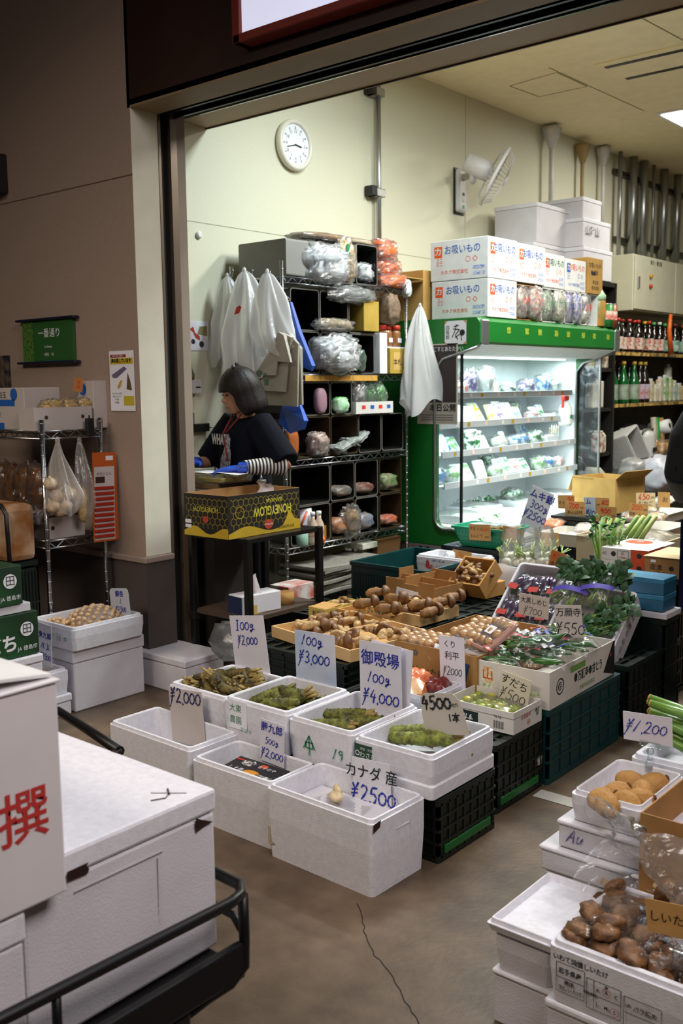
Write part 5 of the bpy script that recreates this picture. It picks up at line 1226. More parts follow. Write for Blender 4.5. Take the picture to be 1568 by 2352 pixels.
# ---------------------------------------------------------------- cartons on top of the fridge
CW = M('white_corrugated', '#d3d2cf', .75, var=(18, '#c5c4c1', .5))
zt = 1.905
def soup_carton(label, x0, x1, y0, y1, z0, z1, open_right=False, ink=None, ink2=None):
    w, d, h = x1 - x0, y1 - y0, z1 - z0; ink = ink or BLUEINK2; ink2 = ink2 or ORINK
    if open_right:
        mb = MB(); t = .006
        mb.box(-w / 2, -w / 2 + t, -d / 2, d / 2, 0, h); mb.box(-w / 2, w / 2, -d / 2, -d / 2 + t, 0, h); mb.box(-w / 2, w / 2, d / 2 - t, d / 2, 0, h); mb.box(-w / 2, w / 2, -d / 2, d / 2, 0, t); mb.box(-w / 2, w / 2, -d / 2, d / 2, h - t, h)
    else: mb = MB().bbox(-w / 2, w / 2, -d / 2, d / 2, 0, h, .004)
    o = O('carton', mb, CW, None, label, 'box', loc=((x0 + x1) / 2, (y0 + y1) / 2, z0))
    for sd, fw in (('front', w), ('right', d)):
        if sd == 'right' and open_right: continue
        m = side_frame(o, sd, w, d, h)
        patch('logo_panel', o, m, fw * .07, fw * .07 + h * .24, h * .58, h * .86, ink2)
        text('カ', fw * .07 + h * .12, h * .72, h * .22, CW, o, m=m, lift=.002, bold=.02)
        write(o, m, fw, h, [('t', 'お吸いもの', .56 if fw > .3 else .62, .74, .24 if fw > .3 else .18, ink, dict(bold=.01, sx=.9)), ('t', 'カネク株式会社', .42, .20, .12, ink2), ('t', '〇 ◇', .72, .48, .16, ink2), ('t', '三二\n三二', .16, .46, .1, ink2)])
        for yy in (.28, .14): patch('barcode', o, m, fw * .74, fw * .95, h * yy - h * .05, h * yy + h * .04, M('print_lattice', '#5a74b4', .6, var=(160, '#d3d2cf', .2)))
    return o
BLUEINK2 = M('carton_blue', '#2b56a8', .6)
soup_carton('upper white soup carton with red logo on the fridge, nearest the poster', -4.08, -3.61, 5.86, 6.24, zt + .262, zt + .535)
soup_carton('lower white soup carton with red logo on the fridge', -4.07, -3.61, 5.86, 6.24, zt, zt + .258)
soup_carton('white soup carton with part erased print, second from the near end', -4.05, -3.62, 6.26, 6.66, zt + .262, zt + .53, ink2=M('logo_orange', '#d9603a', .6))
soup_carton('white soup carton with dark green print, third from the near end', -4.05, -3.63, 6.67, 6.98, zt + .255, zt + .50, ink=M('carton_green', '#2c6a4a', .6))
soup_carton('white soup carton with blue logo beside the brown carton', -4.05, -3.63, 7.0, 7.34, zt + .25, zt + .49, ink=M('logo_orange', '#d9603a', .6), ink2=BLUEINK2)
br_ = O('carton', MB().bbox(-4.05, -3.62, 7.36, 7.62, zt + .25, zt + .53, .004), M('ochre_carton', '#a8803c', .8, var=(12, '#977233', .5)), None, 'ochre cardboard carton with black print on the fridge', 'box')
m = frame((-3.62, 7.36, zt + .25), (0, 1, 0), (0, 0, 1))[0]
write(br_, m, .26, .28, [('t', 'お吸いもの', .45, .78, .16, BLACKINK), ('t', '■ 國國', .42, .58, .14, BLACKINK), ('t', '東北産', .5, .32, .12, BLACKINK), ('t', '株式会社', .5, .16, .12, BLACKINK)])
patch('print', br_, m, .06, .13, .145, .17, BLACKINK)
for i, y in enumerate((6.28, 6.69, 7.02)):
    O('flap', MB().box(-4.0, -3.75, y, y + .30, zt + .535 - .02 * i, zt + .539 - .02 * i), BROWN, None, ('raised brown flap over the second soup carton', 'raised brown flap over the third soup carton', 'raised brown flap over the carton with blue logo')[i], 'carton flap', rot=(0, 0, 0))
for i in range(4):
    y0 = (6.27, 6.64, 7.0, 7.26)[i]; y1 = (6.62, 6.98, 7.24, 7.56)[i]
    lab = ('open carton of brown snack bags under the erased soup carton', 'open carton of green snack bags', 'open carton of violet snack bags', 'open carton of clear and red snack bags')[i]
    mb = MB(); w, d, h = .42, y1 - y0, .248; t = .006
    for bx in ((-w / 2, -w / 2 + t, -d / 2, d / 2, 0, h), (-w / 2, w / 2, -d / 2, -d / 2 + t, 0, h), (-w / 2, w / 2, d / 2 - t, d / 2, 0, h), (-w / 2, w / 2, -d / 2, d / 2, 0, t), (-w / 2, w / 2, -d / 2, d / 2, h - t, h)): mb.box(*bx)
    O('carton', mb, CW if i else BROWN, None, lab, 'box', 'open snack cartons', loc=(-3.84, (y0 + y1) / 2, zt))
    cs = (('#6e3a26', '#a8583a'), ('#3f7a3c', '#c9c3a4'), ('#9a8fd0', '#4a5fb4'), ('#cfccc8', '#b43a34'))[i]
    for j in range(2 if i != 3 else 1):
        c = M('snack_' + cs[j][1:], cs[j], .3, var=(22, '#d8cfc4', .3))
        o = T('snack_bag', ('%s snack bag in the open carton of %s bags' % (('first', 'second')[j], ('brown', 'green', 'violet', 'clear and red')[i])), 'snack bag', (-3.66 + .02 * j, y0 + d * (.28 + .46 * j), zt + .01))
        O('contents', lump((0, 0, .11), (.04, d * .22, .11), .22, Vector((i, j, 0)), 22, 14), c, o)
        O('film', lump((.01, 0, .115), (.05, d * .245, .118), .25, Vector((i, j, 3)), 26, 16, False), CLEAR2, o)
        text(('のり', 'わさび', 'えび', 'お茶')[i], 0, .12, .06, (REDINK, GRINK, BLUEINK, REDINK)[i], o, m=frame((.062, -.0, 0), (0, 1, 0), (0, 0, 1))[0])
# green bottle, cans in a black rack beside the snack cartons
gb_ = T('tall_bottle', 'tall green and orange plastic jar with a sloping cap on the fridge', 'jar', (-3.66, 7.62, zt))
O('jar', MB().lathe([(.06, 0), (.065, .01), (.065, .20), (.06, .21)], 18), M('jar_green', '#2c7a44', .35, var=(5, '#c87a34', .25)), gb_)
O('cap', MB().lathe([(.066, .21), (.066, .25), (.05, .27), (.02, .33), (.005, .34)], 16), M('cap_pale_green', '#a4c4a0', .35), gb_)
for i, (y, c, lab) in enumerate(((7.74, '#2a7a3a', 'green can with a red band on the fridge, before the black rack'), (7.82, '#8a4a24', 'brown can on the fridge beside the black rack'))):
    o = T('can', lab, 'can', (-3.64, y, zt))
    O('can_body', MB().lathe([(.055, 0), (.055, .18)], 18), M('can_' + c[1:], c, .35), o); O('band', MB().lathe([(.056, .06), (.056, .13)], 18, cap0=False, cap1=False), M('can_band', '#c8402c', .4, var=(20, '#e8e0d0', .3)), o); O('lid', MB().lathe([(.05, .18), (.052, .19)], 16), STEEL, o)
rk = T('black_rack', 'black shelf rack standing behind the fridge, foam boxes on it', 'rack', (-4.2, 8.05, 0))
for nm, bx in (('side_post', (.26, .30, -.18, -.15, 0, 2.32)), ('side_panel', (-.38, .30, .42, .45, 0, 2.32)), ('top_board', (-.38, .30, -.18, .45, 2.29, 2.33)), ('back_board', (-.38, -.36, -.18, .45, 0, 2.32)), ('shelf_board', (-.38, .29, -.16, .44, 1.55, 1.58)), ('shelf_board', (-.38, .29, -.16, .44, 1.93, 1.96)), ('shelf_board', (-.38, .29, -.16, .44, 1.2, 1.23)), ('shelf_board', (-.38, .29, -.16, .44, .8, .83))):
    O(nm, MB().box(*bx), M('rack_black', '#1c1917', .5), rk)
RI = [('#b03a2c', .14, .22), ('#c8b43a', .12, .2), ('#3a5a9a', .10, .16), ('#d8d4c8', .2, .24), ('#6e4a2c', .08, .22), ('#caa44a', .05, .13), ('#c8c4b8', .05, .1), ('#d0cdc4', .13, .22), ('#8a3a3a', .12, .18), ('#b8a888', .14, .16), ('#7a5a2c', .06, .26), ('#6a3a1c', .07, .24)]
for i, (c, w, h) in enumerate(RI):
    lv = (1.58, 1.58, 1.58, 1.23, 1.58, 1.58, 1.58, 1.23, .83, .83, 1.96, 1.96)[i]; y = 7.95 + .1 * (i % 5)
    o = T('grocery_pack', 'blurred grocery %s on the black rack behind the fridge glass, %s' % (('bag', 'box')[i % 2], ('red one', 'yellow one', 'blue one', 'pale one', 'brown one', 'small amber one', 'small pale one', 'tall pale one', 'wine red one', 'buff one', 'amber bottle', 'dark amber bottle')[i]), 'grocery', (-3.97 + .02 * (i % 3), y, lv), 0, 'groceries on the black rack')
    O('body', MB().bbox(-.04, .04, -w / 2, w / 2, 0, h, .012), M('gro_' + c[1:], c, .45, var=(20, '#e0d8c8', .25)), o); O('top', MB().bbox(-.03, .03, -w * .3, w * .3, h, h + .02, .006), M('gro_top', '#c9c4b8', .5), o)
# foam boxes stacked above the rack and behind the soup cartons
for i, (x0, x1, y0, y1, z0, z1, lab) in enumerate(((-4.5, -4.1, 7.4, 8.0, 2.60, 2.92, 'white foam box highest against the wall behind the soup cartons'), (-4.5, -3.93, 7.9, 8.45, 2.34, 2.60, 'white foam box on the black rack, lower of the stack'), (-4.5, -3.94, 7.9, 8.42, 2.602, 2.84, 'white foam box on the black rack, printed with small black marks'), (-4.4, -3.97, 7.95, 8.3, 2.843, 3.02, 'small white foam box topmost on the black rack'))):
    o = lidded_foam(lab, x0, x1, y0, y1, z0, z1)
    if i == 2: text('山㌢山', 0, 0, .09, BLACKINK, o, m=frame((.283, -.1, .13), (0, 1, 0), (0, 0, 1))[0], lift=.006)
lidded_foam('white foam box lower behind the soup cartons against the wall', -4.5, -4.1, 7.35, 7.9, 1.905, 2.598)
O('carton', MB().bbox(-4.5, -4.1, 5.8, 6.3, 1.905, 2.25, .004).box(-4.5, -4.09, 5.55, 5.79, 2.18, 2.186), M('open_kraft', '#b58a4a', .85, var=(10, '#a47c40', .5)), None, 'open brown carton with a flap out, behind the soup cartons near the wire shelf', 'box')
# ================================================================ chrome wire rack against the wall and what it carries
def wire_shelf(parent, w, d, z, n=14):
    """one wire tier: rims, zigzag truss, decking wires (local x along the front, y depth)"""
    m = MB()
    for zz in (0, -.035):
        for a, b in (((-w / 2, -d / 2), (w / 2, -d / 2)), ((-w / 2, d / 2), (w / 2, d / 2)), ((-w / 2, -d / 2), (-w / 2, d / 2)), ((w / 2, -d / 2), (w / 2, d / 2))):
            m.tube([(a[0], a[1], z + zz), (b[0], b[1], z + zz)], .0042, 6)
    O('rim', m, CHROME, parent)
    t = MB()
    for sy in (-1, 1):
        k = int(w / .045)
        t.tube([(-w / 2 + w * i / k, sy * d / 2, z - (.035 if i % 2 else 0)) for i in range(k + 1)], .0028, 5)
    for sx in (-1, 1):
        k = int(d / .045)
        t.tube([(sx * w / 2, -d / 2 + d * i / k, z - (.035 if i % 2 else 0)) for i in range(k + 1)], .0028, 5)
    O('truss', t, CHROME, parent)
    dk = MB(); k = int(w / .028)
    for i in range(1, k): dk.tube([(-w / 2 + w * i / k, -d / 2, z - .001), (-w / 2 + w * i / k, d / 2, z - .001)], .0018, 4)
    dk.tube([(-w / 2, 0, z - .005), (w / 2, 0, z - .005)], .003, 5)
    O('deck_wires', dk, CHROME, parent)
def wire_rack(label, loc, rz, w, d, hgt, tiers):
    o = T('wire_rack', label, 'shelf rack', loc, rz)
    for sx in (-1, 1):
        for sy in (-1, 1):
            p = MB().tube([(sx * w / 2, sy * d / 2, 0), (sx * w / 2, sy * d / 2, hgt)], .0125, 10)
            for k in range(int(hgt / .05)): p.lathe([(.0133, 0), (.0133, .004)], 8, (sx * w / 2, sy * d / 2, .04 + k * .05))
            O('post', p, CHROME, o); O('foot', MB().lathe([(.016, 0), (.018, .012), (.012, .02)], 10, (sx * w / 2, sy * d / 2, 0)), BLACK, o)
    for z in tiers: wire_shelf(o, w, d, z)
    return o
RKX, RKY = -4.325, 4.99
wire_rack('tall chrome wire rack of black bins against the wall', (RKX, RKY, 0), PI / 2, 1.24, .43, 2.19, (2.10, 1.52, 1.0, .46))
XF = -4.11
BIN = M('bin_black', '#131210', .4)
def bin_(label, y0, y1, z0, z1, x1=XF - .01, depth=.36, mat=None, group='black bins on the wire rack'):
    """open-fronted bin lying on its side, opening to +x, rounded rim"""
    w, h = y1 - y0, z1 - z0
    mb = MB().loft([rr(w - .03, h - .03, .012, 0), rr(w - .006, h - .006, .018, depth - .015), rr(w, h, .02, depth - .014), rr(w, h, .02, depth), rr(w - .014, h - .014, .016, depth), rr(w - .04, h - .04, .012, .008)])
    m = Matrix(((0, 0, 1, x1 - depth), (1, 0, 0, (y0 + y1) / 2), (0, 1, 0, (z0 + z1) / 2), (0, 0, 0, 1)))
    o = O('storage_bin', mb, mat or BIN, None, label, 'bin', group, mat=m)
    O('rim_edge', MB().loft([rr(w + .002, h + .002, .02, depth), rr(w + .002, h + .002, .02, depth + .002), rr(w - .010, h - .010, .018, depth + .002)], cap0=False, cap1=False), M('bin_edge', '#6b6760', .35) if mat is None else mat, o)
    return o
# top tier: grey bin seen from its end, two black bins, bags
GB = M('grey_bin', '#85847f', .5)
o = O('storage_bin', MB().loft([rr(.40, .215, .012, 0), rr(.41, .225, .014, .30), rr(.40, .215, .012, .30), rr(.385, .2, .01, .012)]), GB, None, 'grey plastic bin lying on its side at the near end of the top tier', 'bin', mat=Matrix(((1, 0, 0, -4.31), (0, 0, 1, 4.41), (0, 1, 0, 2.2165), (0, 0, 0, 1))))
bin_('black bin behind the grey bin on the top tier', 4.73, 4.86, 2.105, 2.33)
bin_('black bin beside the orange bags on the top tier', 5.08, 5.30, 2.105, 2.36)
def blob(name, label, cat, loc, r, mat, seed, group=None, amp=.25, rot=None, film_=None, fscale=1.12):
    q = Vector((seed * 2.3, seed * .7, seed))
    o = T(name, label, cat, loc, group=group, rot=rot)
    O('contents', lump((0, 0, r[2]), r, amp, q), mat, o)
    if film_: O('film', lump((0, 0, r[2]), tuple(x * fscale for x in r), amp * 1.3, q + Vector((3, 1, 0)), 30, 20, False), film_, o)
    return o
WF = M('white_film_pile', '#dcdee0', .3, var=(18, '#b0b3b6', .6), bump=(30, .5))
OR = M('orange_net', '#e2540c', .4, var=(16, '#e87a34', .4), bump=(40, .4))
STR = M('straw_filling', '#b58a4a', .6, var=(40, '#d8c090', .4))
TH = M('thatch_filling', '#8a5f34', .6, var=(30, '#b08a5c', .5))
z = 2.105
blob('plastic_bag', 'crumpled white film bag in front of the grey bin on the top tier', 'bag', (-4.14, 4.78, z - .01), (.10, .19, .11), WF, 1, amp=.3, film_=CLEAR2)
blob('snack_bag', 'standing bag of straw coloured snacks with a green corner', 'bag', (-4.13, 4.98, z), (.04, .08, .13), STR, 2, film_=CLEAR2)
O('corner_print', MB().box(-4.09, -4.087, 4.95, 4.98, 2.27, 2.34), GRINK, None, 'green printed corner of the straw coloured snack bag', 'print', rot=None)
for i, (y, zz, r, lab) in enumerate(((5.42, z + .17, (.09, .10, .07), 'orange netted bag highest at the far end of the top tier'), (5.44, z + .07, (.08, .12, .06), 'orange bag of dried goods in the middle of the pile'), (5.50, z - .005, (.10, .16, .05), 'long orange bag lying at the far end of the top tier'))): blob('orange_bag', lab, 'bag', (-4.18, y, zz), r, OR, 5 + i, film_=CLEAR2)
blob('plastic_bag', 'milky film bag inside the black bin of the top tier', 'bag', (-4.2, 5.19, z + .02), (.1, .07, .06), WF, 9, film_=CLEAR2)
for i, (y, l) in enumerate(((4.95, .5), (5.2, .55))):
    blob('straw_bundle', ('flat brown bundle in film lying over the bins', 'second brown bundle in film lying over the bins near the orange bags')[i], 'bundle', (-4.3, y, 2.365), (.12, l / 2, .025), TH if i == 0 else M('pale_thatch', '#a88a64', .6, var=(30, '#cbb592', .5)), 11 + i, amp=.12, film_=CLEAR2)
blob('plastic_bag', 'loose clear bag drooping below the top tier', 'bag', (-4.12, 5.02, 1.98), (.05, .2, .05), M('grey_film_pile', '#8c8d8a', .3, var=(20, '#5c5d5a', .5)), 15, film_=CLEAR2)
blob('plastic_bag', 'white knotted bag end at the far corner of the top tier', 'bag', (-4.1, 5.6, 2.05), (.03, .04, .06), WF, 16)
blob('netted_bag', 'brown netted bag hanging under the far end of the top tier', 'bag', (-4.13, 5.45, 1.86), (.06, .07, .10), M('brown_net', '#5a4434', .7, var=(50, '#8a745c', .4)), 17)
# second tier: rows of bins
for i, (y0, y1, z0, z1, lab) in enumerate(((4.45, 4.71, 1.79, 2.04, 'first black bin of the upper row behind the hanging white bags'), (4.72, 4.99, 1.79, 2.04, 'second black bin of the upper row'), (5.0, 5.27, 1.79, 2.04, 'third black bin of the upper row with the yellow carton'), (4.45, 4.71, 1.53, 1.785, 'black bin of the lower row behind the blue bag'), (4.72, 4.99, 1.53, 1.785, 'black bin of the lower row holding crumpled film'), (5.0, 5.26, 1.53, 1.785, 'black bin of the lower row holding a silver packet'))): bin_(lab, y0, y1, z0, z1)
YC = M('yellow_carton', '#b5963c', .7, var=(12, '#a3862f', .5))
def ycart(label, x0, x1, y0, y1, z0, z1, mat=YC, txt=None):
    o = O('small_carton', MB().bbox(-(x1 - x0) / 2, (x1 - x0) / 2, -(y1 - y0) / 2, (y1 - y0) / 2, 0, z1 - z0, .003), mat, None, label, 'box', loc=((x0 + x1) / 2, (y0 + y1) / 2, z0))
    if txt:
        m = side_frame(o, 'right', x1 - x0, y1 - y0, z1 - z0)
        patch('label', o, m, (y1 - y0) * .2, (y1 - y0) * .62, (z1 - z0) * .15, (z1 - z0) * .85, M('carton_label', '#c8a45c', .7))
        text(txt, (y1 - y0) * .41, (z1 - z0) * .45, (z1 - z0) * .28, BLACKINK, o, m=m, lift=.002)
    return o
ycart('yellow carton standing in the third bin of the upper row', -4.35, -4.09, 5.12, 5.28, 1.805, 2.0, YC, None)
blob('plastic_bag', 'torn clear bag of pale sticks lying out of the second bin', 'bag', (-4.12, 4.85, 1.80), (.05, .16, .035), M('pale_sticks', '#b8a488', .5, var=(40, '#7d6a4c', .4)), 21, film_=CLEAR2)
blob('plastic_bag', 'crumpled clear film spilling from the lower row bin', 'bag', (-4.10, 4.83, 1.55), (.10, .17, .10), WF, 22, amp=.35, film_=CLEAR2)
blob('silver_packet', 'silver packet in the lower row bin beside the film', 'packet', (-4.11, 5.1, 1.545), (.03, .045, .07), M('silver_foil', '#9aa09c', .25, metal=.7, var=(20, '#5a7a5c', .3)), 23)
ycart('white box under the red lidded jars', -4.4, -4.1, 5.30, 5.38, 1.53, 1.80, PAPER)
ycart('yellow label carton under the red lidded jars', -4.4, -4.09, 5.40, 5.60, 1.53, 1.70, YC, '本札')
ycart('low white carton carrying the red lidded jars', -4.4, -4.1, 5.385, 5.60, 1.70, 1.71, PAPER)
for i in range(2):
    o = T('jar', ('plastic jar with red lid and brown filling, nearer one', 'plastic jar with red lid and brown filling beside the white hanging bag')[i], 'jar', (-4.16, 5.44 + .10 * i, 1.711))
    O('jar_body', MB().lathe([(.04, 0), (.045, .01), (.045, .10), (.036, .115)], 16), M('jar_brown', '#7a4a28', .25, coat=.5, var=(20, '#93663a', .5)), o); O('lid', MB().lathe([(.042, .115), (.042, .145), (.035, .148)], 16), M('lid_red', '#c2301f', .4), o); O('label', MB().box(.045, .0465, -.02, .02, .03, .06), PAPER, o)
pr = O('price_rail', MB().bbox(-4.103, -4.098, 4.55, 5.27, 1.482, 1.518, .002), M('ochre_rail', '#b08a40', .7, var=(40, '#d89a3a', .3)), None, 'ochre price strip along the edge of the second tier', 'price strip')
# third tier (z = 1.0 .. 1.48): packs and bins
bin_('black bin on the third tier behind the blue bag', 4.47, 4.80, 1.27, 1.475)
bin_('black bin on the third tier holding green packs', 4.81, 5.02, 1.27, 1.475)
wt_ = open_carton('foam_tray', 'white printed tray of dark packs on the third tier', -4.4, -4.09, 5.03, 5.43, 1.268, 1.345, M('tray_print_white', '#d8d4ce', .6), t=.008, cat='tray')
m = side_frame(wt_, 'right', .31, .4, .077)
for k in range(4): patch('print', wt_, m, .06 + .09 * k, .10 + .09 * k, .03, .055, (REDINK, BLUEINK2)[k % 2])
DKP = M('dark_packs', '#3a2a2a', .3, var=(22, '#b8b4b0', .3))
for i, (y, c, lab) in enumerate(((5.12, DKP, 'dark silver pack leaning in the white printed tray'), (5.22, M('green_pack', '#3f7a34', .35, var=(16, '#1f4a1c', .5)), 'green pack leaning in the middle of the white printed tray'), (5.34, M('green_pack2', '#2a5a34', .35, var=(16, '#5aa04a', .4)), 'dark green pack at the far end of the white printed tray'))): blob('snack_pack', lab, 'packet', (-4.16, y, 1.28), (.05, .06, .09), c, 30 + i, film_=CLEAR2)
blob('snack_pack', 'bright green and white pack in the third tier bin', 'packet', (-4.12, 4.9, 1.28), (.04, .07, .05), M('bright_green_pack', '#3fae4a', .3, var=(14, '#d8e4d8', .4)), 34)
blob('pink_box_pack', 'dull pink carton standing in the third tier bin behind the blue bag', 'packet', (-4.12, 4.71, 1.28), (.03, .05, .08), M('dull_pink', '#a07a88', .6), 35, amp=.05)
OB = M('bin_ochre_edge', '#3a2c18', .5)
for i, (y0, y1, lab) in enumerate(((4.46, 4.80, 'bin with brown rim holding red tagged packs, third tier floor'), (4.81, 5.08, 'bin with brown rim piled with clear packets'), (5.09, 5.33, 'black bin beside the clear packets'), (5.34, 5.58, 'black bin at the far end of the third tier floor'))): bin_(lab, y0, y1, 1.01, 1.262, mat=OB if i < 2 else None, group='bins on the third tier floor')
blob('orange_jar', 'orange packet standing at the near post of the third tier', 'packet', (-4.12, 4.44, 1.02), (.03, .05, .09), M('orange_packet2', '#a85a24', .5), 36, amp=.08)
blob('snack_pack', 'clear pack with orange contents in the brown rimmed bin', 'packet', (-4.12, 4.68, 1.02), (.05, .07, .07), M('orange_contents', '#b05a3a', .4, var=(14, '#cfd0c8', .5)), 37, film_=CLEAR2)
q = random.Random(101)
for i in range(6): blob('clear_packet', 'flat clear packet in the heap on the brown rimmed bin, ' + ('lowest near', 'lowest far', 'middle near', 'middle far', 'upper near', 'topmost')[i] + ' one', 'packet', (-4.13 + q.uniform(-.03, .02), 4.86 + .055 * i, 1.03 + .012 * i), (.05, .08, .02), M('clear_grey_packet', '#a9aeaa', .25, var=(24, '#6d726c', .5)), 40 + i, amp=.4, rot=(q.uniform(-.5, .5), 0, 0))
# fourth tier
for i in range(4):
    for j in range(2):
        y0 = (4.42, 4.80, 5.05, 5.31)[i]; y1 = (4.79, 5.04, 5.29, 5.56)[i]; z0 = .47 + .245 * j
        bin_('black bin in the %s row of the fourth tier, %s from the near end' % (('lower', 'upper')[j], ORD[i]), y0, y1, z0, z0 + .24, mat=OB if (i == 3 or (i, j) == (1, 0)) else None, group='bins on the fourth tier')
for i, (y, z0, c, lab) in enumerate(((5.16, .73, '#5a1c1c', 'dark red bundle in the upper row of the fourth tier'), (5.43, .73, '#3a6a2c', 'green slips in the far upper bin of the fourth tier'), (5.43, .485, '#b0482a', 'orange red packet in the far lower bin of the fourth tier'), (4.92, .485, '#a8663a', 'brown wafers in the lower bin of the fourth tier'), (4.93, .73, '#4a4a4c', 'grey film in the upper bin of the fourth tier'), (5.16, .485, '#5a6a80', 'bluish film in the lower bin of the fourth tier'))): blob('packet', lab, 'packet', (-4.16, y, z0 + .005), (.06, .09, .035 + .02 * (i % 2)), M('bin_fill_' + c[1:], c, .4, var=(26, '#8a7a6a', .4)), 50 + i)
blob('snack_bag', 'clear peaked bag of brown wafers in the lower bin of the fourth tier', 'bag', (-4.12, 5.0, .485), (.03, .07, .08), TH, 57, film_=CLEAR2, fscale=1.3)
# things on the near end of the fourth tier: small cups, bottles, a mug
p4 = -4.12
o = T('mug', 'pale green mug at the near end of the fourth tier', 'mug', (p4, 4.52, .465)); O('cup', MB().lathe([(.035, 0), (.04, .01), (.04, .10), (.036, .10), (.034, .012)], 16), M('mint_glaze', '#93b8a4', .3), o); O('handle', MB().tube([(0, .038, .08), (0, .07, .075), (0, .07, .03), (0, .038, .02)], .006, 6), MATS['mint_glaze'], o)
for i, (y, c, lab) in enumerate(((4.60, '#b89a78', 'small clear bottle with white cap beside the mug'), (4.66, '#c8a890', 'tall clear bottle with white cap before the brown wafers'))):
    o = T('bottle', lab, 'bottle', (p4 + .02, y, .465)); O('bottle_body', MB().lathe([(.03, 0), (.032, .02), (.032, .12), (.014, .16), (.014, .18)], 14), M('bottle_' + c[1:], c, .2, coat=.6, var=(16, '#d8c8b8', .5)), o); O('cap', MB().lathe([(.016, .18), (.016, .205)], 12), WHITE, o); O('label', MB().lathe([(.0325, .05), (.0325, .09)], 14, cap0=False, cap1=False), M('bottle_label', '#cdb4a4', .6, var=(40, '#b0584a', .3)), o)
o = T('paper_roll', 'white paper roll standing behind the bottles on the fourth tier', 'paper roll', (p4 - .06, 4.60, .47)); O('roll', MB().lathe([(.02, 0), (.055, 0), (.055, .22), (.02, .22)], 18, cap0=False, cap1=False), PAPER, o)
O('orange_ball', MB().ball((p4 + .05, 4.655, .49), .022), M('ball_orange', '#e0641c', .5), None, 'small orange ball before the clear bottle', 'ball')
O('marker_pen', MB().tube([(p4, 4.50, .57), (p4 + .02, 4.55, .68)], .008, 8), M('pen_orange', '#d8583a', .4), None, 'orange marker standing in the mug', 'pen')
ycart('small orange brown box behind the clear bottles', p4 - .1, p4 - .02, 4.70, 4.78, .465, .56, M('orange_brown_box', '#a8742c', .6))
# newspapers, teal crates and odds under the rack
q = random.Random(111)
NEWS = M('newsprint', '#8f8a80', .8, var=(60, '#6d685f', .5))
crate('dark teal crate under the newspapers', -4.5, -4.14, 4.40, 4.98, 0, .16, TEAL, top=True)
for i in range(9):
    w_, b_ = .40 + q.uniform(-.03, .03), q.uniform(-.03, .03)
    def nf(u, v, i=i, b_=b_): return ((u - .5) * .34, (v - .5) * .66, .004 + .022 * (1 - min(1, 6 * abs(v - .62))) * (i > 2) + .008 * math.sin(5 * v + i))
    top = MB().grid(nf, 6, 18); bot = MB(); bot.v = [(x, y, z - .017) for x, y, z in top.v]; bot.f = [f[::-1] for f in top.f]; bot.mi = top.mi[:]; bot.sm = top.sm[:]
    n_ = len(top.v); top.merge(bot)
    ed = [k for k in range(7)]; bd = [k for k in range(7)] + [j * 7 + 6 for j in range(1, 19)] + [18 * 7 + k for k in range(5, -1, -1)] + [j * 7 for j in range(17, 0, -1)]
    for a, c in zip(bd, bd[1:] + bd[:1]): top.f.append([a, a + n_, c + n_, c]); top.mi.append(0); top.sm.append(False)
    O('newspaper', top, NEWS, None, ('lowest', 'second lowest', 'third', 'fourth', 'fifth', 'sixth', 'seventh', 'second highest', 'topmost')[i] + ' folded newspaper of the pile under the wire rack', 'newspaper', 'newspapers under the rack', loc=(-4.12 + q.uniform(-.015, .015), 4.83 + q.uniform(-.03, .03), .182 + .0185 * i), rz=q.uniform(-.06, .06))
O('leaning_board', MB().box(-.02, .02, -.14, .12, 0, .40), M('dark_cardboard', '#6a4a24', .85), None, 'dark brown cardboard leaning at the far end under the wire rack', 'cardboard', loc=(-4.2, 5.45, .0), rot=(0, .12, 0))
ycart('slim green and white carton lying on the newspapers', -4.3, -4.1, 5.10, 5.26, .36, .40, M('green_white_carton', '#5a7a5a', .6, var=(14, '#d0ccc0', .4)))
TC = P(800, 1325, z=.40)
cr_ = open_carton('crate', 'empty teal crate with a lattice wall behind the pine mushrooms', -3.75, -3.2, 4.55, 5.2, .0, .40, TEAL, t=.012, cat='crate')
O('rim', MB().loft([rr(.57, .67, .012, .38), rr(.57, .67, .012, .402), rr(.53, .63, .01, .402), rr(.53, .63, .01, .38)], cap0=False, cap1=False), TEAL, cr_)
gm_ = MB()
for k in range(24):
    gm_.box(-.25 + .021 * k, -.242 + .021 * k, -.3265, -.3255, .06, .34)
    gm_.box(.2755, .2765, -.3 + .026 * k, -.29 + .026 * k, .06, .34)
O('slots', gm_, M('slot_shade_teal', '#04201f', .6), cr_)  # dark bars colour in the shade of the lattice gaps, no openings cut
blob('plastic_bag', 'white film scrap hanging into the teal crate', 'plastic film', (-3.3, 4.95, .33), (.03, .05, .06), WF, 61)
ycart('white carton with a red print under the cart side of the teal crate', -4.0, -3.85, 4.1, 4.32, .20, .30, M('red_white_box', '#cfc9c4', .6, var=(9, '#b85a4a', .2)))
crate('dark green crate beside the cart', -4.0, -3.4, 3.98, 4.36, 0, .2, top=True)
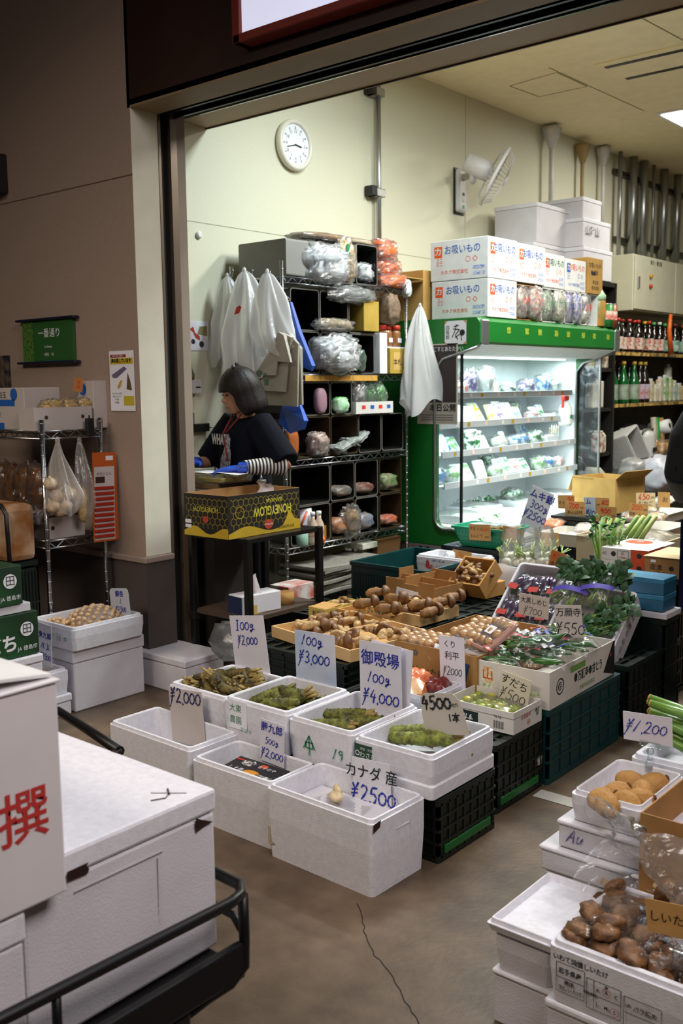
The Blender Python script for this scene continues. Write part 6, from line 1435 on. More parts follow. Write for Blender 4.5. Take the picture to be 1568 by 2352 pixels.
# ---------------------------------------------------------------- bags hanging from the rack
def hung_bag(label, x, y, ztop, zbot, w, d, seed, mat=None, yaw=0, flare=.6, n=34, name='plastic_bag', skew=0):
    """a bag gathered at a hook: narrow pleated neck, wide flat hem"""
    q = random.Random(seed); H = ztop - zbot; ph = [q.uniform(0, 6) for _ in range(4)]
    def f(u, v):
        a = 2 * PI * u; g = .06 + .94 * (1 - (1 - v) ** 1.6) ** flare
        pl = 1 + (.22 * math.sin(5 * a + ph[0] + 2 * v) + .12 * math.sin(9 * a + ph[1] - 3 * v)) * (1 - .35 * v) + .22 * noise.noise(Vector((math.cos(a) * 1.6, math.sin(a) * 1.6, v * 3 + seed)))
        x_ = w / 2 * g * pl * math.cos(a) + skew * v + .03 * v * math.sin(4 * v + seed); y_ = (d / 2 * g * pl + .004) * math.sin(a)
        z_ = -H * v * (1 - .16 * (.5 + .5 * math.sin(3 * a + ph[2])) * v ** 3)
        return (x_, y_, z_)
    mb = MB().grid(f, 60, 26)
    o = T(name, label, 'bag', (x, y, ztop), yaw)
    O('sheet', mb, mat or MILK, o); O('knot', MB().ball((0, 0, .0), (.012, .012, .02), 8, 6), mat or MILK, o)
    return o
p = P(530, 640, y=4.30); hung_bag('white carrier bag hanging from the rack corner nearest the wall', p.x, 4.27, 2.12, 1.57, .24, .14, 1, yaw=.2)
p = P(575, 630, y=4.25); b2 = hung_bag('large white carrier bag with a red mark hanging in the middle', p.x, 4.20, 2.13, 1.50, .30, .16, 2, yaw=.2)
p = P(625, 640, y=4.2); hung_bag('large white carrier bag hanging before the near rack post', p.x, 4.16, 2.10, 1.62, .26, .14, 3, yaw=.3, skew=.05)
patch('print', b2, frame((-.02, -.088, -.26), (1, 0, -.2), (0, 0, 1))[0], 0, 0, 0, 0, REDINK, poly=[(0, 0), (.035, .015), (.045, .05), (.03, .06), (.01, .045)])
OFFW = M('offwhite_sheet', '#b8b2a6', .55, var=(6, '#a49e92', .5))
def flat_bags(label, px, y, k, mat=OFFW):
    o = T('bag_pad', label, 'bag', tuple(P(*px[0], y=y))); v = [P(*p_, y=y) - o.location for p_ in px]
    mb = MB(); mb.loft([[(a.x, -.006 - .008 * math.sin(1.7 * i + k), a.z) for i, a in enumerate(v)], [(a.x, .010, a.z) for a in v]])
    O('sheet', mb, mat, o); return o
fb = flat_bags('pad of off white printed bags hanging nearest the woman', [(586, 862), (632, 862), (636, 830), (668, 832), (655, 770), (640, 762), (622, 800)], 4.12, 1)
text('■ ▪\n▫ ■', .07, -.02, .05, M('bag_print_dull', '#5a7a6a', .8), fb, m=frame((0, -.018, 0), (1, 0, 0), (0, 0, 1))[0])
flat_bags('second pad of off white bags behind the printed one', [(592, 896), (655, 900), (664, 800), (672, 775), (650, 764), (630, 800)], 4.15, 2)
flat_bags('long off white sheet bags hanging down behind the woman', [(586, 928), (682, 934), (686, 790), (662, 762), (630, 790)], 4.18, 3, M('offwhite_sheet2', '#aaa499', .55, var=(6, '#97917f', .5)))
flat_bags('widest off white sheet bags, ends beside the blue bag', [(600, 932), (694, 930), (692, 800), (670, 768), (640, 800)], 4.21, 4, MATS['offwhite_sheet2'])
BLUEP = M('blue_plastic', '#1558c8', .3, var=(5, '#0f45a8', .5), coat=.3)
p = P(662, 695, y=4.3)
bb = T('blue_bag', 'bright blue plastic bag hanging folded from the near rack post', 'bag', (p.x, 4.28, p.z))
a = [P(*t, y=4.28) - Vector((p.x, 4.28, p.z)) for t in ((655, 693), (668, 694), (690, 760), (720, 840), (716, 852), (694, 842), (664, 790))]
O('sheet', MB().loft([[(v.x, -.012 + .008 * math.sin(i * 2), v.z) for i, v in enumerate(a)], [(v.x, .012 + .01 * math.sin(i * 3), v.z) for i, v in enumerate(a)]]), BLUEP, bb)
a2 = [P(*t, y=4.30) - Vector((p.x, 4.28, p.z)) for t in ((652, 932), (690, 930), (706, 966), (697, 986), (668, 996), (646, 970))]
O('lower_end', MB().loft([[(v.x, -.0 + .012 * math.sin(i * 2), v.z) for i, v in enumerate(a2)], [(v.x, .03 + .01 * math.sin(i * 3), v.z) for i, v in enumerate(a2)]]), BLUEP, bb)
O('tie', MB().tube([(-.01, 0, .0), (.03, -.02, .03), (.06, -.03, .01), (.02, -.03, -.01), (-.01, 0, 0)], .002, 5), WHITE, bb)
O('tape_band', MB().lathe([(.0155, 0), (.0155, .05)], 12), M('brown_tape', '#8a5a24', .6), None, 'brown tape wound round the near rack post', 'tape', loc=(-4.11, 4.37, 1.93))
p = P(930, 700, x=-4.02); hw = hung_bag('long white carrier bag hanging between the rack and the fridge', -4.0, 5.62, p.z, P(940, 958, x=-4.0).z, .30, .12, 5, yaw=1.0, flare=.8)
for i, (px, py) in enumerate(((535, 627), (580, 628), (620, 632), (931, 665))):
    q_ = P(px, py, y=4.30) if i < 3 else P(px, py, x=-4.08)
    O('s_hook', MB().tube([q_ + Vector((0, 0, .02)), q_ + Vector((.012, -.012, .03)), q_ + Vector((.015, -.012, .0)), q_ + Vector((0, -.012, -.03)), q_ + Vector((-.012, -.012, -.045)), q_ + Vector((-.018, -.012, -.03))], .003, 6), CHROME, None, ('steel hook of the bag nearest the wall', 'steel hook of the bag with the red mark', 'steel hook of the bag before the rack post', 'steel hook of the bag beside the fridge')[i], 'hook')
# ================================================================ people
def remesh(mb, voxel=.008, it=4, name='body'):
    o = bpy.data.objects.new('tmp', mb.mesh(name, [])); COL.objects.link(o)
    r = o.modifiers.new('r', 'REMESH'); r.mode = 'VOXEL'; r.voxel_size = voxel
    s = o.modifiers.new('s', 'SMOOTH'); s.iterations = it; s.factor = .5
    bpy.context.view_layer.update(); dg = bpy.context.evaluated_depsgraph_get()
    me = bpy.data.meshes.new_from_object(o.evaluated_get(dg), depsgraph=dg)
    bpy.data.objects.remove(o)
    me.polygons.foreach_set('use_smooth', [True] * len(me.polygons)); return me
def OM(name, me, mat, parent):
    me.materials.clear(); me.materials.append(mat)
    return O(name, me, None, parent)
SKIN = M('skin', '#c08d6e', .5, var=(14, '#b58262', .5), sss=.1)
HAIR = M('hair_dark_brown', '#120a08', .5, var=(40, '#1c110d', .5), bump=(120, .2), spec=.3)
def oval(mb, c, ax, ay, rx, ry, n=16):
    return [c + ax * (rx * math.cos(2 * PI * k / n)) + ay * (ry * math.sin(2 * PI * k / n)) for k in range(n)]
def torso(mb, base, side, front, rows):
    """rows: (height, half width, half depth, forward shift)"""
    mb.loft([oval(mb, base + Vector((0, 0, z)) + front * s, side, front, rx, ry) for z, rx, ry, s in rows], smooth=True)
def hand_mesh(mb, wrist, tip, down, R=.011, spread=.3, curl=.5, left=1):
    """palm, four unequal bent fingers and a thumb from the palm's side"""
    d = (tip - wrist); L = d.length; d.normalize(); s = d.cross(down).normalized() * left; n = down
    palm = wrist + d * L * .46
    mb.loft([oval(mb, wrist + d * L * f, s, n, w, t, 10) for f, w, t in ((-.05, .025, .018), (.12, .032, .017), (.34, .042, .017), (.5, .042, .014))], smooth=True)
    for i, (o_, l) in enumerate(((-.030, .40), (-.010, .48), (.011, .50), (.031, .44))):
        b = palm + s * o_; dd = (d + s * o_ * spread * 8).normalized()
        p1 = b + dd * L * l * .45 + n * .002; p2 = p1 + (dd + n * curl * .6).normalized() * L * l * .34; p3 = p2 + (dd + n * curl * 1.3).normalized() * L * l * .26
        mb.tube([b - dd * .012, b, p1, p2, p3], [R, R, R * .95, R * .85, R * .65], 8)
    t0 = wrist + d * L * .2 - s * .030; t1 = t0 + (d * .6 - s * .75 + n * .2).normalized() * .034; t2 = t1 + (d * .95 - s * .25 + n * .3).normalized() * .03
    mb.tube([t0 + s * .012, t0, t1, t2], [R * 1.1, R * 1.15, R, R * .7], 8)

# ---- the woman at the counter
wr = Vector((-3.92, 3.86, 0))
wp = T('person', 'woman with dark bob in navy printed shirt and blue gloves working at the counter', 'person', wr)
fr_ = Vector((-.25, -.968, 0)).normalized(); sd_ = Vector((-fr_.y, fr_.x, 0)).normalized()   # sd_ points to her left hand side (+x)
def W(px, py, y): return P(px, py, y=y) - wr
hc = W(549, 898, 3.80); hf = Vector((-.44, -.86, -.30)).normalized(); hs = hf.cross(Vector((0, 0, 1))).normalized() * -1; hu = hs.cross(hf).normalized()
if hu.z < 0: hu = -hu
nk = W(566, 950, 3.84)
shL, shR = nk + sd_ * .155 + Vector((0, 0, -.065)), nk - sd_ * .155 + Vector((0, 0, -.065))
elL, wrL, tpL = W(655, 1068, 3.80), W(556, 1074, 3.60), W(484, 1082, 3.50)
elR, wrR, tpR = W(482, 1062, 3.80), W(447, 1062, 3.60), W(420, 1060, 3.46)
tz0 = nk.z
b = MB()
torso(b, Vector((0, 0, 0)), sd_, fr_, [(.80, .13, .09, 0), (.90, .145, .10, 0), (1.0, .125, .09, 0), (tz0 - .18, .145, .10, .0), (tz0 - .08, .14, .085, .0), (tz0 - .02, .09, .06, 0)])
b.tube([nk + Vector((0, 0, -.03)), nk.lerp(hc, .35), hc + Vector((0, 0, -.03))], [.055, .046, .05], 12)
b.loft([oval(b, hc + hu * z + hf * s, hs, hf, rx, ry) for z, rx, ry, s in ((-.108, .030, .028, .052), (-.095, .046, .05, .034), (-.06, .062, .076, .012), (-.02, .069, .088, 0), (.03, .073, .094, -.004), (.07, .066, .084, -.008), (.098, .042, .055, -.01), (.11, .015, .02, -.01))], smooth=True)
b.tube([hc + hf * .082 + hu * .005, hc + hf * .106 - hu * .028, hc + hf * .088 - hu * .036], [.007, .012, .009], 8)
b.ball(tuple(hc + hf * .086 - hu * .062), (.017, .012, .008), 8, 6)
for k in (-1, 1): b.ball(tuple(hc + hs * .072 * k - hu * .01), (.008, .016, .024), 8, 6)
for s_, e, w in ((shL, elL, wrL), (shR, elR, wrR)): b.tube([s_, s_.lerp(e, .5), e, e.lerp(w, .5), w], [.05, .045, .037, .034, .026], 12)
hand_mesh(b, wrL, tpL, Vector((0, 0, -1)), .010, left=1); hand_mesh(b, wrR, tpR, Vector((0, 0, -1)), .010, left=-1)
for k in (-1, 1): b.tube([Vector((0, 0, .84)) + sd_ * .075 * k, Vector((0, 0, .45)) + sd_ * .08 * k + fr_ * .02, Vector((0, 0, .08)) + sd_ * .085 * k, Vector((0, 0, .04)) + sd_ * .085 * k + fr_ * .12], [.08, .055, .04, .035], 12)
OM('body', remesh(b, .007, 3), SKIN, wp)
SHIRT = M('navy_cotton', '#070b18', .85, var=(9, '#050812', .5), bump=(14, .35), spec=.15)
s = MB()
torso(s, Vector((0, 0, 0)), sd_, fr_, [(.86, .185, .135, .01), (.95, .185, .135, .015), (1.05, .175, .128, .02), (tz0 - .2, .175, .125, .02), (tz0 - .10, .175, .105, .01), (tz0 - .035, .12, .078, 0), (tz0 - .005, .07, .062, 0)])
for s_, e in ((shL, elL), (shR, elR)): s.tube([s_ - (e - s_) * .12 + Vector((0, 0, .01)), s_.lerp(e, .3), s_.lerp(e, .98)], [.072, .085, .088], 14)
OM('shirt', remesh(s, .010, 4), SHIRT, wp)
tr_ = MB()
for k in (-1, 1): tr_.tube([Vector((0, 0, .90)) + sd_ * .07 * k, Vector((0, 0, .46)) + sd_ * .08 * k + fr_ * .015, Vector((0, 0, .09)) + sd_ * .085 * k], [.105, .08, .065], 14)
OM('trousers', remesh(tr_, .012, 3), M('black_cotton', '#121214', .9), wp)
for k in (-1, 1): O('shoe', MB().tube([Vector((0, 0, .035)) + sd_ * .085 * k - fr_ * .07, Vector((0, 0, .04)) + sd_ * .085 * k + fr_ * .05, Vector((0, 0, .025)) + sd_ * .085 * k + fr_ * .16], [.04, .045, .028], 10), BLACK, wp)
STRIPE = [M('stripe_white', '#d6d2ca', .85), M('stripe_black', '#17171b', .85)]
for e, w, s0, s1 in ((elL, wrL, .02, .97),):
    sl = MB(); n = 24
    for k in range(n):
        a, c = s0 + (s1 - s0) * k / n, s0 + (s1 - s0) * (k + 1) / n
        r = lambda t: .054 - .018 * t
        sl.tube([e.lerp(w, a), e.lerp(w, c)], [r(a), r(c)], 14, k % 2, cap=(k in (0, n - 1)))
    O('striped_sleeve', sl, STRIPE, wp)
GLV = M('glove_blue', '#1f4fc4', .4, var=(12, '#1a42a6', .5))
for w, t, lf_, nm in ((wrL, tpL, 1, 'glove'), (wrR, tpR, -1, 'glove')):
    g_ = MB(); hand_mesh(g_, w, t, Vector((0, 0, -1)), .0128, left=lf_); d = (t - w).normalized()
    g_.loft([oval(g_, w + d * f, d.cross(Vector((0, 0, 1))).normalized(), Vector((0, 0, 1)), r, r * .9, 12) for f, r in ((-.035, .036), (.0, .033), (.02, .034))], smooth=True)
    OM(nm, remesh(g_, .0045, 2), GLV, wp)
hr = MB()
def hairf(u, v):
    a = 2 * PI * u; fa = abs(((a + PI) % (2 * PI)) - PI)      # 0 = face direction
    brow = .5 - .5 * math.tanh((fa - .95) * 8)                 # 1 over the face
    zb = (.022 * brow + (-.125 - .012 * math.cos(fa)) * (1 - brow)); z = .122 - (.122 - zb) * v ** 1.5
    t = min(1, (.122 - z) / .12); prof = math.sqrt(max(0, 1 - (1 - t) ** 2))
    r = prof * (1 + .012 * math.sin(31 * a) + .008 * math.sin(17 * a)) * (1 + .10 * max(0, (-z - .02) / .12)) * (1 - .10 * max(0, (-z - .09) / .04))
    return hc + hu * z + hf * (math.cos(a) * .108 * r - .010) + hs * (math.sin(a) * .094 * r)
hr.grid(hairf, 72, 22)
ho = O('hair', hr, HAIR, wp); sm_ = ho.modifiers.new('thickness', 'SOLIDIFY'); sm_.thickness = .012; sm_.offset = -1
O('topknot', MB().tube([hc + hu * .11, hc + hu * .125 + hs * .02, hc + hu * .135 + hs * .04], [.012, .010, .004], 8), HAIR, wp)
EYE = M('eye_dark', '#17100e', .4)
for k in (-1, 1):
    O('eye', MB().ball(tuple(hc + hf * .084 + hs * .030 * k + hu * .002), (.010, .008, .0035), 8, 5), EYE, wp)
    O('eyebrow', MB().tube([hc + hf * .088 + hs * (.016 * k) + hu * .021, hc + hf * .084 + hs * (.040 * k) + hu * .021], .0022, 5), HAIR, wp)
O('mouth', MB().tube([hc + hf * .093 - hs * .014 - hu * .064, hc + hf * .099 - hu * .063, hc + hf * .093 + hs * .014 - hu * .064], .003, 6), M('lip_pink', '#9c5648', .5), wp)
LAN = M('lanyard_red', '#8e1f2a', .6)
O('lanyard', MB().tube([nk + fr_ * .06 - sd_ * .04 + Vector((0, 0, -.0)), nk + fr_ * .135 - sd_ * .02 + Vector((0, 0, -.10)), nk + fr_ * .152 + sd_ * .05 + Vector((0, 0, -.25))], .005, 6).tube([nk + fr_ * .06 + sd_ * .05, nk + fr_ * .13 + sd_ * .0 + Vector((0, 0, -.10))], .004, 6), LAN, wp)
tm = frame(Vector((0, 0, tz0 - .14)) + fr_ * .151 - sd_ * .10, sd_ + fr_ * -.0, Vector((0, 0, 1)) + fr_ * -.03)[0]
PRW = M('shirt_print', '#c9c7c6', .8, var=(60, '#2a2e3c', .35))
text('WHAT', .065, .0, .075, M('shirt_print_solid', '#d2cfcc', .8), wp, m=tm, sx=.72, bold=.05)
pr_ = [(.08, -.16), (.09, -.10), (.12, -.06), (.135, -.03), (.13, .0), (.145, .03), (.175, .035), (.195, .01), (.19, -.03), (.20, -.07), (.195, -.12), (.18, -.17), (.13, -.18)]
patch('print', wp, tm, 0, 0, 0, 0, PRW, poly=pr_, lift=.004)

# ---- counter, boxes and papers under her hands, wall things beside the jamb
ct = T('counter', 'low work counter tucked behind the jamb before the woman', 'counter', (-4.1, 3.62, 0))
O('worktop', MB().bbox(-.45, .42, -.22, .12, .90, .93, .004), M('worktop_grey', '#6d6660', .5), ct); O('cupboard', MB().box(-.44, .35, -.18, .10, 0, .90), M('cupboard_dark', '#2a2624', .6), ct)
O('cardboard_box', MB().bbox(-.26, .26, -.10, .08, 0, .03, .003), M('dull_box', '#6a5236', .8), None, 'low dull brown box on the counter under the clear tray', 'box', loc=(-3.98, 3.55, .931))
O('clear_tray', MB().loft([rr(.56, .2, .01, 0), rr(.58, .22, .01, .045), rr(.57, .21, .01, .045), rr(.55, .19, .01, .004)]), GLASS, None, 'clear plastic tray on the counter under the gloved hand', 'tray', loc=(-3.95, 3.55, .962))
for i, (px, py, w, d) in enumerate(((470, 1083, .20, .12), (510, 1086, .2, .10))):
    p = P(px, py, y=3.5); O('paper_sheet', MB().grid(lambda u, v: ((u - .5) * w, (v - .5) * d, .004 * math.sin(5 * u)), 8, 4), PAPER, None, ('white sheet of paper under the glove nearer the jamb', 'white sheet of paper under the striped sleeve')[i], 'paper', loc=(p.x, 3.54, 1.008 + .004 * i), rz=.2)
O('flat_packet', MB().bbox(-.25, .25, -.1, .1, 0, .02, .003), M('yellow_packet', '#a8902c', .4), None, 'yellow and white flat packets inside the clear tray', 'packet', loc=(-3.95, 3.55, .968))
def xplate(name, label, cat, px0, py0, px1, py1, mat, th=.004, x=XW):
    a, b_ = P(px0, py0, x=x), P(px1, py1, x=x); w, h = abs(b_.y - a.y), a.z - b_.z
    o = T(name, label, cat, mat=frame((x + .001 + th, min(a.y, b_.y), b_.z), (0, 1, 0), (0, 0, 1))[0]); O('face', MB().bbox(0, w, 0, h, -th, 0, min(.003, th * .4)), mat, o)
    return o, w, h
po, w, h = xplate('picture_card', 'small white picture card with a red scooter pinned to the wall', 'picture', 425, 736, 478, 806, PAPER)
SR = M('scooter_red', '#b8382a', .6)
for pl, mm in (([(.15, .72), (.3, .62), (.42, .42), (.62, .34), (.6, .5), (.4, .6), (.32, .8)], SR), ([(.5, .55), (.95, .5), (.95, .85), (.6, .82)], M('scene_brown', '#a56a54', .7, var=(30, '#6e8a4a', .4))), (disc(.3, .3, .09, 14), M('tyre_dark', '#2c2638', .6)), (disc(.68, .22, .11, 14), M('tyre_dark', '#2c2638', .6))): patch('print', po, I4, 0, 0, 0, 0, mm, poly=[(a * w, b_ * h) for a, b_ in pl])
cb_, w, h = xplate('control_box', 'small white control box on the wall beside the jamb', 'control box', 424, 872, 450, 904, WHITE, .05)
O('slot', MB().box(w * .5, w * .9, h * .4, h * .5, 0, .002), BLACK, cb_)
O('figurine', MB().lathe([(.028, 0), (.03, .03), (.018, .06), (.004, .12)], 10), M('figurine_grey', '#9a8a74', .6, var=(30, '#4f6a3a', .4)), None, 'little pointed ornament standing on the white control box', 'ornament', loc=tuple(P(436, 872, x=XW + .03)))
ol, w, h = xplate('wall_outlet', 'grey wall outlet with a white plug plate under the control box', 'outlet', 424, 948, 444, 976, M('outlet_grey', '#6f6a60', .5), .012)
O('plate', MB().bbox(w * .25, w * .75, h * .15, h * .85, 0, .006, .002), WHITE, ol)
pw, w, h = xplate('power_strip', 'black power strip fixed to the wall below the outlet', 'power strip', 426, 974, 474, 990, BLACK, .03)
O('cable', MB().tube([(w * .95, h * .5, 0), (w * 1.1, h * .4, .02), (w * 1.12, -.2, .02), (w * 1.0, -.5, .0)], .004, 6), BLACK, pw)
O('door_stop', MB().lathe([(.022, 0), (.022, .012), (.012, .02)], 14), WHITE, None, 'small round white stud on the bare wall under the clock', 'stud', mat=Matrix.Translation(P(455, 540, x=XW)) @ Matrix.Rotation(PI / 2, 4, 'Y'))
ck = T('wall_clock', 'round white wall clock high on the wall', 'clock', mat=Matrix.Translation(P(670, 335, x=XW)) @ Matrix(((0, 0, 1, 0), (1, 0, 0, 0), (0, 1, 0, 0), (0, 0, 0, 1))))
O('case', MB().lathe([(.155, 0), (.165, .02), (.158, .045), (.138, .05), (.132, .036)], 40, cap1=False), M('clock_ivory', '#e6e2d2', .4), ck)
O('dial', MB().lathe([(.134, .0335), (.001, .034)], 36, smooth=False), M('clock_dial', '#f6f8fb', .35), ck)
nm_ = MB()
for k in range(12): nm_.xf(I4); a = PI / 6 * k; d = Vector((math.sin(a), math.cos(a), 0)); s_ = Vector((d.y, -d.x, 0)) * .005; nm_.add([d * .10 - s_ + Vector((0, 0, .034)), d * .10 + s_ + Vector((0, 0, .034)), d * .118 + s_ + Vector((0, 0, .034)), d * .118 - s_ + Vector((0, 0, .034))], [(0, 1, 2, 3)])
O('hour_marks', nm_, M('mark_grey', '#8d97a5', .6), ck)
for k in range(1, 13): a = PI / 6 * k; text(str(k), .086 * math.sin(a), .086 * math.cos(a), .030, MATS['mark_grey'], ck, m=I4, lift=.036)
for nme, a, l, w in (('hour_hand', 98, .055, .004), ('minute_hand', 255, .085, .003)): d = Vector((math.sin(math.radians(a)), math.cos(math.radians(a)), 0)) ; O(nme, MB().tube([d * -.01 + Vector((0, 0, .038)), d * l + Vector((0, 0, .038))], w, 6), BLACK, ck)
# ---- wall fan
fn = T('wall_fan', 'white oscillating wall fan tilted upward beside the conduits', 'fan', tuple(P(1052, 440, x=XW)))
FNW = M('fan_white', '#d3d0cf', .45)
O('wall_plate', MB().bbox(0, .05, -.065, .065, -.17, .17, .03), FNW, fn); O('backing', MB().bbox(-.002, .012, -.075, .075, -.185, .18, .02), BLACK, fn)
for k, mm in enumerate((BLACK, FNW, M('switch_green', '#4fa07a', .4))): O('button', MB().bbox(.05, .056, -.012, .012, -.04 - .05 * k, -.015 - .05 * k, .003), mm, fn)
fc = P(1137, 405, x=XW + .40) - fn.location; fd = Vector((.68, .48, -.46)).normalized() ; mc_ = fc - fd * .20
O('arm', MB().tube([(.03, 0, .10), (.12, .02, .12), tuple(mc_ + Vector((0, 0, -.13))), tuple(mc_)], [.03, .026, .026, .03], 10), FNW, fn)
fm = Matrix.Translation(fc) @ fd.to_track_quat('Z', 'Y').to_matrix().to_4x4()
O('motor_housing', MB().lathe([(.06, -.26), (.075, -.25), (.08, -.12), (.07, -.05), (.03, -.03)], 20).xf(fm), FNW, fn)
cg = MB(); R_ = .235
for k in range(40):
    a = 2 * PI * k / 40; cg.tube([Vector((.04 * math.cos(a), .04 * math.sin(a), -.06)), Vector((.18 * math.cos(a), .18 * math.sin(a), -.05)), Vector((R_ * math.cos(a), R_ * math.sin(a), 0)), Vector((.18 * math.cos(a), .18 * math.sin(a), .07)), Vector((.04 * math.cos(a), .04 * math.sin(a), .085))], .0016, 4)
O('cage_wires', cg.xf(fm), FNW, fn)
O('cage_ring', MB().lathe([(R_ - .006, -.012), (R_ + .006, -.012), (R_ + .006, .012), (R_ - .006, .012), (R_ - .006, -.012)], 44, cap0=False, cap1=False).xf(fm), FNW, fn)
O('hub_badge', MB().lathe([(.045, .08), (.04, .092), (.001, .095)], 20).xf(fm), FNW, fn)
for k in range(3):
    a0 = 2 * PI * k / 3
    O('blade', MB().grid(lambda u, v: ((.03 + .17 * u) * math.cos(a0 + (v - .5) * 1.3), (.03 + .17 * u) * math.sin(a0 + (v - .5) * 1.3), .03 * (v - .5)), 6, 6).xf(fm), M('blade_clear_grey', '#b9bcc0', .3), fn)
# ---- conduits on the wall
def conduit(label, px, py0, py1, r, mat, cap=None, group=None, x=XW + .05, clamps=()):
    a, b_ = P(px, py0, x=x), P(px, py1, x=x)
    o = O('conduit', MB().tube([(0, 0, 0), (0, 0, a.z - b_.z)], r, 12), mat, None, label, 'pipe', group, loc=(a.x, a.y, b_.z))
    if cap: O('flared_cap', MB().lathe([(r * 1.2, 0), (r * 4.2, .16), (r * 4.2, .19)], 4), cap, o, loc=(0, 0, a.z - b_.z - .19), rz=PI / 4)
    for c in clamps:
        z = P(px, c, x=x).z - b_.z; O('clamp', MB().bbox(-.05, .025, -.10, .05, z - .03, z + .03, .006), STEEL, o); O('rubber_block', MB().bbox(-.045, .03, -.11, -.05, z - .03, z + .04, .005), BLACK, o)
    return o
conduit('single galvanised pipe beside the clock with two clamps', 868, 190, 640, .018, STEEL, clamps=(212, 443))
conduit('white cable duct with flared cap nearest the fan', 1267, 292, 520, .022, FNW, FNW, x=XW + .09); conduit('tan cable duct between the two white ones', 1338, 330, 540, .018, M('duct_tan', '#a58a5c', .6), M('duct_tan', '#a58a5c', .6), x=XW + .075); conduit('white cable duct with flared cap beside the pipe bank', 1386, 338, 540, .018, FNW, FNW, x=XW + .075)
for i, (px, py, r) in enumerate(((1425, 348, .022), (1455, 352, .042), (1479, 356, .048), (1502, 372, .018), (1526, 374, .045), (1557, 384, .045))): conduit(('first and thin', 'second and thick', 'third and thick', 'fourth and thin', 'fifth and thick', 'last visible and thick')[i] + ' galvanised pipe of the bank above the cabinet', px, py, 605, r, STEEL, group='pipe bank', x=XW + .09)
for i, (pa, pb) in enumerate(((393, 440), (548, 610))):
    a, b_ = P(1410, pa, x=XW + .03), P(1600, pb, x=XW + .03); O('strut_rail', MB().bbox(-.02, .02, 0, b_.y - a.y, -.025, .025, .004), M('strut_dark', '#55524c', .4, metal=.8), None, ('upper', 'lower')[i] + ' steel strut rail behind the pipe bank', 'rail', loc=(a.x, a.y, a.z))
# ---- person in black at the edge of the stall
rp = P(1545, 1300, y=4.35); pr0 = Vector((rp.x + .275, 4.42, 0))
mp_ = T('person', 'person in a black jacket and dark blue apron at the stall edge', 'person', pr0)
f2 = Vector((-.35, .93, 0)).normalized(); s2 = Vector((f2.y, -f2.x, 0))
b = MB(); torso(b, Vector(), s2, f2, [(.80, .15, .11, 0), (1.0, .15, .11, 0), (1.25, .17, .115, 0), (1.36, .15, .09, 0), (1.42, .07, .06, 0)])
b.tube([(0, 0, 1.38), (0, 0, 1.50)], .055, 12); b.ball((0, 0, 1.58), (.078, .095, .115), 14, 10)
for k in (-1, 1):
    b.tube([s2 * .19 * k + Vector((0, 0, 1.33)), s2 * .25 * k + Vector((0, 0, 1.05)), s2 * .24 * k + f2 * .2 + Vector((0, 0, .93))], [.05, .04, .03], 10)
    b.tube([s2 * .09 * k + Vector((0, 0, .85)), s2 * .095 * k + Vector((0, 0, .45)), s2 * .1 * k + Vector((0, 0, .06)), s2 * .1 * k + f2 * .12 + Vector((0, 0, .04))], [.085, .058, .042, .035], 10)
    hand_mesh(b, s2 * .24 * k + f2 * .2 + Vector((0, 0, .93)), s2 * .23 * k + f2 * .37 + Vector((0, 0, .91)), Vector((0, 0, -1)), .010, left=-k)
OM('body', remesh(b, .008, 3), SKIN, mp_)
JK = M('black_jacket', '#0d0d0f', .7, var=(6, '#161618', .5), bump=(9, .6), spec=.3)
s = MB(); torso(s, Vector(), s2, f2, [(.74, .20, .16, 0), (.9, .20, .155, 0), (1.1, .205, .15, 0), (1.28, .205, .14, 0), (1.38, .15, .10, 0), (1.43, .08, .075, 0)])
for k in (-1, 1): s.tube([s2 * .16 * k + Vector((0, 0, 1.36)), s2 * .24 * k + Vector((0, 0, 1.2)), s2 * .265 * k + Vector((0, 0, 1.05)), s2 * .245 * k + f2 * .18 + Vector((0, 0, .94))], [.075, .078, .07, .055], 14)
OM('jacket', remesh(s, .012, 3), JK, mp_)
s = MB()
for k in (-1, 1): s.tube([s2 * .085 * k + Vector((0, 0, .86)), s2 * .095 * k + Vector((0, 0, .45)), s2 * .1 * k + Vector((0, 0, .08))], [.115, .09, .075], 12)
OM('trousers', remesh(s, .012, 3), M('dark_trousers', '#0e0f14', .8), mp_)
O('apron', MB().grid(lambda u, v: tuple(s2 * (.255 * math.cos(PI * (1.02 - u * 1.04))) + f2 * (.20 * math.sin(PI * (1.02 - u * 1.04)) - .03 + .012 * math.sin(17 * u)) + Vector((0, 0, .42 + .42 * v))), 26, 6), M('apron_blue', '#182452', .6, var=(7, '#10183a', .5)), mp_)
O('hair', MB().ball((0, -.012, 1.60), (.086, .10, .11), 14, 8), HAIR, mp_)
for k in (-1, 1): O('boot', MB().tube([s2 * .1 * k + Vector((0, 0, .14)), s2 * .1 * k + Vector((0, 0, .05)), s2 * .1 * k + f2 * .16 + Vector((0, 0, .035))], [.06, .055, .038], 10), BLACK, mp_)
a = P(1548, 1090, y=4.3) - pr0
for k in range(2): patch('print', mp_, frame(s2 * -.276 + Vector((0, -.02, 1.06)), (.45, -.9, 0), (0, 0, 1))[0], -.02, .05 - .02 * k, -.04 * k, .025 - .04 * k, M('print_dim_green', '#1f5a2c', .7, var=(90, '#0d0d0f', .2)), lift=.006)

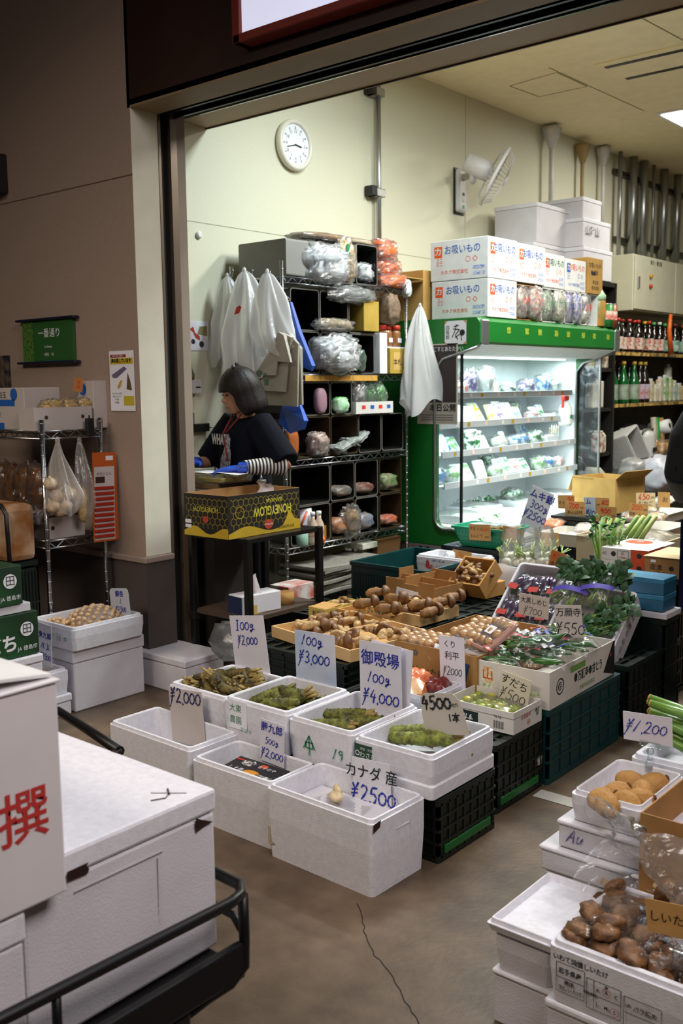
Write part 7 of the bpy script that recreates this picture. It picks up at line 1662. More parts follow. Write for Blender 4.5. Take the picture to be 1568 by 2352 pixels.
# ================================================================ cart with the banana carton
ctb = T('cart', 'black steel tube cart with two shelves carrying the banana carton', 'cart', (-3.49, 3.50, 0))
for x, y in ((-.22, -.24), (.17, -.24), (.17, .27), (-.22, .27)): O('leg', MB().bbox(x - .017, x + .017, y - .017, y + .017, .0, .74, .005), BLACKM, ctb); O('collar', MB().bbox(x - .022, x + .022, y - .022, y + .022, .30, .34, .004), BLACK, ctb)
O('top_shelf', MB().box(-.23, .18, -.25, .28, .715, .735), BLACKM, ctb); O('lower_shelf', MB().box(-.22, .17, -.24, .27, .33, .35), M('shelf_brown', '#4a3a2e', .6), ctb)
q0 = P(525, 1240, z=.737)
BAN = M('banana_card', '#17140e', .6)
YELB = M('banana_yellow', '#c8a92c', .6, var=(10, '#b89620', .5)); YL = M('banana_line', '#a58f2a', .6)
w, d, h = .31, .50, .205
bc = open_carton('banana_carton', 'black and yellow honeycomb banana carton upside down on the cart', q0.x - w, q0.x, q0.y, q0.y + d, .737, .737 + h, BAN, t=.006)
O('inner_liner', MB().loft([rr(w - .002, d - .002, .001, h + .0005, 1), rr(w - .014, d - .014, .001, h + .0005, 1), rr(w - .014, d - .014, .001, .01, 1)], cap0=False, cap1=False), BROWN, bc)
for sdn, fw in (('front', w), ('right', d)):
    m = side_frame(bc, sdn, w, d, h); hx = MB(); r = .019
    for i in range(int(fw / (r * 1.75)) + 1):
        for j in range(8):
            cx, cy = (i + .5) * r * 1.78 , .055 + j * r * 1.56 * .66 * 1.5 * .66
            cy = .05 + j * r * 1.55; cx += (j % 2) * r * .89
            for k in range(6):
                a0, a1 = math.radians(30 + 60 * k), math.radians(90 + 60 * k)
                p0 = Vector((cx + r * math.cos(a0), cy + r * math.sin(a0), .0008)); p1 = Vector((cx + r * math.cos(a1), cy + r * math.sin(a1), .0008))
                if k < 3 and 0.002 < min(p0.x, p1.x) and max(p0.x, p1.x) < fw - .002 and max(p0.y, p1.y) < h - .003 and min(p0.y, p1.y) > .03:
                    dd = (p1 - p0).normalized(); n_ = Vector((-dd.y, dd.x, 0)) * .0011
                    hx.add([m @ (p0 - n_), m @ (p1 - n_), m @ (p1 + n_), m @ (p0 + n_)], [(0, 1, 2, 3)])
    O('honeycomb_print', hx, YL, bc)
    po_ = [(0, 0), (fw, 0)] + [(fw * (1 - t), .032 + .018 * math.sin(t * 9 + 1) + (.06 * math.exp(-((t - .16) / .05) ** 2) if sdn == 'right' else 0)) for t in [k / 24 for k in range(25)]]
    patch('honey_print', bc, m, 0, 0, 0, 0, YELB, poly=po_, lift=.0012)
m = side_frame(bc, 'right', w, d, h)
BT = M('banana_text', '#d8cf4a', .6)
text('HONEYGLOW', d * .60, .115, .062, BT, bc, m=m, rz=PI, sx=.66, bold=.02, lift=.002); text('BANANA', d * .62, .163, .028, BT, bc, m=m, rz=PI, lift=.002); text('873·26240018', d * .79, .022, .02, BAN, bc, m=m, rz=PI, lift=.003)
patch('brand_oval', bc, m, 0, 0, 0, 0, M('brand_red', '#b8402a', .6), poly=disc(d * .54, .045, .030, 18, .024), lift=.002); text('Del Monte', d * .54, .045, .013, PAPER, bc, m=m, rz=PI, lift=.003)
O('seal_print', ringmb(d * .15, .12, .026, .030, m, .002), YL, bc)
m = side_frame(bc, 'front', w, d, h)
text('HONEYGLOW', w * .5, .135, .034, BT, bc, m=m, rz=PI, sx=.8, lift=.002); patch('brand_oval', bc, m, 0, 0, 0, 0, MATS['brand_red'], poly=disc(w * .5, .085, .020, 16, .016), lift=.002)
patch('label', bc, m, w * .03, w * .17, .06, .078, PAPER, lift=.002); patch('label', bc, m, w * .03, w * .17, .038, .054, PAPER, lift=.002)
cl = T('paper_slip', 'white curling paper clipped to the far rim of the banana carton', 'paper', tuple(P(600, 1122, z=.737 + h)))
O('sheet', MB().grid(lambda u, v: (-.05 + .10 * u, .01 + .03 * math.sin(3 * v), -.03 + .06 * v + .006 * math.sin(6 * u)), 8, 6), PAPER, cl); O('bulldog_clip', MB().bbox(-.018, .018, -.012, .02, .03, .045, .004).tube([(-.008, .0, .045), (0, 0, .07), (.008, 0, .045)], .003, 6), STEEL, cl)
tbx = T('tissue_box', 'white and navy tissue box with a pulled tissue on the cart shelf', 'tissue box', (-3.42, 3.40, .351), .05)
O('carton', MB().bbox(-.12, .12, -.055, .055, 0, .095, .004), PAPER, tbx, rz=PI / 2 - .2); O('side_print', MB().box(-.056, .056, -.1215, -.1205, .004, .09), M('navy_print', '#1d2a4c', .6), tbx, rz=-.2)
O('tissue', MB().grid(lambda u, v: ((u - .5) * .10 * (1 - .7 * v), .02 * math.sin(6 * u), .09 + .085 * v + .01 * math.sin(9 * u)), 10, 6), PAPER, tbx)
O('tape_roll', MB().lathe([(.02, 0), (.045, 0), (.045, .06), (.02, .06)], 18), KRAFT, None, 'brown paper tape roll on the cart shelf beside the tissue box', 'tape', loc=(-3.42, 3.62, .351))
lidded_foam('white foam box with a hand slot on the floor under the cart', P(478, 1512, z=.02).x - .02, P(478, 1512, z=.02).x + .36, 3.0, 3.25, .0, .17, mat=FOAM2)
O('trash_film', MB().ball((0, 0, .08), (.14, .12, .09), 16, 10, fn=lambda v: .3 * noise.noise(v * 3)), CLEAR2, None, 'crumpled clear film lying on the foam box under the cart', 'plastic film', loc=(-3.35, 3.2, .172))
# ================================================================ the stall left of the shop
def fplate(name, label, cat, px0, py0, px1, py1, mat, y=YF - .003, th=.003):
    a, b = P(px0, py0, y=y), P(px1, py1, y=y); w, h = b.x - a.x, a.z - b.z
    o = T(name, label, cat, mat=frame((a.x, y - th, b.z), (1, 0, 0), (0, 0, 1))[0]); O('sheet', MB().box(0, w, 0, h, -th * .9, 0), mat, o)
    return o, w, h
sn, w, h = fplate('street_sign', 'green street sign reading 一番通り with dark rails on the outer wall', 'sign', 58, 741, 176, 828, M('sign_green', '#2c5c2a', .5), th=.02)
patch('lattice_print', sn, I4, 0, w * .22, 0, h, M('sign_lattice', '#5c7c30', .5, var=(70, '#2c5c2a', .15)))
for yy in (-.05, 1.0): O('rail', MB().bbox(-.04, w + .04, h * yy, h * (yy + .06), -.02, .02, .006), M('rail_navy', '#171a34', .4), sn)
text('一番通り', w * .55, h * .68, h * .24, PAPER, sn, m=I4); text('1st Street', w * .52, h * .36, h * .085, PAPER, sn, m=I4); text('一番街　1번', w * .52, h * .17, h * .085, PAPER, sn, m=I4)
mp2, w, h = fplate('notice', 'white lost bird notice with a yellow heading on the outer wall', 'notice', 251, 807, 312, 944, PAPER)
for x0, x1, y0, y1, c in ((.05, .7, .89, .94, '#9c2a22'), (.03, .97, .78, .88, '#c8ae20'), (.55, .97, .09, .25, '#c4b02c')): patch('panel', mp2, I4, w * x0, w * x1, h * y0, h * y1, M('notice_' + c[1:], c, .7))
text('鳥を探しています', w * .5, h * .83, h * .075, BLACKINK, mp2, m=I4, sx=.88, bold=.03, lift=.002); text('心当たりの方ご連絡を', w * .36, h * .915, h * .036, PAPER, mp2, m=I4, lift=.002, sx=.8)
for pts, c in (([(.08, .60), (.3, .66), (.6, .74), (.72, .70), (.5, .62), (.3, .55), (.14, .55)], '#6b5f80'), ([(.3, .40), (.42, .50), (.52, .52), (.46, .42), (.36, .36)], '#c4a040'), ([(.68, .36), (.74, .64), (.84, .5), (.9, .34)], '#5c4a30')): patch('bird_print', mp2, I4, 0, 0, 0, 0, M('bird_' + c[1:], c, .7), poly=[(a * w, b * h) for a, b in pts])
for k, t_ in enumerate(('オカメインコ 迷子', '体長 三十センチ', '背 灰色', '頬 橙色')): text(t_, w * .28, h * (.29 - .05 * k), h * .032, BLACKINK, mp2, m=I4, lift=.002)
dp, w, h = fplate('poster', 'dark poster with pale floral shapes cut by the picture edge', 'poster', -50, 820, 26, 893, M('poster_navy', '#1e2230', .5, var=(14, '#6a5a4a', .22)))
bx_ = T('wall_box', 'black box fixed high on the outer wall', 'box', tuple(P(-16, 400, y=YF - .05))); O('case', MB().bbox(-.06, .06, -.05, .05, -.10, .10, .006), BLACK, bx_)
wire_rack('chrome wire rack of the neighbouring stall against the outer wall', (-4.56, 2.82, 0), 0, 1.02, .33, 1.31, (1.255, .735))
# on its top tier
def fb(px0, py0, px1, py1, y): a, b = P(px0, py0, y=y), P(px1, py1, y=y); return a.x, b.x, b.z, a.z
ya, yb = P(80, 988, x=-4.07).y, P(213, 988, x=-4.07).y; z1 = P(140, 935, x=-4.07).z
hb = open_carton('carton', 'low white box with two round holes on the neighbouring rack', -4.20, -4.07, ya, yb, 1.258, z1, M('plain_white_box', '#bdb3ae', .7))
m = side_frame(hb, 'right', .13, yb - ya, z1 - 1.258)
for k in (.2, .83): patch('hole', hb, m, 0, 0, 0, 0, M('hole_brown', '#3a2c1c', .8), poly=disc((yb - ya) * k, (z1 - 1.258) * .56, .010, 14))
for i, px in enumerate((120, 155, 190)): blob('snack_bag', ('bag of golden snacks in the low white box, nearest the blue print box', 'bag of golden snacks in the middle of the low white box', 'glossy bag of snacks under the orange tag')[i], 'snack bag', (-4.135, P(px, 925, x=-4.13).y, z1 - .045), (.045, .05, .04), M('golden_snack', '#b98a3a', .4, var=(30, '#d8b870', .5)), 70 + i, film_=CLEAR2)
card('orange tag on a stalk above the snack bags', (172, 866), (193, 870), (168, 898), [('t', '特\n価', .5, .5, .3, ORINK)], x=-4.13, mat=YK2, name='paper_tag', cat='tag')
O('tag_stalk', MB().tube([P(180, 898, x=-4.132), P(178, 930, x=-4.132)], .003, 5), CLEAR2, None, 'clear stalk carrying the orange tag', 'tag stalk')
x0, x1, z0, z1 = fb(-70, 892, 79, 988, 2.68); x1 = min(x1, -4.205)
for nm, lab, xx0, xx1, yy, zz in (('carton', 'white carton with blue round prints on the neighbouring rack', x0, x1 - .004, 2.67, z1), ('carton', 'second white carton with a blue round print behind the low box', x1 + .0, x1 + .13, 2.97, z1 + .03)):
    o = O('carton', MB().bbox(-(xx1 - xx0) / 2, (xx1 - xx0) / 2, 0, .1 if yy > 2.8 else .2, 0, zz - 1.258, .003), MATS['plain_white_box'], None, lab, 'box', loc=((xx0 + xx1) / 2, yy, 1.258)); w, h = xx1 - xx0, zz - 1.258; m = side_frame(o, 'front', w, 0, h); BP = M('print_bright_blue', '#1f5cb0', .6)
    for cx, cy in ((.83, .84), (.52, .38)) if yy < 2.8 else ((.35, .82),): patch('print', o, m, 0, 0, 0, 0, BP, poly=disc(w * cx, h * cy, .030, 18))
    if yy < 2.8: patch('print', o, m, w * .3, w * .84, h * .56, h * .72, BP); patch('print', o, m, w * .3, w * .64, 0, h * .16, BP); text('○白玉', w * .6, h * .82, .035, BLACKINK, o, m=m); patch('hole', o, m, 0, 0, 0, 0, MATS['hole_brown'], poly=disc(w * .93, h * .4, .014, 12))
O('clip', MB().bbox(-.012, .012, -.02, .02, -.05, .04, .004).tube([(0, 0, .04), (0, 0, .055)], .004, 6), BLACK, None, 'black clip on the corner of the neighbouring rack', 'clip', loc=(-4.03, P(206, 985, x=-4.03).y, 1.27))
# hanging from its top tier
NET = film('white_net', '#e6dcd4', clear=.8, milky=.30, rough=.5)
GAR = M('garlic_white', '#d8c4a8', .5, var=(14, '#bfa688', .5))
p = P(132, 1012, x=-4.0)
nb = hung_bag('white net bag of garlic bulbs hanging from the neighbouring rack', -4.0, p.y, p.z, P(140, 1182, x=-4.0).z, .20, .14, 11, mat=NET, flare=1.1, name='net_bag')
gb0 = O('garlic_bulb', MB().lathe([(.004, -.028), (.02, -.024), (.031, -.006), (.028, .010), (.014, .022), (.006, .030), (.004, .042)], 18), GAR, None, 'g', 'garlic')
for i, v in enumerate(gb0.data.vertices): a = math.atan2(v.co.y, v.co.x); k = 1 + .09 * math.cos(6 * a); v.co.x *= k; v.co.y *= k
O('root_tuft', MB().lathe([(.008, -.032), (.005, -.026)], 8), KRAFT, gb0)
for i, (px, py) in enumerate(((131, 1138), (160, 1133), (122, 1163), (150, 1162), (138, 1172), (116, 1110))): q_ = P(px, py, x=-4.0 + .02 * (i % 2)); dup(gb0, 'garlic bulb in the hanging white net bag', 'garlic bulbs in the net', tuple(q_), (rnd.uniform(-.6, .6), rnd.uniform(-.6, .6), 0), 1.05)
drop(gb0)
p = P(182, 1012, x=-4.0); o = hung_bag('clear twisted bag with tan scraps hanging beside the garlic net', -4.0, p.y, p.z, P(185, 1185, x=-4.0).z, .11, .08, 12, mat=CLEAR2, flare=.7); O('scraps', MB().ball((0, 0, -.30), (.03, .025, .09), 10, 8, fn=lambda v: .3 * noise.noise(v * 3)), STR, o)
for k in range(3):
    xx = -3.99 - .015 * k; c0, c1, c2 = P(216 + 8 * k, 1246 - 2 * k, x=xx), P(266 + 5 * k, 1240 - 2 * k, x=xx), P(206 + 6 * k, 1040 + 4 * k, x=xx)
    m, w, h = frame(c0, c1 - c0, c2 - c0); w /= .72
    o = T('strip_card', ('front', 'middle', 'rear')[k] + ' orange hanging strip card of small red packets', 'strip card', mat=m)
    O('backing', MB().box(0, w * .72, 0, h, -.003, 0), M('strip_orange', '#bf5a1e', .5), o)
    if k == 0:
        patch('sheet', o, I4, w * .04, w * .70, h * .02, h * .84, M('strip_white', '#cdc3c0', .5)); patch('panel', o, I4, w * .08, w * .38, h * .66, h * .73, M('strip_dark', '#3a2422', .5), lift=.002); patch('label', o, I4, w * .42, w * .66, h * .91, h * .96, PAPER, lift=.002); text('のだいこん', w * .36, h * .76, h * .04, BLACKINK, o, m=I4, lift=.002)
        for j in range(10): O('red_packet', MB().bbox(w * .03, w * .66, h * (.585 - .06 * j), h * (.62 - .06 * j), 0, .010, .003), M('packet_red', '#a8281c', .4), o)
# on its lower tier
lc = open_carton('carton', 'white box with finger holes on the lower tier of the neighbouring rack', -5.0, -4.08, 2.68, P(195, 1215, x=-4.08).y, .738, .84, MATS['plain_white_box'], rz=0)
for px, py, kw, rt in ((66, 1205, dict(y=2.679), Matrix.Rotation(PI / 2, 4, 'X')), (121, 1213, dict(x=-4.079), Matrix.Rotation(PI / 2, 4, 'Y'))): O('hole', MB().lathe([(.011, 0), (.011, .002)], 14).xf(rt), MATS['hole_brown'], lc, loc=tuple(P(px, py, **kw) - lc.location))
for i, px in enumerate((95, 130, 160)): blob('snack_pack', ('dark striped pack in the finger hole box, near the post', 'dark striped pack under the garlic net', 'dark striped pack under the clear bag')[i], 'packet', (-4.16, P(px, 1180, x=-4.16).y, .80), (.07, .06, .035), M('dark_stripe_pack', '#2c1c20', .35, var=(34, '#a8a0a0', .3)), 80 + i)
for i, px in enumerate((5, 28, 55, 85)): blob('snack_bag', ('brown bag of dried goods at the picture edge', 'brown bag of dried goods with a red tag', 'dark brown bag of dried goods before the blue post', 'brown bag of dried goods beside the post')[i], 'snack bag', (P(px, 1150, y=2.84).x, 2.86, .86), (.055, .05, .10), M('dried_brown', '#4a2a16', .35, var=(14, '#8a5a2c', .35)), 84 + i, film_=CLEAR)
bg = T('framed_basket', 'orange brown bag with a black rim at the picture edge before the rack', 'bag', tuple(P(-10, 1290, y=2.45))); O('sheet', MB().bbox(-.16, .115, 0, .15, 0, .27, .03), M('bag_orange_brown', '#8a5620', .6, var=(6, '#b59a80', .25)), bg); O('rim', MB().tube([(-.16, -.004, .25), (.08, -.004, .27), (.117, -.004, .23), (.127, -.004, 0)], .010, 6), BLACK, bg)
crate('dark crate stack carrying the orange brown bag', bg.location.x - .16, bg.location.x + .115, 2.45, 2.6, 0, bg.location.z, top=True)
# ginkgo nuts in a foam box on two tall foam boxes
gx0, gx1, gy0, gy1 = -4.02, -3.70, 2.53, 2.93
lidded_foam('tall closed foam box under the ginkgo nut box', gx0 + .02, gx1 - .01, gy0 + .005, gy1, 0, .285, mat=FOAM2, lid=.06)
gk = foam_box('white foam box of ginkgo nuts marked 36本', gx0 - .01, gx1 + .02, gy0 - .01, gy1 - .01, .288, .395, mat=FOAM)
m = side_frame(gk, 'front', .35, .41, .107); write(gk, m, .35, .107, [('h', '36', .70, .48, .3, BLACKINK, dict(pen=.08)), ('t', '本', .84, .45, .26, GRINK), ('t', 'マイカ', .55, .55, .14, GRINK), ('t', '川里', .24, .85, .2, BLUEINK)])
NUT = M('ginkgo_shell', '#c9a983', .55, var=(20, '#b8946c', .5)); nt0 = O('ginkgo_nut', MB().ball((0, 0, 0), (.0125, .0105, .0095), 10, 7), NUT, None, 'n', 'nut'); O('ridge', MB().tube([(.0128 * math.cos(a), 0, .0098 * math.sin(a)) for a in [PI * k / 6 for k in range(7)]], .0008, 4), NUT, nt0)
q = random.Random(131); NC = Vector((-3.83, 2.74, .36))
for k in range(150):
    y = 1 - 2 * (k + .5) / 150; a = k * 2.39996; r = math.sqrt(1 - y * y); d = Vector((r * math.cos(a) * .105, y * .13, r * math.sin(a) * .075))
    if d.z > -.012: dup(nt0, 'round beige ginkgo nut of the netted mound in the 36本 foam box', 'netted ginkgo nuts', tuple(NC + d), (q.uniform(0, 3), q.uniform(0, 3), q.uniform(0, 3)), q.uniform(1.0, 1.2))
for k in range(14): dup(nt0, 'loose beige ginkgo nut beside the netted mound', 'loose ginkgo nuts', (-3.88 + q.uniform(-.06, .05), 2.60 + q.uniform(-.03, .03), .385), (q.uniform(0, 3), 0, q.uniform(0, 3)))
drop(nt0)
O('nut_net', MB().ball(tuple(NC), (.108, .132, .077), 18, 12), NET, None, 'fine net stretched over the ginkgo nut mound', 'net'); O('nut_bed', MB().box(-3.97, -3.74, 2.58, 2.86, .33, .372), NUT, None, 'layer of ginkgo nuts filling the 36本 foam box', 'nuts', kind='stuff')
card('pale rounded price card reading 銀杏 L ¥2,500 behind the ginkgo nuts', (254, 1351), (297, 1351), (258, 1418), [('t', '銀杏', .52, .80, .22, BLUEINK, dict(bold=.02)), ('h', 'L', .55, .55, .18, BLUEINK), ('h', '¥2,500', .52, .28, .2, BLUEINK, dict(pen=.13, sx=.8))], y=2.86, mat=M('pale_blue_card', '#b9bcc8', .7), rnd_c=.16)
foam_box('low foam box of pink roots in front of the ginkgo stack', -3.93, -3.715, 2.36, 2.515, .10, .215); lidded_foam('shallow foam lid box under the pink roots', -3.93, -3.71, 2.35, 2.515, 0, .098); O('pink_roots', bag_mesh(.18, .12, .05, 5), M('root_pink', '#b98a7a', .6, var=(40, '#d8b8a8', .5)), None, 'pinkish roots in the low foam box', 'vegetable', loc=(-3.82, 2.44, .15))
card('white price card reading 鬼九郎 1K 3L ¥3500 standing behind the pink roots', (97, 1432), (127, 1442), (90, 1522), [('t', '鬼九郎', .5, .72, .17, BLUEINK, dict(bold=.02)), ('h', '/K 3L', .5, .46, .15, BLUEINK, dict(pen=.14, adv=.5)), ('h', '¥3500', .5, .2, .16, BLUEINK, dict(pen=.14, sx=.85))], y=2.42)
# green printed citrus cartons
DG = M('carton_dark_green', '#0f1f16', .5, var=(3, '#1c4a24', .3))
for k, (yb, zb, zt_, lab) in enumerate(((2.265, .365, .545, 'lower dark green carton reading すだち'), (2.20, .585, .745, 'upper dark green carton reading すだち'))):
    o = O('carton', MB().bbox(-.35, 0, -.42, 0, 0, zt_ - zb, .003), DG, None, lab, 'box', 'green citrus cartons', loc=(-3.55, yb, zb)); h = zt_ - zb; m = frame((0, -.42, 0), (0, 1, 0), (0, 0, 1))[0]
    text('すだち', .21, h * .33, .075, PAPER, o, m=m, bold=.03); text('JA 徳島市', .365, h * .18, .022, PAPER, o, m=m); O('emblem', MB().lathe([(.030, 0), (.030, .001)], 22), PAPER, o, mat=m @ Matrix.Translation((.365, h * .62, .0015))); text('田', .365, h * .62, .046, DG, o, m=m, lift=.004)
lidded_foam('pale foam box under the green citrus cartons', -3.92, -3.54, 1.84, 2.27, 0, .362); O('spacer_board', MB().bbox(-3.90, -3.56, 1.80, 2.24, .547, .583, .003), FOAM2, None, 'pale tray between the two green citrus cartons', 'tray')

# ================================================================ foam boxes on a tube cart, nearest the viewer
BX = lidded_foam('big closed white foam box on the tube cart with three dark tape ends', -1.86, -1.34, .80, 1.212, .385, .70, lid=.045, over=.003, b=.007)
TAPED = M('dark_tape2', '#2a1512', .5)
m = side_frame(BX, 'right', .52, .412, .315); L_ = lambda px, py: (lambda v: (v.y - .80, v.z - .385))(P(px, py, x=-1.335))
for pl in ([(451, 1879), (462, 1883), (490, 1887), (470, 1898), (452, 1912), (449, 1897)], [(155, 2003), (205, 1980), (200, 1988), (206, 1996), (203, 2006), (156, 2026)]): patch('tape', BX, m, 0, 0, 0, 0, TAPED, poly=[L_(*c) for c in pl][::-1], lift=.0042)
for pl, r in (([(346, 1822), (428, 1822)], .0012), ([(386, 1812), (388, 1822), (380, 1834), (346, 1840)], .0022), ([(384, 1814), (389, 1826)], .004), ([(255, 1725), (268, 1728), (280, 1724)], .003)): O('tape_mark', MB().tube([P(*c, z=.7005) - Vector(BX.location) for c in pl], r, 6, flat=.3), TAPED, BX)
c = [L_(*q_) for q_ in ((272, 2072), (384, 2018), (400, 2110), (272, 2150))]; yy0, yy1, zz0, zz1 = .165 - .06, .27, .10, .235
rc = MB()
for a in ((yy0 - .012, yy1 + .012, zz1, zz1 + .006), (yy1, yy1 + .008, zz0, zz1)): rc.add([m @ Vector((a[0], a[2], .0002)), m @ Vector((a[1], a[2], .0002)), m @ Vector((a[1], a[3], .004)), m @ Vector((a[0], a[3], .004))], [(0, 1, 2, 3)])
O('grip_edge', rc, FOAM2, BX)
S1 = lidded_foam('tall white carton printed 撰 in red on the tube cart', -1.92, -1.30, .38, .857, .655, 1.005, mat=M('white_smooth_box', '#d8d2d4', .6), lid=.0 + .006, b=.004)
m = side_frame(S1, 'right', .62, .477, .35); v_ = P(57, 1884, x=-1.298); text('撰', v_.y - .38, v_.z - .655, .088, M('seal_red', '#b8302c', .6), S1, m=m, bold=.012); text('特', v_.y - .48, v_.z - .665, .088, GRINK, S1, m=m)
O('flap', MB().box(-.31, .30, -.47, 0, 0, .005), WHITE, S1, loc=(0, .235, .352), rot=(-.12, 0, 0))
lidded_foam('white foam box at the near end of the tube cart', -1.92, -1.31, .3, .782, .385, .652, lid=.05)
CT = T('tube_cart', 'black tube cart carrying the big foam boxes at the picture corner', 'cart', (-1.6, .7, 0)); o_ = Vector((-1.6, .7, 0))
def tubes(nm, pls, r, mat=BLACKM): O(nm, MB().tube([Vector(v) - o_ for v in pls], r, 10), mat, CT)
tubes('top_rail', [(-1.255, .2, .535), (-1.255, .7, .535), (-1.255, 1.17, .518), (-1.262, 1.20, .518), (-1.29, 1.225, .518), (-1.55, 1.235, .518), (-1.92, 1.235, .518)], .0105)
tubes('end_post', [(-1.262, 1.205, .516), (-1.262, 1.207, .43), (-1.262, 1.205, .375), (-1.264, 1.17, .355), (-1.27, 1.12, .35), (-1.29, 1.06, .325)], .0105)
tubes('mid_rail', [(-1.262, 1.207, .437), (-1.31, 1.225, .45), (-1.6, 1.235, .45)], .008)
for y in (.66, .80): tubes('rail_post', [(-1.257, y, .53), (-1.258, y - .0, .40)], .008 if y > .7 else .012)
O('deck', MB().bbox(-.33, .34, -.55, .50, .352, .382, .006), BLACKM, CT); O('deck_edge', MB().bbox(.325, .345, -.5, .503, .355, .425, .006), BLACKM, CT)
O('under_bracket', MB().bbox(.30, .33, .08, .38, .30, .345, .006), BLACK, CT)
for y in (.30, -.4): O('wheel', MB().lathe([(.03, -.02), (.085, -.025), (.10, -.015), (.10, .015), (.085, .025), (.03, .02)], 28).xf(Matrix.Translation((.30, y, .10)) @ Matrix.Rotation(PI / 2, 4, 'Y')), BLACK, CT); O('wheel_hub', MB().lathe([(.05, -.028), (.055, 0), (.05, .028)], 24).xf(Matrix.Translation((.30, y, .10)) @ Matrix.Rotation(PI / 2, 4, 'Y')), M('hub_orange', '#b0502a', .5), CT); O('wheel_fork', MB().box(.28, .32, y - .03, y + .03, .1, .355), BLACK, CT)
O('push_handle', MB().tube([P(132, 1632, y=1.55), P(200, 1675, y=1.5), P(275, 1725, y=1.36)], .012, 8), BLACKM, None, 'black handle bar of a trolley behind the big foam box', 'handle bar')
# ================================================================ right-hand stall, nearest the viewer
lidded_foam('lower white foam box of the pair at the shiitake stall', -1.10, -.955, 1.83, 2.09, 0, .13, lid=.012, mat=FOAM2)
ld = foam_box('white foam box with an upturned lid tray beside the shiitake', -1.10, -.955, 1.83, 2.09, .131, .225, mat=FOAM2)
O('lid', foam_mesh(.17, .285, .03, .014, .006), FOAM, ld, loc=(0, 0, .094))
lidded_foam('white foam box under the shiitake box', -.95, -.42, 1.80, 2.12, 0, .135, lid=.02)
sh = foam_box('white printed foam box full of bagged shiitake', -.945, -.40, 1.795, 2.12, .137, .275)
m = side_frame(sh, 'front', .545, .325, .138); gr = MB()
for x0, x1, y0, y1 in ((.02, .085, .03, .095), (.09, .165, .02, .085), (.172, .25, .01, .078)):
    for a in ((x0, x1, y0, y0 + .0012), (x0, x1, y1, y1 + .0012), (x0, x0 + .0012, y0, y1), (x1, x1 + .0012, y0, y1), (x0, x1, (y0 + y1) / 2, (y0 + y1) / 2 + .0012)): gr.add([m @ Vector((a[0], a[2], .001)), m @ Vector((a[1], a[2], .001)), m @ Vector((a[1], a[3], .001)), m @ Vector((a[0], a[3], .001))], [(0, 1, 2, 3)])
gr.add([m @ Vector(v) for v in ((.106, .02, .001), (.1072, .02, .001), (.1072, .085, .001), (.106, .085, .001))], [(0, 1, 2, 3)])
O('print_grid', gr, BLACKINK, sh)
for s_, x, y, z in (('いわて純情しいたけ', .075, .106, .0155), ('岩手県産', .052, .078, .015), ('菌床', .05, .053, .013), ('生しいたけ', .053, .040, .012), ('等級規格', .098, .052, .0085), ('A', .115, .066, .012), ('B', .134, .068, .012), ('C', .155, .066, .012), ('L', .115, .034, .012), ('M', .134, .034, .012), ('S', .153, .032, .012), ('類', .134, .079, .008), ('入数', .18, .06, .008), ('バラ詰め', .217, .058, .014)): text(s_, x, y, z, BLACKINK, sh, m=m, bold=.015, rz=-PI / 2 * 0, sx=.9)
for x, y in ((.134, .068), (.153, .032)): O('stamp_ring', ringmb(x, y, .0085, .0095, m), M('stamp_red', '#c0404a', .6), sh)
SHI = M('shiitake_cap', '#8a5c30', .6, var=(30, '#3f2712', .4), bump=(70, .4), coat=.08); si = O('shiitake', MB().ball((0, 0, 0), (.034, .031, .017), 20, 12, fn=lambda d: .22 * noise.noise(d * 2.0) + .06 * noise.noise(d * 6)), SHI, None, 's', 'mushroom'); O('stem', MB().tube([(0, 0, -.008), (.006, 0, -.035)], [.010, .008], 8), STEMM, si)
q = random.Random(141)
for k in range(44):
    x, y = -.905 + .064 * (k % 8) + q.uniform(-.012, .012), 1.85 + .058 * ((k // 8) % 4) + q.uniform(-.012, .012); dup(si, 'brown shiitake mushroom inside the clear bag in the printed foam box', 'bagged shiitake', (x, y, .255 + .022 * (k // 32) + q.uniform(0, .02) + .09 * max(0, (y - 1.93)) ), (q.uniform(-.8, .8), q.uniform(-.8, .8), q.uniform(0, 6)), q.uniform(.8, 1.15))
for k, (px, py) in enumerate(((1385, 2080), (1425, 2100), (1530, 2050), (1410, 2045), (1560, 2080))): dup(si, 'shiitake mushroom pressed against the upper part of the clear bag', 'bagged shiitake', tuple(P(px, py, y=2.08)), (1.2, k, .4 * k))
drop(si)
O('shiitake_bag', MB().grid(lambda u, v: (-.93 + .54 * u, 1.83 + .25 * v, .285 + .06 * math.sin(PI * u) * math.sin(PI * v) + .02 * noise.noise(Vector((u * 7, v * 5, 0)))), 34, 20), BAGP, None, 'glossy clear bag lying over the shiitake', 'bag')
def tallf(u, v): n = noise.noise(Vector((u * 4, v * 3, 2))) + .7 * abs(noise.noise(Vector((u * 11, v * 8, 4)))); return (-.985 + .45 * u + .05 * v * (u - .5) + .03 * n, 2.02 + .10 * math.sin(6 * u + 2 * v) * (1 - .3 * v) + .05 * n, .27 + .24 * v * (1 - .25 * abs(u - .45)) + .03 * noise.noise(Vector((u * 6, 0, 5))))
O('tall_bag', MB().grid(tallf, 60, 36, 0, False), CLEAR2, None, 'upright wrinkled mouth of the clear shiitake bag', 'bag')
card('kraft price card reading しいたけ in the shiitake bag', (1507, 2068), (1640, 2096), (1487, 2138), [('t', 'しいたけ', .46, .5, .36, BLACKINK, dict(shear=.1))], y=1.86, mat=KRAFT)
O('card_stand', MB().bbox(-.012, .012, -.006, .006, 0, .07, .003).bbox(-.02, .02, -.005, .005, .06, .075, .003), GLASS, None, 'clear stand of the しいたけ card', 'card stand', loc=tuple(P(1555, 2250, y=1.85)))
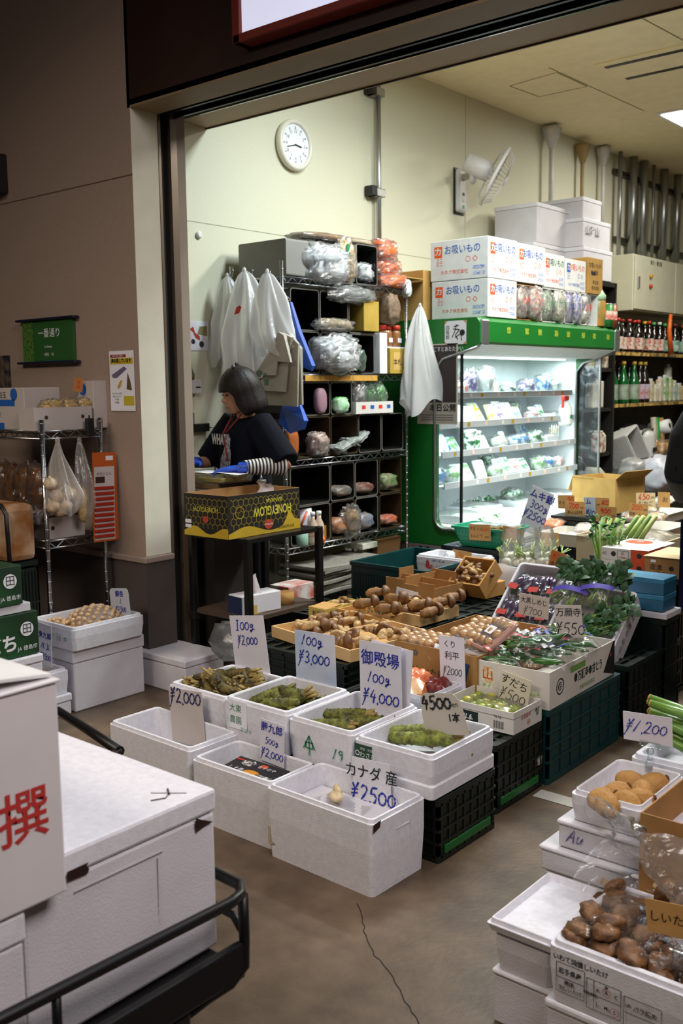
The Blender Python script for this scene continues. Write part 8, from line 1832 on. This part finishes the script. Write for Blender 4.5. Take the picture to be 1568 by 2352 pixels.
# stack with the pale round roots
for z0, z1, dx, lab in ((0, .236, -.045, 'lowest white foam box of the stack under the brown round roots'), (.238, .302, -.06, 'second white foam box of the stack under the brown round roots'), (.304, .374, -.02, 'third white foam box marked in purple under the round roots')):
    o = lidded_foam(lab, -1.085 + dx, -.80, 2.15 + dx * .4, 2.44, z0, z1, lid=.012, mat=FOAM2)
write(o, frame((-.15, -.150, 0), (1, 0, 0), (0, 0, 1))[0], .3, .07, [('h', 'Au', .14, .5, .5, M('purple_ink', '#5a4f86', .6), dict(pen=.09, slant=.4))])
pb = foam_box('white foam box of big round brown roots', -1.082, -.895, 2.155, 2.43, .377, .455, t=.012)
TARO = M('taro_tan', '#b98a4a', .75, var=(22, '#9c6e34', .5), bump=(90, .5)); ta = O('taro', MB().ball((0, 0, 0), (.042, .034, .03), 16, 11, fn=lambda d: .06 * noise.noise(d * 2)), TARO, None, 't', 'vegetable'); O('eye_scar', MB().ball((.038, 0, .008), (.006, .009, .009), 8, 5), M('scar_brown', '#5a3518', .8), ta)
for i, (px, py, yw) in enumerate(((1450, 1785, .4), (1415, 1812, 1.0), (1475, 1805, 2.0), (1500, 1790, .8), (1440, 1830, 3.0), (1395, 1835, 2.2), (1470, 1822, .2), (1380, 1822, 1.3))):
    p = P(px, py, z=.455); dup(ta, ('hairy round brown root with the dark eye at the far end of the foam box', 'round brown root in the middle of the foam box', 'broad brown root beside the brown carton', 'round brown root at the far right corner of the box', 'round brown root under the edge of the clear bag', 'round brown root in the near corner of the box', 'brown root half hidden by the clear bag', 'small round root along the near rim')[i], 'brown round roots', (p.x, p.y, .44), (q.uniform(-.4, .4), q.uniform(-.4, .4), yw), 1.0 if i < 4 else .9)
drop(ta)
open_carton('carton', 'open brown carton beside the round roots', -.885, -.55, 2.12, 2.43, .2, .46, BROWN); crate('dark crate under the open brown carton', -.79, -.55, 2.12, 2.43, 0, .198, top=True)
foam_box('white foam box of green stalks behind the round roots', -1.06, -.62, 2.46, 2.75, .38, .46); stand('dark crate under the green stalk box', -1.04, -.62, 2.47, 2.74, .378)
sk = O('green_stalk', MB().tube([(-.13, 0, 0), (-.05, .004, .002), (.05, 0, .003), (.14, -.003, 0)], [.010, .014, .016, .017], 10), M('fuki_green', '#6f9a34', .4, var=(9, '#4f7a24', .5), coat=.3), None, 'k', 'vegetable'); O('cut_end', MB().ball((-.132, 0, 0), (.004, .010, .010), 8, 5), KRAFT, sk)
for i in range(9): p = P(1532 + 10 * (i % 3), 1755 - 12 * i, y=2.56 + .02 * (i % 4)); dup(sk, 'thick green stalk in the heap beside the ¥1,200 card', 'green stalks', (p.x + .06, p.y, .462 + .014 * i * .8), (0, .22, .15 * (i % 3) - .2))
drop(sk)
c_, w, h = card('white price card reading ¥1,200 in a clear clip stand', (1433, 1633), (1546, 1650), (1432, 1697), [('h', '¥/,200', .46, .52, .42, BLUEINK, dict(pen=.10, slant=.3))], y=2.42)
cs = T('card_stand', 'clear swivel clip stand holding the ¥1,200 card', 'card stand', tuple(P(1492, 1763, y=2.425)))
O('clip_bar', MB().bbox(-.028, .028, -.006, .004, .055, .073, .002), GLASS, cs); O('joint', MB().ball((0, 0, .045), .010, 10, 7).bbox(-.006, .006, -.006, .006, .02, .05, .002), GLASS, cs); O('clamp', MB().bbox(-.010, .010, -.010, .010, -.012, .022, .003), GLASS, cs)

# ================================================================ far end of the shop: cabinet, bottles, sink counter
cab = T('electrical_cabinet', 'pale grey two door electrical cabinet under the pipe bank', 'cabinet', (-4.42, 10.7, 2.18)); CBW = M('cabinet_cream', '#cfcbb4', .5)
O('body', MB().bbox(-.16, .13, -.98, 1.2, 0, .56, .006), CBW, cab)
for k in range(2):
    y0 = -.96 + 1.05 * k; d = O('door', MB().bbox(.131, .148, y0, y0 + 1.03, .015, .545, .004), CBW, cab); O('door_handle', MB().bbox(.148, .165, (y0 + .05 if k == 0 else y0 + .9), (y0 + .08 if k == 0 else y0 + .93), .22, .34, .005), STEEL, d)
    for j, c in enumerate(('#c8922c', '#c2401c')): O('indicator', MB().lathe([(.022, 0), (.022, .02), (.012, .026)], 12).xf(Matrix.Translation((.149, y0 + (.36 if k == 0 else .62), .36 - .10 * j)) @ Matrix.Rotation(PI / 2, 4, 'Y')), M('indicator_' + c[1:], c, .4), d)
text('動力・電灯盤', -.45, .50, .05, BLACKINK, cab, m=frame((.149, 0, 0), (0, 1, 0), (0, 0, 1))[0], name='lettering')
bs_ = T('bottle_shelf', 'dark two tier bottle shelf under the electrical cabinet', 'shelf', (-4.40, 10.6, 0))
for z in (1.24, 1.75): O('board', MB().bbox(-.18, .18, -1.55, 1.3, z - .03, z, .003), M('shelf_dark', '#2a241c', .5), bs_); O('price_rail', MB().box(.181, .185, -1.55, 1.3, z - .03, z + .005), M('rail_amber', '#6a5430', .5, var=(16, '#d8b060', .18)), bs_)
O('back_board', MB().box(-.185, -.175, -1.55, 1.3, .66, 2.1), M('back_board_dark', '#5c5646', .8, var=(5, '#47412f', .5)), bs_)
for y in (-1.55, 1.3): O('side_post', MB().bbox(-.18, .18, y - .015, y + .015, .65, 2.1, .003), BLACKM, bs_)
def bottle(label, px, x, z, h, r, body, cap, lab, group, neck=.32):
    p = P(px, 800, x=x); o = T('bottle', label, 'bottle', (x, p.y, z), group=group)
    O('glass_body', MB().lathe([(r * .9, 0), (r, .01), (r, h * (.9 - neck)), (r * .75, h * (1 - neck)), (r * .34, h * .82), (r * .34, h * .93)], 16), body, o); O('cap', MB().lathe([(r * .42, h * .92), (r * .42, h), (r * .3, h + .003)], 12), cap, o)
    O('label', MB().lathe([(r * 1.01, h * .1), (r * 1.01, h * .46)], 16, cap0=False, cap1=False), lab, o)
SOY = M('soy_dark', '#140c0a', .15, coat=.6); LBW = M('label_cream', '#cfc8ba', .6, var=(30, '#b8503a', .2)); GG = M('sake_green', '#0e5a26', .15, coat=.6)
CP = {n: M('cap_' + n, c, .4) for n, c in (('red', '#c2301f'), ('dark red', '#8a241c'), ('yellow', '#d8b41c'), ('green', '#4fae5a'), ('white', '#dcdcd8'), ('gold', '#c0a040'))}
for i, (px, n) in enumerate(((1418, 'red'), (1428, 'dark red'), (1444, 'red'), (1456, 'red'), (1464, 'red'), (1479, 'yellow'), (1489, 'red'), (1500, 'green'), (1513, 'white'), (1525, 'green'), (1548, 'dark red'), (1566, 'red'))): bottle('dark sauce bottle with %s cap, %s of the upper shelf row' % (n, ORD[i]), px, -4.27 - .05 * (i % 2), 1.752, .33, .052, SOY, CP[n], LBW if i < 9 else M('label_teal', '#c8cfc4', .6, var=(20, '#2f8a6a', .3)), 'sauce bottles on the upper shelf')
for i, (px, n, b_) in enumerate(((1408, 'gold', GG), (1433, 'gold', GG), (1457, 'gold', GG), (1422, 'dark red', SOY), (1446, 'dark red', SOY), (1471, 'gold', SOY), (1482, 'gold', SOY))): bottle(('tall green sake bottle with a gold cap, %s of the lower shelf' if b_ is GG else 'tall dark bottle, %s of the lower shelf') % ORD[i], px, -4.27 - .08 * (i > 2 and i < 5), 1.242, .42, .055, b_, CP[n], M('label_leaf', '#bcc4b4', .6, var=(9, '#1f5a2c', .5)) if b_ is GG else M('label_tricolour', '#b0422c', .6, var=(14, '#b9c2d4', .3)), 'tall bottles on the lower shelf', .4)
for i, (px, c, h, w) in enumerate(((1497, '#b89a3c', .22, .05), (1508, '#c9b8a0', .16, .06), (1518, '#d0a890', .24, .05), (1530, '#3f9a3c', .26, .06), (1541, '#a8ae3a', .24, .05), (1551, '#5a9ab0', .20, .06), (1562, '#d0a43a', .17, .08), (1556, '#c4c8c0', .38, .05))): p = P(px, 900, x=-4.25); o = T('grocery_pack', ('olive bottle', 'pale label jar', 'pink pack', 'green pack', 'lime pack', 'sky blue pack', 'amber pack', 'tall pale pack')[i] + ' right of the tall bottles on the lower shelf', 'grocery', (-4.27 - .1 * (i == 7), p.y, 1.242)); O('body', MB().bbox(-.03, .03, -w, w, 0, h, .015), M('gro_' + c[1:], c, .4, var=(18, '#d8d8c8', .25)), o); O('top', MB().bbox(-.015, .015, -w * .5, w * .5, h, h + .03, .005), WHITE, o)
O('orange_net', MB().tube([P(1540, 722, x=-4.18), P(1536, 760, x=-4.18), P(1541, 812, x=-4.18)], [.018, .026, .03], 8), OR, None, 'orange strip hanging before the sauce bottles', 'strip')
O('hanging_cloth', MB().loft([[(P(a, b_, x=-4.19).x + dx, P(a, b_, x=-4.19).y, P(a, b_, x=-4.19).z) for a, b_ in ((1390, 880), (1398, 885), (1410, 950), (1404, 962), (1392, 950))] for dx in (-.03, .0)]), M('bright_green_cloth', '#127a34', .5), None, 'bright green cloth hanging beside the bottle shelf', 'cloth')
sk_ = T('sink_counter', 'dark steel sink counter at the far end under the bottle shelf', 'counter', (-4.2, 10.0, 0)); O('worktop', MB().bbox(-.35, .35, -1.6, 1.4, .60, .64, .005), M('steel_dull', '#5a5854', .35, metal=.7), sk_); O('cabinet_body', MB().box(-.34, .32, -1.58, 1.38, 0, .6), M('dark_cabinet', '#1d1b19', .6), sk_); O('splash_guard', MB().box(.345, .352, -1.4, .2, .52, .74), M('steel_guard', '#6a6864', .35, metal=.6), sk_)
pz = P(1408, 1040, x=-4.1); o = foam_box('tilted old white foam box lying on the sink counter', -.19, .19, -.17, .17, 0, .25, mat=M('old_foam', '#b9b7b4', .7, bump=(60, .4))); o.matrix_world = Matrix.Translation(pz + Vector((.0, .05, -.02))) @ Matrix.Rotation(1.25, 4, 'Y') @ Matrix.Rotation(.3, 4, 'Z')
ak = T('airpot', 'white electric airpot on the sink counter', 'airpot', (-4.1, P(1480, 1060, x=-4.1).y, .642)); O('body', MB().lathe([(.10, 0), (.105, .02), (.10, .05), (.10, .26), (.085, .31), (.05, .33)], 20), M('airpot_white', '#c9c8c4', .3), ak); O('panel', MB().bbox(.098, .112, -.04, .04, .12, .16, .004), BLACK, ak); O('handle', MB().tube([(0, -.09, .28), (.03, -.12, .34), (.03, .12, .34), (0, .09, .28)], .008, 8), M('airpot_grey', '#86847f', .4), ak)
O('black_bag', MB().ball(tuple(P(1450, 1005, x=-4.3)), (.18, .32, .14), 16, 10, fn=lambda v: .25 * noise.noise(v * 2)), M('bag_black', '#0e0d0d', .5), None, 'black bag slumped behind the airpot', 'bag'); O('grey_cloth', MB().tube([P(1425, 990, x=-4.25), P(1465, 992, x=-4.22), P(1500, 1020, x=-4.2)], [.03, .05, .03], 8, flat=.5), M('cloth_lilac_grey', '#a5a0a4', .8), None, 'pale grey cloth draped over the black bag', 'cloth')
for i, (px, c) in enumerate(((1512, '#2f8a3c'), (1522, '#a87a44'), (1505, '#b8b09c'))): a = P(px, 1050, x=-4.2); O('roll_tube', MB().tube([tuple(a), (a.x - .05, a.y + .03, a.z + .42)], .03, 10), M('tube_' + c[1:], c, .5), None, ('green tube standing at the sink counter', 'tan tube standing at the sink counter', 'pale tube standing at the sink counter')[i], 'tube')
O('paper_roll', MB().lathe([(.03, 0), (.075, 0), (.075, .22), (.03, .22)], 20, cap0=False, cap1=False).xf(Matrix.Translation(P(1538, 978, x=-4.15)) @ Matrix.Rotation(-PI / 2 - .2, 4, 'Y')), WHITE, None, 'white paper roll held out sideways above the tubes', 'paper roll')
blob('snack_bag', 'bag of amber crackers on the sink counter beside the airpot', 'bag', tuple(P(1517, 1062, x=-4.05)), (.08, .13, .11), M('amber_crackers', '#a8702c', .5, var=(40, '#d0a460', .4)), 91, film_=CLEAR2)
blob('plastic_bag', 'large crumpled white plastic bag before the sink counter', 'bag', tuple(P(1520, 1128, x=-3.4)), (.16, .22, .15), M('white_bag_soft', '#b4b2b8', .35, var=(10, '#95939a', .5)), 92, amp=.3); blob('plastic_bag', 'grey clear bag behind the open cardboard box', 'bag', tuple(P(1455, 1105, x=-3.6)), (.12, .14, .10), M('grey_film_bag', '#77736f', .3, var=(14, '#9a9692', .4)), 93, amp=.3)
O('work_gloves', MB().tube([P(1345, 1080, x=-3.9), P(1375, 1085, x=-3.85), P(1395, 1100, x=-3.8)], [.03, .045, .02], 8, flat=.4), M('glove_cream', '#b9b39c', .8), None, 'cream work gloves hanging behind the fridge glass', 'gloves')
bt_ = T('sanitiser_bottle', 'small clear bottle with blue base at the fridge end', 'bottle', (-3.6, 7.58, .462)); O('bottle_body', MB().lathe([(.03, 0), (.032, .08), (.015, .11), (.015, .14)], 14), M('bottle_pale_blue', '#c4d8e4', .2), bt_); O('base_band', MB().lathe([(.031, 0), (.034, .025)], 14, cap0=False, cap1=False), BLUEINK, bt_)
flush_text()
